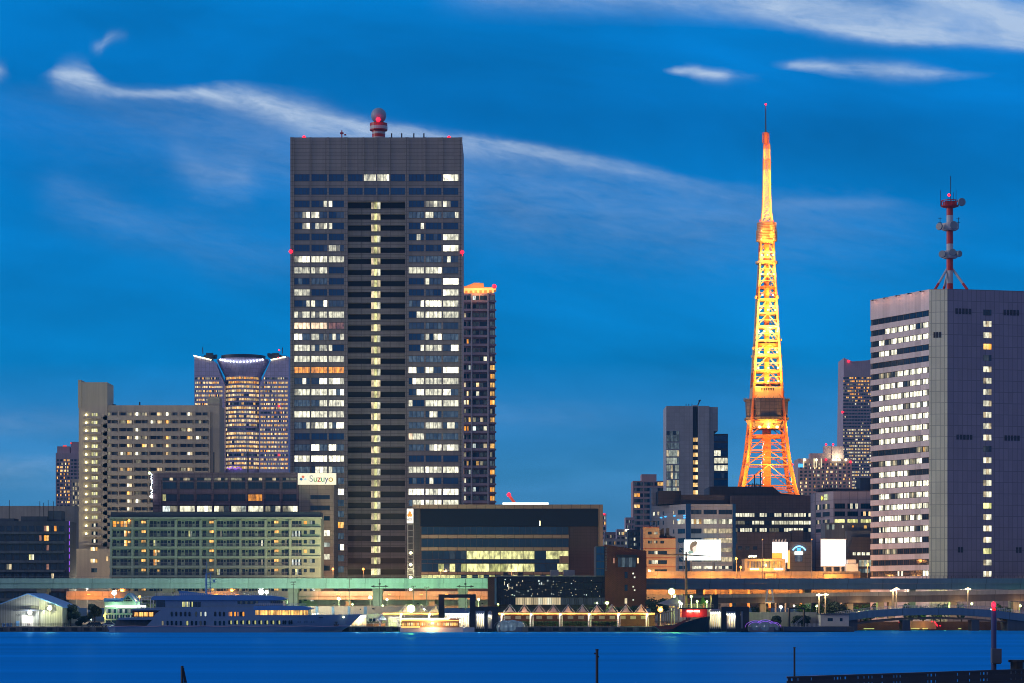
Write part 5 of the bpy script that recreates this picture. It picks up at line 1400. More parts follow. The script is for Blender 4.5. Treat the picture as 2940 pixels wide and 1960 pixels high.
for px, pw in ((2190, 700), (2450, 800), (2540, 900), (2740, 800), (2915, 900)): light('POINT', (X(px + 16, 843), 843, Z(1742, 843)), (1, .62, .25), pw, .4, T)
b = MB(); p0 = X(2210, 843)
for s_ in (-1, 1): b.tube((p0 + s_ * .7, 843, Z(1692, 843)), (p0 + s_ * 1.3, 843, Z(1728, 843)), .3)
b.tube((p0 - 1.6, 843, Z(1728.5, 843)), (p0 + 1.6, 843, Z(1728.5, 843)), .32)
b.build('hanging_frame', 'grey_white', T)

# arched blue road bridge over the canal mouth
D = 830
T = thing('arched_bridge', 'low blue arched road bridge with railings over the canal mouth', 'bridge', at(2680, D))
top = [(2400, 1761), (2431, 1757), (2500, 1748), (2590, 1742), (2672, 1740), (2760, 1741), (2850, 1747), (2940, 1758), (3100, 1780)]
b = MB()
up = [(x_, y + 4) for x_, y in top]; lo = [(x_, y + 25) for x_, y in top]
b.pslab(list(zip(*[iter([])])) or lo + up[::-1], D, 10); b.build('girder', 'blue_girder', T)
b = MB(); b.pslab([(2440, 1795), (2520, 1785), (2600, 1779), (2690, 1776), (2790, 1779), (2890, 1787), (2890, 1784), (2790, 1774), (2690, 1770), (2600, 1773), (2520, 1779), (2440, 1789)], D + 1, 8); b.build('arch_rib', 'brown_girder', T)
b = MB()
for (x0, y0), (x1, y1) in zip(top, top[1:]):
    n = max(2, int((x1 - x0) / 5))
    b.tube((X(x0, D), D + .3, Z(y0 - 4, D)), (X(x1, D), D + .3, Z(y1 - 4, D)), .1, n=4)
    b.tube((X(x0, D), D + .3, Z(y0, D)), (X(x1, D), D + .3, Z(y1, D)), .07, n=4)
    for i in range(n):
        k = i / n; b.tube((X(x0 + (x1 - x0) * k, D), D + .3, Z(y0 + (y1 - y0) * k + 4.2, D)), (X(x0 + (x1 - x0) * k, D), D + .3, Z(y0 + (y1 - y0) * k - 4, D)), .08, n=4)
b.build('railing', 'grey_white', T)
for px in (2602, 2801):
    b = MB(); b.pbox(px - 11, px + 11, 1780, 1820, D + 1, 7); b.build('pier', 'navy', T)
b = MB(); b.pbox(2431, 2462, 1762, 1820, D + .5, 12); b.pbox(2893, 3100, 1778, 1820, D + .5, 12); b.build('abutment', 'navy', T)
light('POINT', (X(2660, D), D + 3, Z(1741, D) + .2), (1, .75, .5), 250, .3, T)
T = thing('canal_wall', 'orange lit canal wall with red marker lamps seen under the arched bridge', 'wall', at(2650, 845))
b = MB(); b.pbox(2440, 3000, 1784, 1822, 845.4, .55); b.build('wall', 'brick_pier', T)
b = MB(); b.pbox(2614, 2688, 1783, 1806, 844.8, .5); b.build('lit_gate', 'orange_wall', T)
light('POINT', (X(2650, 842), 842, Z(1793, 842)), (1, .4, .08), 200, .4, T)
for px, py in ((2583, 1786), (2676, 1784), (2684, 1785), (2687, 1789), (2690, 1793), (2692, 1796), (2700, 1796)):
    b = MB(); b.ball((X(px, 843), 843.5, Z(py, 843)), .22, 6, 4); b.build('marker_lamp', 'g_red', T)
for p0, p1 in ((2480, 2510), (2616, 2640), (2648, 2664), (2752, 2760)):
    b = MB(); b.pbox(p0, p1, 1804, 1805.5, 843.8, .3); b.build('water_level_light', glow('quay_strip', (.8, 1, .3), .9) if p0 == 2480 else bpy.data.materials['quay_strip'], T)


# ------------------------------------------------------------------ lamps
def lamp(px, py, d, zb, head, kind, label, group=None, power=0, col=(1, .8, .5), r=.45, pole_r=.13, arm=0.0, m='pole', sz=.8):
    t_ = thing('street_lamp' if kind != 'flood' else 'floodlight', label, 'street lamp' if kind != 'flood' else 'floodlight', (X(px, d), d, zb), group)
    z = Z(py, d)
    b_ = MB(); b_.tube((X(px, d), d + .25, zb), (X(px, d), d + .25, z - r * .6), pole_r, pole_r * .7)
    b_.box(X(px, d) - r * .8, X(px, d) + r * .8, d - .1, d + .5, z + r * sz, z + r * sz + .18); b_.build('pole', m, t_)
    b_ = MB()
    if kind == 'bar': b_.box(X(px, d) - .95, X(px, d) + .95, d - .3, d + .3, z - .12, z + .1)
    else: b_.ball((X(px, d), d - .1, z), r, 10, 7, sz=sz)
    b_.build('lamp_head', head, t_)
    if power: light('POINT', (X(px, d), d - r - .5, z), col, power, .35, t_)
    return t_
ZV = Z(1660, 885)
for px, py, nm in ((956, 1634, 'left of the stair column in the grey tower'), (1043, 1634, 'below the dark slot of the grey tower'), (1265, 1637, 'at the left end of the striped dark office'), (1469, 1638, 'above the glass hall roof')):
    lamp(px, py, 900, ZV, 'g_sod', 's', 'orange road lamp on the teal viaduct ' + nm, 'orange lamps on the elevated roads', 900, (1, .4, .08), .42)
    light('SPOT', (X(px, 903), 903, Z(py, 903)), (1, .66, .36), 22000 if px < 1200 else 3500, .4, None, rot=(R(100), 0, 0), spot=R(160))  # extra spot added behind each lamp to brighten the fronts
for px, py, nm in ((2114, 1604, 'taller one left of the diner'), (2127, 1629, 'shorter one left of the diner'), (2491, 1622, 'right of the pale pink tank'), (2567, 1599, 'before the striped face'), (2886, 1615, 'before the violet wall'), (2189, 1549, 'unlit thin one left of the pinkish board'), (2331, 1548, 'unlit thin one beside the arched building')):
    lamp(px, py, 908, Z(1664, 908), 'g_sod', 's', 'orange road lamp on the upper road, ' + nm, 'orange lamps on the elevated roads', 0 if 'unlit' in nm else 1400, (1, .4, .08), .42 if 'unlit' not in nm else .16)
for px, py, d, r_, pw, hd, c, lb in (
        (973, 1719, 845, .5, 500, 'g_yel', (1, .85, .45), 'yellow globe lamp over the long beige wall, leftmost'), (1063, 1715, 845, .62, 700, 'g_yel', (1, .8, .4), 'bright yellow globe lamp beside the pale concrete pier'),
        (1111, 1721, 845, .42, 400, 'g_yel', (1, .85, .45), 'small globe lamp between the concrete pier and green floodlight'), (1012, 1735, 838, .35, 250, 'g_green', (.7, 1, .3), 'small green lamp just above the beige wall'),
        (1099, 1739, 838, .35, 250, 'g_green', (.8, 1, .5), 'small pale green lamp above the beige wall, left of the tents'), (1743, 1731, 832, .6, 900, 'g_green', (.6, 1, .1), 'bright green lamp in front of the glass hall'),
        (1714, 1731, 832, .3, 150, 'g_green', (.8, 1, .5), 'faint small green lamp above the tent roofs'), (1430, 1735, 832, .3, 150, 'g_green', (.8, 1, .2), 'faint green lamp at the foot of the brown pier'),
        (1218, 1749, 812, .4, 250, 'g_white', (1, 1, .8), 'small white lamp beside the half open tent peaks'), (1374, 1721, 845, .4, 350, 'g_yel', (1, .85, .45), 'globe lamp seen right of the tall dark portal'),
        (401, 1714, 822, .45, 500, 'g_sod', (1, .6, .25), 'orange lamp on the roof of the green lit pavilion'), (2235, 1712, 868, .45, 400, 'g_yel', (1, .85, .5), 'warm globe lamp before the ramp girder'),
        (2242, 1742, 850, .62, 900, 'g_white', (1, .9, .75), 'bright white lamp above the grey wall by the dome boat'), (2280, 1739, 850, .32, 200, 'g_white', (1, .9, .8), 'small lamp right of the white star lamp'),
        (2345, 1740, 850, .4, 300, 'g_green', (1, 1, .6), 'pale lamp left of the dark round tree'), (2790, 1733, 850, .42, 400, 'g_green', (.8, 1, .4), 'green-white lamp behind the arched bridge crest'),
        (2928, 1739, 850, .55, 600, 'g_green', (.6, 1, .2), 'green lamp behind the bridge at the right edge'), (2845, 1750, 845, .3, 200, 'g_white', (1, 1, .8), 'small white lamp on the bridge, left of the red signal'),
        (300, 1768, 818, .4, 350, 'g_sod', (1, .6, .2), 'low orange lamp left of the green pavilion'), (262, 1779, 814, .2, 100, 'g_cool', (.8, 1, .9), 'tiny cool quay lamp between the two dark trees')):
    lamp(px, py, d if not (px > 2440) else 854, QZ, hd, 's', lb, 'quay and promenade lamps', pw, c, r_, .1)
for px, py, lb in ((2351.5, 1708, 'left one of the pair over the dark round tree'), (2370, 1707, 'right one of the pair over the dark round tree'), (2564, 1695, 'slimmer one of the pair at mid bridge'), (2574, 1691, 'taller one of the pair at mid bridge'), (2779, 1691, 'single one right of the bridge crest')):
    lamp(px, py, 838 if px > 2440 else 839, QZ if px < 2440 else 5, 'g_yel', 'bar', 'tall flat-headed bridge lamp, ' + lb, 'tall lamps along the arched bridge', 700, (1, .8, .5), .4, .3, m='orange_wall')
lamp(250, 1684, 962, QZ, 'g_yel', 's', 'added street lamp in the gap below the cream slab, behind the viaduct', None, 30000, (1, .84, .58), .4, .12)  # this lamp and the next are added to brighten the cream slab
lamp(206, 1684, 990, QZ, 'g_yel', 's', 'added street lamp beside the navy apartment block, behind the viaduct', None, 12000, (1, .84, .58), .4, .12)
for px, lb in ((2600, 'before the striped face'), (2760, 'left of the lit stair column'), (2900, 'right of the lit stair column')):  # added lamps that brighten the foot of the striped tower
    lamp(px, 1700, 864.5, QZ, 'g_yel', 's', 'added street lamp under the blue viaduct, ' + lb, None, 2200, (1, .8, .6), .3, .1)
# bright quay floodlights
for px, py, d, zb, hd, c, pw, r_, lb in (
        (1180, 1747, 806, QZ, 'g_green', (.66, 1, .14), 9000, 1.35, 'largest yellow-green floodlight on the quay, beside the half tents'), (1928, 1698, 812, QZ, 'g_green', (.72, 1, .18), 16000, 1.1, 'strong yellow-green floodlight above the red and black ship'),
        (1936, 1712, 812, QZ, 'g_yel', (1, 1, .5), 500, .4, 'small yellow floodlight just under the strong yellow-green one'), (1896, 1750, 803, QZ, 'g_sod', (1, .55, .12), 5500, .9, 'orange floodlight at the right end of the tents'),
        (328, 1702, 824, QZ, 'g_cool', (.8, 1, .85), 3200, .85, 'cool white floodlight above the green pavilion'), (86, 1758, 812.5, QZ + 4, 'g_white', (1, .97, .9), 2600, .75, 'white floodlight over the warehouse door'),
        (143, 1746, 812.5, QZ + 4, 'g_yel', (1, .95, .45), 3600, .75, 'yellow floodlight on the warehouse front'), (126, 1755, 812.5, QZ + 4, 'g_yel', (1, 1, .6), 100, .25, 'small dim floodlight between the two bright warehouse lights'),
        (750, 1699, 800.8, QZ, 'g_cool', (.9, 1, .92), 3200, 1.0, 'larger of two white floodlights over the cruise ship'), (766, 1700.5, 800.8, QZ, 'g_cool', (.9, 1, .92), 1200, .6, 'smaller of two white floodlights over the cruise ship')):
    t_ = lamp(px, py, d, zb, hd, 'flood', lb, 'bright floodlights along the quay', pw, c, r_, .16, sz=.95)
    if px in (750, 328): light('SPOT', (X(px, d), d + 1.6, Z(py, d)), (1, .97, .78) if px == 750 else (.8, 1, .85), 80000 if px == 750 else 5000, .5, t_, rot=(R(103), 0, 0), spot=R(125))
for px, lb, pw in ((700, 'left of the pale piers', 5000), (960, 'behind the blue stripes', 34000), (1200, 'behind the big green lamp', 46000), (1385, 'beside the brown pier', 13000)):  # added floodlights that throw the green wash onto the viaduct
    t_ = thing('added_wall_floodlight', 'added green floodlight on a post behind the beige wall, ' + lb, 'floodlight', (X(px, 839), 839, QZ), 'added green floodlights behind the wall')
    b = MB(); b.tube((X(px, 839), 839, QZ), (X(px, 839), 839, 9), .1); b.build('pole', 'pole', t_)
    b = MB(); b.box(X(px, 839) - .3, X(px, 839) + .3, 838.8, 839.1, 9, 9.35); b.build('housing', 'dark', t_)
    light('SPOT', (X(px, 839), 839.3, 9.2), (.6, 1, .42), pw, .5, t_, rot=(R(96), 0, 0), spot=R(150))
for px in (1090, 1336):
    d = 868
    t_ = thing('twin_arm_lamp', 'dark twin-armed road lamp with pointed heads on the ' + ('left' if px < 1200 else 'right') + ' concrete pier before the teal viaduct', 'street lamp', (X(px, d), d, QZ), 'twin armed lamps before the viaduct')
    b = MB(); b.tube((X(px, d), d, QZ), (X(px, d), d, Z(1662, d)), .16, .1)
    b.build('pole', 'dark', t_)
    for s_ in (-1, 1):
        b = MB(); b.tube((X(px, d), d, Z(1683, d)), (X(px + s_ * 15, d), d, Z(1683, d)), .14); b.tube((X(px + s_ * 15, d), d, Z(1683, d)), (X(px + s_ * 25, d), d, Z(1683, d)), .45, .06, n=8); b.build('arm', 'dark', t_)
    b = MB(); b.ball((X(px, d), d, Z(1676, d)), .4, 8, 6); b.build('junction', 'dark', t_)
for k, (px, py, d, lb) in enumerate(((1003, 1660, 850, 'tall thin pole with a small head before the teal viaduct'), (1187, 1682, 858, 'dark utility pole with short crossarms above the green floodlight'), (1225, 1684, 858, 'dark utility pole with crossarms left of the tall portal'), (842, 1669, 870, 'short mast with side bracket over a concrete pier'))):
    t_ = thing('utility_pole', lb, 'pole', (X(px, d), d, QZ))
    b = MB(); b.tube((X(px, d), d, QZ), (X(px, d), d, Z(py, d)), .16, .1, n=6); b.build('pole', 'dark', t_)
    b = MB()
    for j in range(2 if k else 1): b.box(X(px - 8 + 2 * j, d), X(px + 8 - 2 * j, d), d - .1, d + .1, Z(py + 3 + 6 * j, d), Z(py + 1.8 + 6 * j, d))
    for s_ in (-6, -3, 4, 6): b.tube((X(px + s_, d), d, Z(py + 2, d)), (X(px + s_, d), d, Z(py - 1, d)), .09, n=4)
    b.build('crossarm', 'dark', t_)


# ------------------------------------------------------------------ waterfront, left to right
# metal warehouse
D = 814
T = thing('warehouse', 'corrugated metal warehouse with a gable front and white roller door', 'warehouse', at(70, D))
b = MB(); b.pslab([(-60, 1798), (180, 1798), (180, 1744), (80, 1703), (-60, 1757)], D, 30); b.build('wall', 'corr', T)
b = MB(); b.pslab([(-62, 1755), (-62, 1758), (80, 1705.5), (182, 1745), (182, 1742.5), (80, 1702.5)][::-1][::-1], D - .5, 31); b.build('roof', 'blue_with_sky', T)
b = MB(); b.pbox(38, 121, 1750, 1754, D - 1.8, 1.8); b.build('awning', 'navy', T)
fc = Front(-60, 180, D)
b = MB(); b.fbox(fc, *fc.r(63, 96, 1764, 1797), .02, .12); b.build('roller_door', 'shutter', T)
b = MB(); b.fbox(fc, *fc.r(46, 56, 1782, 1797), .02, .12); b.build('side_door', 'blue_with_sky', T)
text('lettering', '2-D', 1.0, (X(51, D), D - .06, Z(1766, D)), 'black', T)
b = MB()
for px in (179, 112): b.tube((X(px, D), D - .15, Z(1798, D)), (X(px, D), D - .15, Z(1746 if px > 150 else 1722, D)), .12)
b.build('downpipe', 'steel', T)
R_ = thing('lifebuoy', 'small lifebuoy ring hung before the white roller door', 'lifebuoy', (X(82, D - .3), D - .3, Z(1794, D)))
b = MB(); c = Vector((X(82, D), D - .3, Z(1791.5, D)))
P = [c + Vector((.32 * math.cos(R(30 * i)), 0, .32 * math.sin(R(30 * i)))) for i in range(13)]
for i in range(12): b.tube(P[i], P[i + 1], .08)
b.build('ring', 'hull_red', R_)
T = thing('quay_fence', 'low dark railing along the quay before the warehouse', 'fence', at(90, 802))
b = MB()
for k in range(40): b.tube((X(-20 + 6.2 * k, 802), 802, QZ), (X(-20 + 6.2 * k, 802), 802, Z(1789, 802)), .05, n=4)
for y in (1789, 1793): b.tube((X(-20, 802), 802, Z(y, 802)), (X(226, 802), 802, Z(y, 802)), .05, n=4)
b.build('rail', 'dark', T)
for k, px in enumerate((10, 22, 31)):
    t_ = thing('oil_drum', 'dark blue drum by the quay rail, ' + ('left', 'middle', 'right')[k] + ' of three', 'drum', at(px, 806), 'drums by the warehouse'); b = MB(); b.lathe((X(px, 806), 806, 0), [(.45, QZ), (.47, QZ + .5), (.45, QZ + 1.1)], 12); b.build('barrel', 'blue_with_sky', t_)
    b = MB(); b.lathe((X(px, 806), 806, 0), [(.42, QZ + 1.1), (.4, QZ + 1.15)], 12); b.build('lid', 'navy', t_)


def tree(px, d, ztop, rx, label, m='leaf_dark', n=1900, cat='tree', name='tree', zb=QZ, crown_lo=.3, ls=.75, group=None, rz=None, seed=0):
    rg = random.Random(int(px * 7 + seed))
    t_ = thing(name, label, cat, (X(px, d), d, zb), group)
    x, h = X(px, d), ztop - zb
    b_ = MB(); b_.tube((x, d, zb - .2), (x + .1, d, zb + h * .55), .28 * h / 8, .14 * h / 8, n=7)
    for k in range(5):
        a = rg.uniform(0, 6.28); b_.tube((x + .05, d, zb + h * rg.uniform(.3, .5)), (x + math.cos(a) * rx * .6, d + math.sin(a) * rx * .6, zb + h * rg.uniform(.6, .85)), .11 * h / 8, .04, n=5)
    b_.build('trunk', 'bark', t_)
    lobes = [(x + rg.uniform(-.6, .6) * rx, d + rg.uniform(-.6, .6) * rx, zb + h * rg.uniform(crown_lo + .12, .84), rg.uniform(.3, .55) * rx) for _ in range(11)]
    b_ = MB()
    for k in range(n):
        lx, ly, lz, lr = rg.choice(lobes)
        v = Vector((rg.gauss(0, 1), rg.gauss(0, 1), rg.gauss(0, 1))).normalized() * lr * rg.uniform(.55, 1.08)
        c = Vector((lx, ly, lz)) + Vector((v.x, v.y, v.z * .8))
        if c.z > ztop: c.z = ztop - rg.random() * .4
        u = Vector((rg.gauss(0, 1), rg.gauss(0, 1), rg.gauss(0, .6))).normalized(); w_ = u.orthogonal().normalized(); s_ = ls * rg.uniform(.6, 1.3)
        b_.face([c - u * s_ * .6, c + w_ * s_ * .35, c + u * s_ * .6, c - w_ * s_ * .35])
    b_.build('crown', m, t_)
    return t_


tree(203, 824, Z(1735, 824), 3.1, 'round dark tree just right of the warehouse')
tree(272, 822, Z(1731, 822), 2.6, 'taller dark tree left of the green lit pavilion')
tree(232, 830, Z(1768, 830), 2.4, 'low dark bush between the two trees by the warehouse', n=600, cat='bush', name='bush', crown_lo=.05)
tree(2392, 842, Z(1711, 842), 4.6, 'large dark round tree behind the small white house', n=2200, ls=.6)
tree(2425, 846, Z(1728, 846), 2.6, 'smaller dark tree attached right of the large round one', n=900)
tree(2225, 818, Z(1766, 818), 2.2, 'dark shrub above the purple lit dome boat', n=700, cat='bush', name='bush', crown_lo=.1)
tree(2300, 822, Z(1768, 822), 3.2, 'dark shrub behind the black portal frame by the pier', n=900, cat='bush', name='bush', crown_lo=.1)
tree(1890, 826, Z(1712, 826), 4.2, 'dark tree behind the orange floodlight at the end of the tents', n=1200)
for k, (px, lb) in enumerate(((2185, 'behind the grey wall, left'), (2300, 'behind the grey wall, middle'), (2340, 'behind the grey wall, right'), (2470, 'first one right of the big dark tree'), (2500, 'second one right of the big dark tree'), (2610, 'left of the mid bridge piers'), (2650, 'under the ramp at the bridge crest'), (2700, 'right of the bridge crest'), (2760, 'right of the single bridge lamp'), (2880, 'near the red signal lamp'))):
    tree(px, 856 + (k % 3) * 3, Z(1729, 860), 3.4, 'green lit street tree under the ramp, ' + lb, 'leaf', 650, group='green lit trees under the ramp', crown_lo=.2)
for px in (2320, 2485, 2630, 2720): light('POINT', (X(px, 850), 850.5, Z(1740, 850)), (.55, 1, .25), 900, .4)
for k, px in enumerate((1470, 1530, 1590, 1650, 1710, 1770, 1830)):
    tree(px, 829 + k % 2, Z(1738, 829), 4.0, 'dark bushy tree behind the tent roofs, number %s from the brown pier' % ('first', 'second', 'third', 'fourth', 'fifth', 'sixth', 'seventh')[k], n=800, group='dark trees behind the tents', crown_lo=.1)

# green lit pavilion
D = 818
T = thing('pavilion', 'green lit glass pavilion with a small pointed gable, behind the ship stern', 'pavilion', at(372, D))
b = MB(); b.pbox(300, 402, 1727, 1798, D, 14); b.pslab([(352, 1727.2), (390, 1727.2), (368, 1704)], D - .3, 10); b.build('wall', mat('green_steel', (.3, .46, .34), .5, .1, .3), T)
b = MB(); b.pslab([(346, 1726), (368, 1702), (394, 1730), (391, 1730), (368, 1705.5), (350, 1726)], D - .8, 11); b.pbox(298, 348, 1717, 1727, D + 1, 12); b.build('roof', 'blue_with_sky', T)
fc = Front(300, 402, D)
windows(T, [(fc, *fc.r(304 + 16 * k, 318 + 16 * k, 1748, 1760), 'tD', .05) for k in range(6)] + [(fc, *fc.r(304 + 16 * k, 318 + 16 * k, 1764, 1776), 'DtD', .05) for k in range(6)] + [(fc, *fc.r(304 + 16 * k, 318 + 16 * k, 1780, 1794), 'DD', .05) for k in range(6)])
b = MB(); b.face([(X(p, D), D - .36, Z(q, D)) for p, q in ((356, 1726), (381, 1726), (368, 1711))]); b.build('gable_glass', 'pane_black', T)
b = MB()
for p in (362, 368, 374): b.tube((X(p, D), D - .4, Z(1726, D)), (X(p, D), D - .4, Z(1713 if p == 368 else 1719, D)), .07)
b.tube((X(358, D), D - .4, Z(1721, D)), (X(379, D), D - .4, Z(1721, D)), .07); b.build('glazing_bar', 'apt_green_light', T)
b = MB(); b.tube((X(336, D), D - .9, Z(1741, D)), (X(420, D), D - .9, Z(1741, D)), .4); b.box(X(303, D), X(334, D), D - .5, D - .3, Z(1742, D), Z(1739, D)); b.build('light_strip', glow('fluorescent', (.95, 1, .92), 2.6), T)
for px in (330, 400): light('POINT', (X(px, D), D - 2.2, Z(1738, D)), (.6, 1, .65), 420, .4, T)
T = thing('glass_stair', 'pale framed outdoor stair tower right of the pavilion', 'stair tower', at(420, 812))
b = MB()
for px in (393, 407, 432, 440): b.tube((X(px, 812), 812, QZ), (X(px, 812), 812, Z(1712 if px < 410 else 1722, 812)), .14)
for y in (1712, 1722, 1731, 1743): b.tube((X(393, 812), 812, Z(y + (3 if y < 1720 else 0), 812)), (X(440, 812), 812, Z(y, 812)), .1)
for k in range(7): b.tube((X(411 + 4 * k, 812), 812, Z(1722, 812)), (X(411 + 4 * k, 812), 812, Z(1710, 812)), .05)
b.build('frame', 'white', T)
b = MB(); b.pbox(408, 432, 1727, 1732, 812.3, .2); b.build('panel', 'leaf', T)


def car(px, d, label, m='car', ln=4.4, rz=0):
    t_ = thing('parked_car', label, 'car', (X(px, d), d, QZ), 'cars parked on the quay')
    x = X(px, d); L = ln / 2
    side = [(-L, .35), (L, .35), (L, .72), (L * .82, .85), (L * .45, .92), (L * .2, 1.42), (-L * .55, 1.45), (-L * .88, .95), (-L, .85)]
    b_ = MB(); b_.slab([(x + p, QZ + z) for p, z in side], d - .85, d + .85); b_.build('body', m, t_)
    b_ = MB(); b_.slab([(x + p, QZ + z) for p, z in ((L * .36, .95), (L * .17, 1.36), (-L * .52, 1.38), (-L * .76, .97))], d - .87, d + .87); b_.build('window', 'pane_black', t_)
    for s_ in (-.6, .6):
        b_ = MB(); b_.tube((x + s_ * L, d - .9, QZ + .33), (x + s_ * L, d - .6, QZ + .33), .33, n=14); w_ = b_.build('wheel', 'tyre', t_)
        b_ = MB(); b_.tube((x + s_ * L, d - .93, QZ + .33), (x + s_ * L, d - .9, QZ + .33), .19, n=10); b_.build('rim', 'steel', w_)
    b_ = MB(); b_.ball((x + L, d - .6, QZ + .68), .12, 6, 4); b_.build('headlight', 'g_cool' if m == 'car_dark' else 'steel', t_)
    return t_


car(318, 803, 'silver-green car parked on the quay beside the pavilion', 'car', 5.0)
car(284, 805, 'small bluish car parked left of the silver-green one', 'car_dark', 4.2)
car(268, 807, 'dark car half hidden under the second tree', 'car_dark', 4.2)

# white cruise ship
D = 786
T = thing('cruise_ship', 'white three-deck cruise ship moored bow to the right along the quay', 'ship', (X(670, D), D + 6, 0))
def hullrow(py, prof_): return prof_
b = MB()
st = [(306, 1797, .9), (330, 1797, 1), (420, 1797, 1), (600, 1797, 1), (780, 1797, 1), (870, 1797, .9), (940, 1797, .62), (985, 1796, .34), (1004, 1795, .06)]
wl = [(312, .8), (330, .92), (420, .96), (600, .96), (780, .96), (860, .82), (920, .5), (955, .24), (978, .04)]
sh = [(431, 1779, .98), (431, 1779, .98), (440, 1776, 1), (600, 1775, 1), (780, 1770, 1), (880, 1766, .96), (945, 1764.5, .74), (1000, 1764, .42), (1037, 1763, .05)]
HB = 5.5                                          # half beam
def ring(a): return a
n = len(st)
V0 = []
for side in (-1, 1):
    for (px, k) in wl: V0.append((X(px, D), D + HB + side * HB * k, -1.5))
    for (px, k) in wl: V0.append((X(px, D), D + HB + side * HB * (k + .02), Z(1811, D)))
    for (px, py, k) in st: V0.append((X(px, D), D + HB + side * HB * k, Z(py, D)))
k0 = len(b.v); b.v += V0
for s_ in (0, 1):
    o_ = k0 + s_ * 3 * n
    for r in range(2):
        for i in range(n - 1):
            q = (o_ + r * n + i, o_ + r * n + i + 1, o_ + (r + 1) * n + i + 1, o_ + (r + 1) * n + i)
            b.idx(q if s_ == 0 else q[::-1])
for i in range(n - 1): b.idx((k0 + 2 * n + i, k0 + 2 * n + i + 1, k0 + 5 * n + i + 1, k0 + 5 * n + i))
b.idx((k0, k0 + n, k0 + 4 * n, k0 + 3 * n)); b.idx((k0 + n, k0 + 2 * n, k0 + 5 * n, k0 + 4 * n))
b.build('hull', 'ship_white_shaded', T, smooth=False)
b = MB(); k0 = 0
for side in (-1, 1):
    for (px, py, k) in st[2:]: b.v.append((X(px, D), D + HB + side * HB * k, Z(py, D)))
    for (px, py, k) in sh[2:]: b.v.append((X(px, D), D + HB + side * HB * k, Z(py, D)))
m_ = n - 2
for s_ in (0, 1):
    o_ = s_ * 2 * m_
    for i in range(m_ - 1):
        q = (o_ + i, o_ + i + 1, o_ + m_ + i + 1, o_ + m_ + i); b.idx(q if s_ == 0 else q[::-1])
for i in range(m_ - 1): b.idx((m_ + i, m_ + i + 1, 3 * m_ + i + 1, 3 * m_ + i))
b.idx((0, m_, 3 * m_, 2 * m_)); b.build('upper_hull', 'ship_white_shaded', T)
b = MB(); b.pslab([(436, 1778), (720, 1774), (885, 1769), (885, 1748), (720, 1742), (470, 1744), (446, 1762)], D + .02, 10.9); b.build('main_deck_house', 'ship_white_shaded', T)
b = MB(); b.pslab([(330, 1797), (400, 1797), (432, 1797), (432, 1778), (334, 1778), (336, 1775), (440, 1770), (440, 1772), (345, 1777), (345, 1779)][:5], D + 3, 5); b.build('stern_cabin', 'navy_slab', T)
b = MB(); b.pslab([(336, 1779), (446, 1779), (446, 1771), (342, 1773)], D + .3, 10.4); b.build('stern_deck', 'ship_white_shaded', T)
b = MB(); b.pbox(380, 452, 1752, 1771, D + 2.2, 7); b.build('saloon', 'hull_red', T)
b = MB(); b.pslab([(378, 1752), (470, 1752), (470, 1745), (384, 1747)], D + .3, 10.4); b.build('saloon_roof', 'ship_white_shaded', T)
b = MB(); b.pslab([(446, 1747), (812, 1744), (812, 1724), (780, 1722), (448, 1722)], D + 1.1, 8.8); b.build('upper_deck_house', 'ship_white_shaded', T)
b = MB(); b.pslab([(432, 1722.5), (436, 1714), (445, 1710), (620, 1708), (770, 1709), (806, 1713), (820, 1718), (812, 1722), (780, 1722.5)], D + .6, 9.8); b.build('upper_roof', 'blue_with_sky', T)
b = MB(); b.pslab([(728, 1751), (880, 1751.5), (896, 1747), (868, 1739), (780, 1738), (728, 1740)], D - .3, 11.5); b.build('bow_roof', 'blue_with_sky', T)
b = MB(); b.pslab([(516, 1709.6), (626, 1709.6), (590, 1704), (556, 1699.5), (526, 1696), (513, 1695.5)], D + 2.5, .8); b.pslab([(516, 1709.6), (626, 1709.6), (590, 1704), (556, 1699.5), (526, 1696), (513, 1695.5)], D + 8, .8); b.build('fin', 'blue_with_sky', T)
ma = MB(); x = X(586, D); ma.tube((x, D + 5.5, Z(1708, D)), (x, D + 5.5, Z(1646, D)), .38, .28)
ma.tube((x + 1.4, D + 5.5, Z(1706, D)), (x + 1.4, D + 5.5, Z(1648, D)), .1)
for k in range(6): ma.tube((x, D + 5.5, Z(1702 - 5 * k, D)), (x + 1.4, D + 5.5, Z(1702 - 5 * k, D)), .07)
ma.box(x, x + 3, D + 5, D + 6, Z(1671.5, D), Z(1670, D)); ma.box(x + 2.2, x + 2.8, D + 5.2, D + 5.8, Z(1670, D), Z(1664, D)); ma.box(x + 1.6, x + 3.4, D + 5.3, D + 5.7, Z(1663.5, D), Z(1662.5, D)); ma.tube((x, D + 5.5, Z(1646, D)), (x, D + 5.5, Z(1612, D)), .08)
ma.tube((x - .2, D + 5.5, Z(1648, D)), (x + 2, D + 5.5, Z(1643, D)), .12); ma.build('mast', 'blue_with_sky', T)
def oval(mb, px, y0, y1, w, d, g, mi=0):
    cz, hz, r_ = (Z(y0, D) + Z(y1, D)) / 2, (Z(y0, D) - Z(y1, D)) / 2, w / 2 / F * D
    pts = []
    for i in range(16):
        a = 2 * math.pi * i / 16; pts.append((X(px, D) + r_ * math.cos(a), d, cz + (hz - r_) * (1 if math.sin(a) > 0 else -1) + r_ * math.sin(a)))
    mb.face(pts, mi, g)
wr = random.Random(4)
def port(px, y0, y1, c, w=5.6, d=D - .05):
    b_ = MB(); q = GL[c]; oval(b_, px, y0 - .5, y1 + .5, w + 1, d, (0, 0, 0), 1); oval(b_, px, y0, y1, w, d - .02, q); b_.build('porthole', ['pane_black', 'frame'], T)
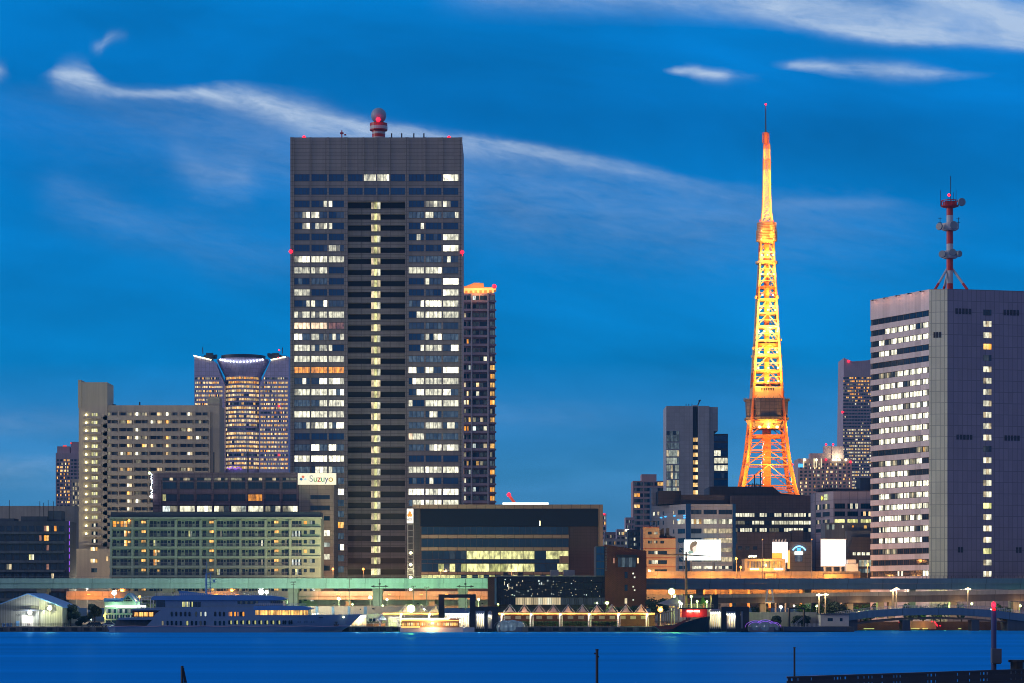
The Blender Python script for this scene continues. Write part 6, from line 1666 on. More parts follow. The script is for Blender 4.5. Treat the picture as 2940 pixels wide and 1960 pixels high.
for px, c in ((493, 'b'), (506, '.'), (519, '.'), (532, '.'), (544, '.'), (563, 'd'), (577, 't'), (590, 'c'), (618, '.'), (631, '.'), (643, '.'), (659, 'q'), (664, 'o'), (675, 'o'), (683, 'q'), (692, '.'), (699, 'o')): port(px, 1756, 1769, c, 5.2)
for px, c in ((467, 'l'), (481, '.'), (493, '.'), (506, '.'), (519, '.'), (538, 'n'), (551, '.'), (563, '.'), (576, 'd'), (588, '.'), (618, 'b'), (631, 'b'), (643, 'b')): port(px, 1782, 1795, c, 5.2)
for k in range(11):
    for j, c in ((0, '.'), (7, 'n' if k < 9 else '.')): port(658 + 17.3 * k + j * .85, 1781, 1792, c, 4.6)
for k in range(3):
    for j in (0, 6): 
        b_ = MB(); oval(b_, 856 + 19.5 * k + j, 1783.7, 1786.9, 3.1, D + .25 + .25 * k - .6, (0, 0, 0)); b_.build('porthole', 'pane_black', T)
fs = Front(300, 1000, D + 2.2)
for k in range(4):
    a = 385 + 14.3 * k
    windows(T, [(fs, *fs.r(a, a + 12.5, 1757, 1769.5), 'OO', .05)], name='saloon_window')
fs = Front(300, 1000, D + .02)
for k in range(12):
    a = 733 + 12.7 * k
    windows(T, [(fs, *fs.r(a, a + 11.8, 1751.6, 1765.5), 'OyO' if k % 2 else 'yOy', .05)], name='bow_window')
fs = Front(300, 1000, D + 1.1)
windows(T, [(fs, *fs.r(523 + 9 * k, 531 + 9 * k, 1727, 1742), c, .05) for k, c in enumerate(('Nn', 'tN', 'tD', 'nD', 'DD', 'DD'))] + [(fs, *fs.r(449, 474, 1723, 1742), 'DDD', .05)] + [(fs, *fs.r(682 + 15 * k, 696 + 15 * k, 1725, 1734), 'bd', .05) for k in range(4)] + [(fs, *fs.r(777 + 12 * k, 788 + 12 * k, 1725, 1733), 'DdD', .05) for k in range(3)], name='deck_window')
b = MB(); c = Vector((X(964, D), D + 2.05, Z(1794, D)))
b.tube(c + Vector((0, 0, .9)), c + Vector((0, 0, -.3)), .16); b.tube(c + Vector((-.8, 0, .1)), c + Vector((0, 0, -.4)), .2); b.tube(c + Vector((.8, 0, .1)), c + Vector((0, 0, -.4)), .2); b.tube(c + Vector((-.5, 0, .9)), c + Vector((.5, 0, .9)), .12); b.build('anchor', 'black', T)
b = MB()
for k in range(5): b.box(X(915 + 2.6 * k, D), X(917 + 2.6 * k, D), D + .55 + .06 * k - .35, D + .55 + .06 * k, Z(1774, D), Z(1771.6, D))
b.build('bow_mark', 'black', T)
b = MB(); b.ball((X(985, D), D + 2.2, Z(1771.5, D)), .3, 7, 5); b.build('bow_lamp', 'g_yel', T)
b = MB()
for px, py in ((895, 1763), (902, 1762), (910, 1761)): b.ball((X(px, D), D + 4, Z(py, D)), .2, 6, 4)
b.build('deck_lamp', 'g_white', T)
P = [(306 + 700 * i / 40, 1797.4 + .5 * math.sin(i * 1.1)) for i in range(41)]
b = MB()
for i in range(40): b.tube((X(P[i][0], D), D - .18 + max(0, P[i][0] - 860) ** 2 / 6000 / 1.0 * .55, Z(P[i][1], D)), (X(P[i + 1][0], D), D - .18 + max(0, P[i + 1][0] - 860) ** 2 / 6000 * .55, Z(P[i + 1][1], D)), .1, n=5)
b.build('rub_rail', mat('pink_rail', (.6, .4, .45), .5, .05), T)
for p0, p1, y, dd in ((732, 880, 1737.5, 0), (445, 610, 1708, 1), (640, 800, 1707.5, 1), (890, 1030, 1762, 3)):
    b = MB(); k = p0
    while k <= p1: b.tube((X(k, D), D + dd, Z(y + 1, D)), (X(k, D), D + dd, Z(y - 5.5, D)), .045, n=4); k += 6
    for o_ in (5.5, 2.5): b.tube((X(p0, D), D + dd, Z(y - o_, D)), (X(p1, D), D + dd, Z(y - o_, D)), .04, n=4)
    b.build('deck_rail', 'white', T)
R_ = thing('lifebuoy', 'orange lifebuoy on the upper deck of the cruise ship', 'lifebuoy', (X(758, D - .1), D - .1, Z(1744, D)))
b = MB(); c = Vector((X(758, D), D - .15, Z(1741, D)))
P = [c + Vector((.35 * math.cos(R(30 * i)), 0, .35 * math.sin(R(30 * i)))) for i in range(13)]
for i in range(12): b.tube(P[i], P[i + 1], .09)
b.build('ring', 'orange_wall', R_)

# long beige wall
D = 836
T = thing('flood_wall', 'long beige flood wall with pale blue upright stripes behind the ship bow', 'wall', at(1080, D))
b = MB(); b.pbox(884, 1262, 1740, 1798, D, .6); b.build('wall', 'cream', T)
b = MB()
for p0, p1 in ((906, 914), (952, 960), (998, 1006), (1044, 1053)): b.pbox(p0, p1, 1740.5, 1798, D - .08, .06)
b.build('stripe', mat('blue_stripe', (.2, .36, .5), .7, .1), T)
b = MB()
for px, py in ((1035, 1749), (1071, 1747)): b.box(X(px - 2, D), X(px + 2, D), D - .4, D - .1, Z(py + 2, D), Z(py - 2, D))
b.build('camera_box', 'dark', T)
# pier kiosk with parasol
D = 806
T = thing('ticket_kiosk', 'brightly lit white kiosk with open front beyond the ship bow', 'kiosk', at(1026, D))
b = MB(); b.pbox(1004, 1052, 1763, 1767, D - .4, 6); b.build('roof', 'white', T)
b = MB(); b.pbox(1004, 1052, 1767, 1797, D + 3.6, .3); b.pbox(1004, 1006, 1767, 1797, D, 3.6); b.pbox(1050, 1052, 1767, 1797, D, 3.6); b.build('wall', 'white', T)
b = MB()
for k in range(4): b.box(X(1008 + 11 * k, D), X(1016 + 11 * k, D), D + 3.3, D + 3.55, Z(1795, D), Z(1772 + 3 * (k % 2), D))
b.build('display', 'orange_wall', T)
b = MB(); b.pbox(1006, 1050, 1767.2, 1768.4, D + .2, .4); b.build('light_strip', 'g_white', T)
light('POINT', (X(1028, D), D + 1.5, Z(1772, D)), (1, .85, .6), 2200, .4, T)
T = thing('white_hut', 'white arched hut behind the parasol on the pier', 'hut', at(1075, 815))
b = MB(); b.pslab([(1052, 1798), (1098, 1798), (1098, 1766), (1090, 1762), (1075, 1760.5), (1060, 1762), (1052, 1766)], 815, 6); b.build('wall', 'white', T)
windows(T, [(Front(1052, 1098, 815), *Front(1052, 1098, 815).r(1060 + 10 * k, 1068 + 10 * k, 1775, 1784), 'DD', .05) for k in range(2)])
T = thing('parasol', 'closed blue parasol standing among planters on the pier', 'parasol', at(1097, 804))
b = MB(); b.tube((X(1097, 804), 804, QZ), (X(1097, 804), 804, Z(1770, 804)), .06); b.build('pole', 'steel', T)
b = MB(); b.lathe((X(1097, 804), 804, 0), [(1.35, Z(1779, 804)), (1.2, Z(1775, 804)), (.6, Z(1769, 804)), (.1, Z(1766.5, 804))], 12); b.build('canopy', 'canvas', T)
for px, w_ in ((1062, 10), (1080, 7), (1100, 6)):
    lb = {1062: 'wide wooden planter at the pier edge, left of the parasol', 1080: 'small wooden planter between wide planter and parasol', 1100: 'wooden planter right under the parasol'}[px]
    t_ = thing('planter', lb, 'planter', at(px, 803)); b = MB(); b.pbox(px - w_, px + w_, 1790, 1798, 803, 1); b.build('box', 'wood', t_)
    b = MB(); rg = random.Random(px)
    for k in range(90):
        c = Vector((X(px + rg.uniform(-w_, w_), 803), 803 + rg.uniform(.1, .9), Z(1790, 803) + rg.random() * .5)); b.face([c, c + Vector((.2, .05, .12)), c + Vector((.1, 0, .35))])
    b.build('foliage', 'leaf', t_)
light('POINT', (X(1100, 802), 801, Z(1776, 802)), (1, .7, .4), 900, .4)
light('POINT', (X(1135, 803), 803, Z(1768, 803)), (1, .95, .8), 900, .4)  # bare light added to brighten the booth
T = thing('pier_railing', 'thin railing along the pier edge below the parasol', 'railing', at(1100, 801.5))
b = MB()
for k in range(22): b.tube((X(1050 + 4.7 * k, 801.5), 801.5, QZ), (X(1050 + 4.7 * k, 801.5), 801.5, Z(1787, 801.5)), .04, n=4)
b.tube((X(1050, 801.5), 801.5, Z(1787, 801.5)), (X(1150, 801.5), 801.5, Z(1787, 801.5)), .05, n=4); b.build('rail', 'steel', T)
T = thing('white_container', 'white lit panel booth with ribbed side left of the moving boat', 'booth', at(1130, 809))
b = MB(); b.pbox(1114, 1152, 1770, 1798, 809, 4); b.build('wall', 'white', T)
b = MB()
for k in range(7): b.pbox(1117 + 5 * k, 1118 + 5 * k, 1771, 1797, 808.9, .09)
b.build('rib', 'grey_white', T)

# peaked tent walkway
def tents(name, label, peaks, half, d, px0, px1, posts):
    t_ = thing(name, label, 'canopy', at((px0 + px1) / 2, d))
    for pk in peaks:
        b_ = MB(); dep = 5.5; zb, zt_ = Z(1757.5, d), Z(1738, d); x0, x1, xm = X(pk - half, d), X(pk + half, d), X(pk, d)
        n_ = 8; rows_ = []
        for i in range(n_ + 1):
            k = i / n_; z = zb + (zt_ - zb) * (k ** 1.7); h = (1 - k) * .94 + .0
            w_ = (X(half, 0 + d) - X(0, d)) * h * (1 - .18 * math.sin(math.pi * k))
            rows_.append([(xm - w_, d, z), (xm + w_, d, z), (xm + w_, d + dep, z), (xm - w_, d + dep, z)])
        for a_, c_ in zip(rows_, rows_[1:]):
            for q in range(4): b_.face([a_[q], a_[(q + 1) % 4], c_[(q + 1) % 4], c_[q]])
        tt = b_.build('tent', 'tent', t_)
        b_ = MB()
        for s_ in (-1, 1):
            for o_ in (0, .5): b_.tube((xm, d - .1 - o_, Z(1734.5, d)), (xm + s_ * (x1 - xm) * 1.0, d - .1 - o_, Z(1758, d)), .09, n=4)
        b_.build('frame', 'grey_white', tt)
    b_ = MB(); b_.box(X(px0, d), X(px1, d), d - .5, d - .2, Z(1761.2, d), Z(1759.2, d)); b_.build('light_band', 'g_fringe', t_)
    b_ = MB(); k = px0
    while k < px1: b_.box(X(k, d), X(k + 1.1, d), d - .42, d - .3, Z(1765.5, d), Z(1761.3, d)); k += 2.4
    b_.build('light_fringe', glow('fringe_glow', (1, .42, .1), .75), t_)
    for px in posts:
        b_ = MB(); b_.tube((X(px, d), d, QZ), (X(px, d), d, Z(1759, d)), .27, n=8); b_.build('post', 'white', t_)
        b_ = MB(); b_.tube((X(px + 8, d), d + 5, QZ), (X(px + 8, d), d + 5, Z(1759, d)), .22, n=8); b_.build('post', 'grey_white', t_)
        b_ = MB(); b_.ball((X(px + 2, d), d - .5, Z(1763.5, d)), .32, 8, 6); b_.build('lamp', 'g_white', t_)
        light('POINT', (X(px + 2, d), d - 1.1, Z(1768, d)), (1, .8, .5), 260, .3, t_)
    for k in range(int(px0), int(px1), 70): light('POINT', (X(k, d), d - 1.5, Z(1761, d)), (1, .5, .18), 260, .3, t_)
    return t_
tents('tent_walkway', 'row of white peaked tent canopies edged with orange lights before the glass hall', [1464 + 41.8 * k for k in range(10)], 19, 805, 1430, 1880, (1440, 1523, 1607, 1690, 1774, 1856))
tents('tent_walkway', 'short run of lit tent canopies beside the green floodlight, left of the dark portal', [1166, 1209, 1252], 20, 808, 1100, 1262, (1150, 1232))
T = thing('clipped_hedge', 'green lit clipped hedge under the tents', 'hedge', at(1630, 812))
b = MB(); rg = random.Random(3)
for k in range(2600):
    px = rg.uniform(1486, 1775); z = QZ + rg.random() ** .6 * 1.55; c = Vector((X(px, 812), 812 + rg.uniform(0, 1.3), z))
    u = Vector((rg.gauss(0, 1), rg.gauss(0, 1), rg.gauss(0, 1))).normalized(); w_ = u.orthogonal(); s_ = rg.uniform(.18, .36)
    b.face([c - u * s_, c + w_ * s_ * .6, c + u * s_, c - w_ * s_ * .6])
b.build('foliage', 'leaf', T)
for px in (1500, 1600, 1690): light('POINT', (X(px, 808), 808, QZ + 2.4), (.75, 1, .35), 160, .3)
T = thing('brick_arcade', 'low dark red wall with openings behind the tents and hedge', 'wall', at(1640, 820))
b = MB(); b.pbox(1436, 1880, 1764, 1798, 820, 1); b.build('wall', 'brick', T)
b = MB()
for k in range(14):
    b = MB(); b.pbox(1450 + 30 * k, 1466 + 30 * k, 1768, 1777, 819.9, .09); b.build('opening', 'cream_dim', T)

# portals and lit landing stages
def portal(name, label, legs, beam, d):
    t_ = thing(name, label, 'portal', at(legs[0][0], d))
    for a, c, y0 in legs:
        b_ = MB(); b_.pbox(a, c, y0, 1811, d, 1.8); b_.build('leg', 'hull_black', t_)
    b_ = MB(); b_.pbox(*beam, d - .1, 2.0); b_.build('beam', 'hull_black', t_)
    return t_
portal('gate_portal', 'tall black steel portal frame above the lit landing stage', [(1259, 1275.8, 1716), (1349, 1365.5, 1716)], (1259, 1366, 1706, 1716), 797)
portal('gate_portal', 'lower black portal with two legs at the foot of the brown brick pier', [(1392, 1400, 1753), (1413, 1431, 1753)], (1362, 1431, 1741, 1753), 797)
portal('gate_portal', 'black portal frame round a lit booth right of the red and black ship', [(2071, 2086, 1755), (2113, 2127, 1755), (2134, 2151, 1755)], (2071, 2151, 1741, 1755), 797)
portal('gate_portal', 'thin black portal frame on the dark pier left of the small house', [(2265, 2269, 1748), (2307, 2311, 1748)], (2264, 2312, 1744, 1748), 801)
def stage(name, label, p0, p1, y0, d, roofm, nb=9, power=900, col=(1, .92, .7), seed=1):
    t_ = thing(name, label, 'landing stage', (X((p0 + p1) / 2, d), d, .3))
    b_ = MB(); b_.pbox(p0, p1, 1804, 1815, d - 1, 7); b_.build('pontoon', 'hull_black', t_)
    b_ = MB(); x0, x1 = X(p0, d), X(p1, d); pts = [(x0 + (x1 - x0) * i / 10, Z(y0, d) + .9 * math.sin(math.pi * i / 10)) for i in range(11)]
    b_.slab([(x1, Z(y0 + 4, d)), (x0, Z(y0 + 4, d))][::-1] + pts[::-1], d - .3, d + 5.5); b_.build('roof', roofm, t_)
    for k in range(nb + 1):
        px = p0 + 1 + (p1 - p0 - 2) * k / nb; b_ = MB(); b_.tube((X(px, d), d, Z(1804, d)), (X(px, d), d, Z(y0 + 4, d)), .16); b_.build('post', 'white', t_)
    b_ = MB(); b_.pbox(p0 + 1, p1 - 1, y0 + 6, 1803, d + 4.6, .2); b_.build('back_wall', 'cream', t_)
    b_ = MB(); rg_ = random.Random(seed)
    for k in range(nb): b_.ball((X(p0 + (p1 - p0) * (k + .5) / nb, d), d + 1.5, Z(y0 + 6.5, d)), .3, 7, 5)
    b_.build('ceiling_lamp', 'g_white', t_)
    b_ = MB()
    for k in range(nb): 
        px = rg_.uniform(p0 + 3, p1 - 6); b_.pbox(px, px + rg_.uniform(2, 5), 1800 - rg_.uniform(6, 18), 1803, d + 3 + rg_.random(), .5)
    b_.build('counter', 'orange_wall', t_)
    for k in range(max(1, nb // 4)): light('POINT', (X(p0 + (p1 - p0) * (k + .5) / max(1, nb // 4), d), d + 1.5, Z(y0 + 14, d)), col, 2.6 * power / max(1, nb // 4), .3, t_)
    return t_
stage('landing_stage', 'large lit landing stage with white columns and a blue curved roof under the tall portal', 1276, 1348, 1756, 798, 'canvas', 12, 1500)
stage('landing_stage', 'narrow bright booth between the legs of the lower black portal', 1400.5, 1412.5, 1760, 798.2, 'white', 3, 600)
stage('landing_stage', 'white columned booth between tall portal and lower portal', 1367, 1391, 1758, 798.2, 'white', 4, 700, (1, 1, .75))
stage('landing_stage', 'pale lit booth with thin columns right beside the red and black ship', 2038, 2070, 1752, 799, 'white', 5, 500)
stage('landing_stage', 'bright lit booth framed by the black portal right of the ship', 2087, 2112, 1757, 798.2, 'white', 5, 800)
stage('landing_stage', 'sliver of a lit booth between the two right legs of the black portal', 2127.5, 2133.5, 1757, 798.2, 'white', 2, 250)
# excursion boat
D = 790
T = thing('excursion_boat', 'long low excursion boat with rows of warm lights passing the landing stage', 'boat', (X(1240, D), D + 2, 0))
b = MB(); b.prism([(X(1148, D), D + .6), (X(1158, D), D), (X(1330, D), D), (X(1362, D), D + 2), (X(1330, D), D + 4), (X(1150, D), D + 4)], -.5, Z(1801, D)); b.build('hull', 'grey_white', T)
b = MB(); b.pbox(1152, 1318, 1777, 1800.8, D + .5, 3); b.build('cabin', 'wood', T)
b = MB(); b.pbox(1150, 1322, 1774, 1776.8, D + .2, 3.6); b.build('roof', 'grey_white', T)
fs = Front(1150, 1340, D + .5)
windows(T, [(fs, *fs.r(1155 + 12.4 * k, 1166 + 12.4 * k, 1787, 1796), wr.choice(('YO', 'Oy', 'OY', 'oY')), .04) for k in range(13)])
for y, p0, p1, m_ in ((1781, 1152, 1318, 'g_orange'), (1776, 1150, 1290, 'g_yel')):
    b = MB(); b.tube((X(p0, D), D + .1, Z(y, D)), (X(p1, D), D + .1, Z(y, D)), .17); b.build('light_string', m_, T)
b = MB(); b.tube((X(1152, D), D - .12, Z(1800, D)), (X(1206, D), D - .12, Z(1800, D)), .28); b.build('stern_light', 'g_orange', T)
light('POINT', (X(1240, D), D - 2, Z(1788, D)), (1, .55, .25), 3200, .4, T)
# glass dome boats
def dome_boat(label, p0, p1, d, gl_, arcs, strip):
    t_ = thing('dome_boat', label, 'boat', (X((p0 + p1) / 2, d), d + 2, 0)); x0, x1 = X(p0, d), X(p1, d); L = x1 - x0
    b_ = MB(); b_.prism([(x0, d + .3), (x0 + L * .8, d), (x1, d + 1.9), (x0 + L * .8, d + 4), (x0, d + 3.7)], -.6, Z(1800, d)); b_.build('hull', 'hull_black' if gl_ == 'b' else 'navy', t_)
    for a, w_, hgt in arcs:
        b_ = MB(); b_.ball((x0 + L * a, d + 2, Z(1801, d)), w_, 16, 10, sz=hgt / w_, g=GL[gl_], sx=1.25); b_.build('glass_dome', 'boat_glass', t_, smooth=True)
        b_ = MB()
        for k in range(3):
            sc_ = .55 + .35 * k
            P_ = [(x0 + L * a + w_ * 1.27 * math.cos(R(15 * i)) * sc_, d + 2 - w_ * math.sqrt(max(0, 1 - (sc_ * math.cos(R(15 * i))) ** 2 * 1)) * .72, Z(1801, d) + hgt * 1.02 * math.sin(R(15 * i)) * (.6 + .18 * k)) for i in range(13)]
            for i in range(12): b_.tube(P_[i], P_[i + 1], .05, n=5)
        b_.build('dome_rib', strip, t_)
    return t_
dome_boat('silver-blue glass dome boat moored by the lower black portal', 1432, 1517, 793, 'g', ((.2, 2.2, 2.3), (.45, 2.2, 2.4), (.66, 1.9, 2.0)), 'dish')
light('POINT', (X(1462, 790), 789, Z(1785, 790)), (.6, .8, 1), 300, .4)
dome_boat('purple lit glass dome boat moored at the dark pier', 2152, 2240, 793, 'd', ((.2, 2.0, 2.2), (.52, 2.2, 2.5), (.76, 1.8, 1.8)), 'g_purple')
light('POINT', (X(2190, 790), 789, Z(1785, 790)), (.8, .7, 1), 260, .4)

# red and black ship
D = 790
T = thing('replica_ship', 'black-hulled wooden ship with red cabin, green lit top deck and a tall mast', 'ship', (X(1960, D), D + 4, 0))
b = MB()
lo = [(1905, 1812, 2.0), (1940, 1812, 3.4), (2020, 1812, 3.4), (2034, 1812, 2.6)]; up = [(1880, 1797, .4), (1945, 1792, 3.9), (2030, 1769, 4), (2040, 1769, 3)]
for (px, py, w_) in lo: b.v += [(X(px, D), D + 4 - w_, Z(py + 6, D)), (X(px, D), D + 4 + w_, Z(py + 6, D))]
for (px, py, w_) in up: b.v += [(X(px, D), D + 4 - w_, Z(py, D)), (X(px, D), D + 4 + w_, Z(py, D))]
for i in range(3):
    b.idx((2 * i, 2 * i + 2, 10 + 2 * i, 8 + 2 * i)); b.idx((2 * i + 3, 2 * i + 1, 9 + 2 * i, 11 + 2 * i)); b.idx((8 + 2 * i, 10 + 2 * i, 11 + 2 * i, 9 + 2 * i))
b.idx((1, 0, 8, 9)); b.idx((6, 7, 15, 14)); b.build('hull', 'hull_black', T)
b = MB(); b.pslab([(1881, 1796), (1890, 1804), (1930, 1806), (1985, 1775), (1975, 1775), (1930, 1796)], D - .25, .5); b.build('bow_ramp', 'hull_red', T)
b = MB(); b.pbox(1957, 2030, 1748, 1772, D + 1.2, 6); b.build('cabin', 'red', T)
b = MB(); b.pbox(1950, 2045, 1744, 1748, D, 8); b.build('upper_deck', 'hull_black', T)
b = MB()
for y in (1735, 1740): b.tube((X(1925, D), D + .2, Z(y, D)), (X(2048, D), D + .2, Z(y, D)), .08, n=4)
for k in range(26): b.tube((X(1925 + 4.9 * k, D), D + .2, Z(1745, D)), (X(1925 + 4.9 * k, D), D + .2, Z(1735, D)), .08, n=4)
b.build('deck_rail', 'orange_wall', T)
b = MB(); b.pbox(2043, 2062, 1708, 1748, D + 2, 5); b.pbox(1960, 2062, 1706, 1709, D + 3, 4); b.build('stern_castle', 'hull_black', T)
b = MB(); x = X(1972.5, D); b.tube((x, D + 4, Z(1745, D)), (x, D + 4, Z(1600, D)), .5, .32, n=10); b.tube((x, D + 4, Z(1600, D)), (x, D + 4, Z(1583, D)), .24); mst = b.build('mast', 'wood', T)
b = MB(); b.tube((X(1898, D), D + 3.4, Z(1591, D)), (x, D + 3.4, Z(1592, D)), .1, .24); b.tube((x, D + 3.4, Z(1592, D)), (X(2044, D), D + 3.4, Z(1596, D)), .24, .1); b.build('yard', 'wood', mst)
for px in (1981, 2001):
    b = MB(); b.box(X(px, D) - .9, X(px, D) + .9, D + .5, D + 1.1, Z(1756.5, D), Z(1752, D)); b.build('cabin_lamp', 'g_white', T)
    light('POINT', (X(px + 3, D), D - .2, Z(1757, D)), (1, .6, .3), 260, .3, T)
for px, py in ((1951, 1727), (1957, 1733), (2002, 1726), (2030, 1727), (1985, 1712)):
    b = MB(); b.ball((X(px, D), D + .6, Z(py, D)), .38, 8, 6); b.tube((X(px, D), D + .6, Z(1745, D)), (X(px, D), D + .6, Z(py + 3, D)), .06); b.build('deck_lamp', 'g_green' if px != 1957 else 'g_white', T)
light('POINT', (X(1995, D), D - .8, Z(1724, D)), (.5, 1, .2), 500, .3, T)
b = MB()
for k in range(9): b.tube((X(1883 + 6 * k, D), D - .3, Z(1798 - 2 * k * .4, D)), (X(1883 + 6 * k, D), D - .3, Z(1763 - k * .9, D)), .12, n=4)
b.tube((X(1882, D), D - .3, Z(1763, D)), (X(1934, D), D - .3, Z(1754, D)), .14); b.build('side_screen', 'wood', T)
P = [(1888, 1732), (1915, 1722), (1945, 1712), (1950, 1722), (1960, 1738), (1930, 1740)]
b = MB(); b.face([(X(p, D), D + 1 + .8 * (i % 2), Z(q, D)) for i, (p, q) in enumerate(P)]); b.build('awning', 'tent', T)
t_ = thing('potted_conifer', 'small cone-shaped green lit tree on the top deck of the ship', 'tree', (X(2019, D), D + 2, Z(1744, D)))
b = MB(); rg = random.Random(8)
for k in range(420):
    q = rg.random(); a = rg.uniform(0, 6.28); r_ = 1.25 * (1 - q) ** .8 * rg.uniform(.6, 1); c = Vector((X(2019, D) + r_ * math.cos(a), D + 2 + r_ * math.sin(a), Z(1744, D) + .4 + 3.2 * q)); b.face([c, c + Vector((.22, .05, -.1)), c + Vector((.05, .1, .28))])
b.build('foliage', mat('bright_leaf', (.1, .22, .04), .7, .3, 1), t_)
b = MB(); b.tube((X(2019, D), D + 2, Z(1744, D)), (X(2019, D), D + 2, Z(1744, D) + .6), .2); b.build('trunk', 'bark', t_)

# right of the ship
D = 824
T = thing('flood_wall', 'plain grey flood wall behind the purple dome boat', 'wall', at(2240, D)); b = MB(); b.pbox(2140, 2345, 1757, 1799, D, .8); b.build('wall', 'concrete', T)
T = thing('flood_wall', 'low dark wall segment left of the small white house', 'wall', at(2348, D)); b = MB(); b.pbox(2345.5, 2356, 1762, 1799, D, .8); b.build('wall', 'navy_slab', T)
T = thing('canal_house', 'small white flat-roofed house with two windows at the canal corner', 'house', at(2396, 816))
b = MB(); b.pbox(2356, 2437, 1764, 1799, 816, 8); b.build('wall', 'grey_white', T)
b = MB(); b.pbox(2353, 2440, 1761, 1764, 815.3, 9.4); b.build('roof', 'roof', T)
fc = Front(2356, 2437, 816); windows(T, [(fc, *fc.r(2376, 2391, 1774, 1783), 'DD', .05), (fc, *fc.r(2411, 2419, 1774, 1783), 'D', .05)])
T = thing('picket_fence', 'white picket fence on the dark pier below the small house', 'fence', at(2310, 801)); b = MB()
for k in range(24):
    if 8 < k < 12: continue
    b.box(X(2268 + 3.7 * k, 801), X(2269.1 + 3.7 * k, 801), 801, 801.1, QZ, Z(1789, 801))
b.tube((X(2268, 801), 801.05, Z(1794, 801)), (X(2354, 801), 801.05, Z(1794, 801)), .04, n=4); b.build('picket', 'white', T)
T = thing('gangway', 'sloping steel gangway inside the thin black portal', 'gangway', at(2290, 799))
b = MB()
for o_ in (0, 4): b.tube((X(2276, 799), 799, Z(1797 - o_, 799)), (X(2304, 799), 799, Z(1776 - o_, 799)), .1)
for k in range(8): b.tube((X(2276 + 4 * k, 799), 799, Z(1797 - 3 * k, 799)), (X(2276 + 4 * k, 799), 799, Z(1793 - 3 * k, 799)), .06)
b.build('rail', 'steel', T)
b = MB(); b.pbox(2250, 2432, 1799, 1812, 798, 3); T = tag(b.build('pontoon', 'navy'), 'low dark pontoon along the quay below the picket fence', 'pontoon')

# ------------------------------------------------------------------ foreground
D = 80
T = thing('jetty', 'dark jetty with a slatted steel railing in the lower right corner', 'jetty', (X(2600, D), D, 5.8))
def jt(px): return 1942 - 22 * (px - 2261) / (2940 - 2261)
b = MB()
for dy, m0, m1, d0 in ((0, 0, 5.5, 0), (13, 0, 11, .02), (31, 0, 8, 0)):
    b.pslab([(2259, jt(2259) + dy + m1), (3300, jt(3300) + dy + m1), (3300, jt(3300) + dy), (2259, jt(2259) + dy)], D + d0, .12)
b.build('rail', 'jetty', T)
b = MB(); rg = random.Random(21)
px = 2262
while px < 3260:
    w_ = rg.choice((6, 9, 14, 30, 60)) * rg.uniform(.8, 1.3); b.pslab([(px, jt(px) + 36), (px + w_, jt(px + w_) + 36), (px + w_, jt(px + w_) + 4), (px, jt(px) + 4)], D + .03, .07); px += w_ + rg.choice((2.2, 2.2, 3, 4.5))
b.build('slat', 'jetty', T)
b = MB(); b.box(X(2255, D), X(3400, D), D - 1, D + 7, 5.8, 6.6); b.build('deck', 'jetty', T)
for px in (2270, 2600, 2900): 
    b = MB(); b.tube((X(px, D), D + 3, -2), (X(px, D), D + 3, 5.8), .3, n=10); b.build('pile', 'jetty', T)
T = thing('navigation_light', 'slim blue pole with a glowing red signal lamp and grey control box', 'signal light', (X(2870.5, D), D + 1, 6.6))
x = X(2870.5, D)
b = MB(); b.tube((x, D + 1, 6.6), (x, D + 1, Z(1753, D)), .088, n=14); b.build('pole', 'nav', T)
b = MB(); b.tube((x, D + 1, Z(1753, D)), (x, D + 1, Z(1748, D)), .07, n=12); b.tube((x, D + 1, Z(1748, D)), (x, D + 1, Z(1745, D)), .055, .04, n=12); b.build('lamp_base', 'red', T)
b = MB(); b.ball((x - .01, D + 1, Z(1736.5, D)), .075, 14, 10, sz=1.45); b.build('lamp', 'g_red', T, smooth=True)
light('POINT', (x, D + .85, Z(1737, D)), (1, .03, .04), 14, .06, T)
b = MB(); b.pbox(2849, 2876, 1862, 1903, D + .7, .28); b.pbox(2851, 2874, 1903, 1906, D + .74, .2); b.build('control_box', 'box', T)
b = MB(); b.tube((X(2879, D), D + .9, Z(1892, D)), (X(2885, D), D + .9, Z(1892, D)), .055, n=10); b.build('bracket', 'black', T)
T = thing('bollard', 'dark flat-topped bollard at the right edge of the jetty', 'bollard', (X(2936, D), D + 1, 6.6))
b = MB(); b.tube((X(2938, D), D + 1, 6.6), (X(2938, D), D + 1, Z(1903, D)), .22, n=12); b.build('post', 'jetty', T)
b = MB(); b.tube((X(2938, D), D + 1, Z(1903, D)), (X(2938, D), D + 1, Z(1896, D)), .29, n=12); b.build('cap', 'jetty', T)
T = thing('mooring_post', 'thin dark post rising from the left end of the jetty', 'post', (X(2285, D), D + .4, 6.0))
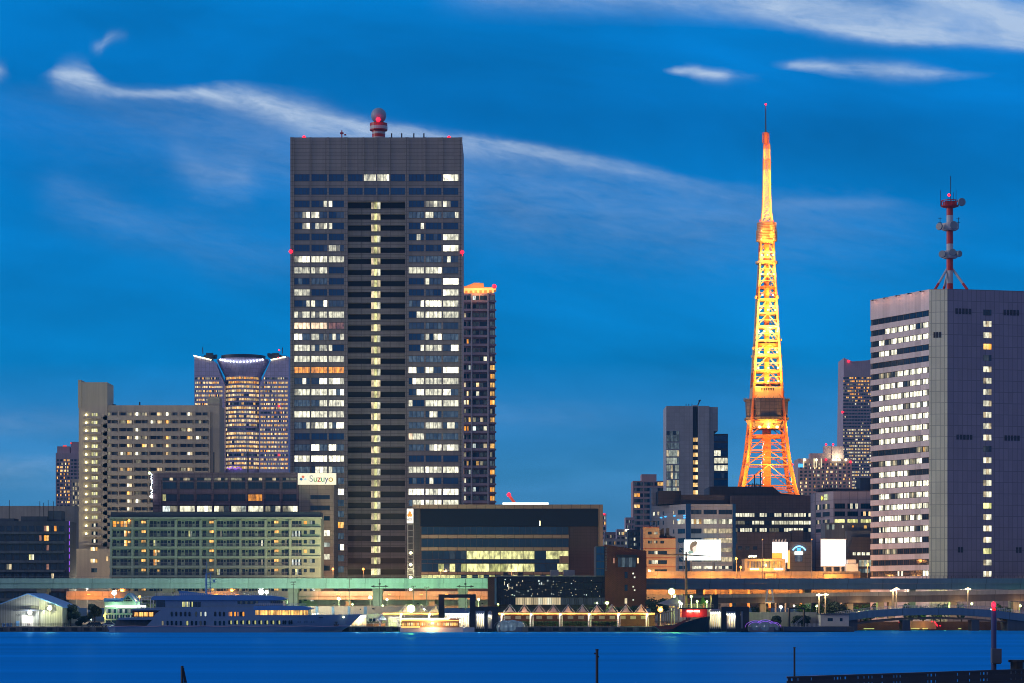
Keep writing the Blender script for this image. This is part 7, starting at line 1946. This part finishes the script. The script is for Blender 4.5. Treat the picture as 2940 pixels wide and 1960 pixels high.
b = MB(); b.tube((X(2285, D), D + .4, 6.0), (X(2285, D), D + .4, Z(1859, D)), .032, n=8); b.build('post', 'black', T)
b = MB(); b.tube((X(2285, D), D + .4, Z(1861, D)), (X(2285, D), D + .4, Z(1858, D)), .04, n=8); b.build('cap', 'dark', T)
for px, py, lb in ((523, 1911, 'short dark mooring pile with a flag-like bracket at lower left'), (1714, 1867, 'dark mooring pile with small brackets at lower centre')):
    d = 120; T = thing('mooring_pile', lb, 'pile', (X(px, d), d, -1))
    b = MB(); b.tube((X(px, d), d, -1), (X(px, d), d, Z(py, d)), .07, n=10); b.build('pile', 'black', T)
    b = MB()
    if px < 1000: b.face([(X(px + 3, d), d - .03, Z(1920, d)), (X(px + 5, d), d - .03, Z(1916, d)), (X(px + 14, d), d + .02, Z(1960, d)), (X(px + 5, d), d + .02, Z(1960, d))]); b.box(X(px + 3, d), X(px + 6, d), d - .02, d + .02, Z(1930, d), Z(1918, d))
    else: b.box(X(px - 8, d), X(px - 2, d), d - .04, d + .04, Z(1878, d), Z(1874, d)); b.box(X(px + 2, d), X(px + 6, d), d - .04, d + .04, Z(1887, d), Z(1883, d)); b.tube((X(px, d), d, Z(1867, d)), (X(px, d), d, Z(1863, d)), .08, n=8)
    b.build('bracket', 'black', T)


# ------------------------------------------------------------------ evening haze over the city
hz = bpy.data.materials.new('haze_air'); hz.use_nodes = True
t = hz.node_tree
for n_ in list(t.nodes):
    if n_.type == 'BSDF_PRINCIPLED': t.nodes.remove(n_)
pv = t.nodes.new('ShaderNodeVolumePrincipled'); pv.inputs['Color'].default_value = (.08, .46, .85, 1); pv.inputs['Density'].default_value = .00007; pv.inputs['Anisotropy'].default_value = .2
t.links.new(pv.outputs[0], t.nodes['Material Output'].inputs['Volume'])
b = MB(); b.box(-1800, 1800, -60, 2600, -4.5, 400)
tag(b.build('haze', hz), kind='stuff')
try:
    hz.cycles.homogeneous_volume = True
    hz.cycles.volume_sampling = 'MULTIPLE_IMPORTANCE'
    sc.cycles.volume_bounces = 0
except Exception:
    pass
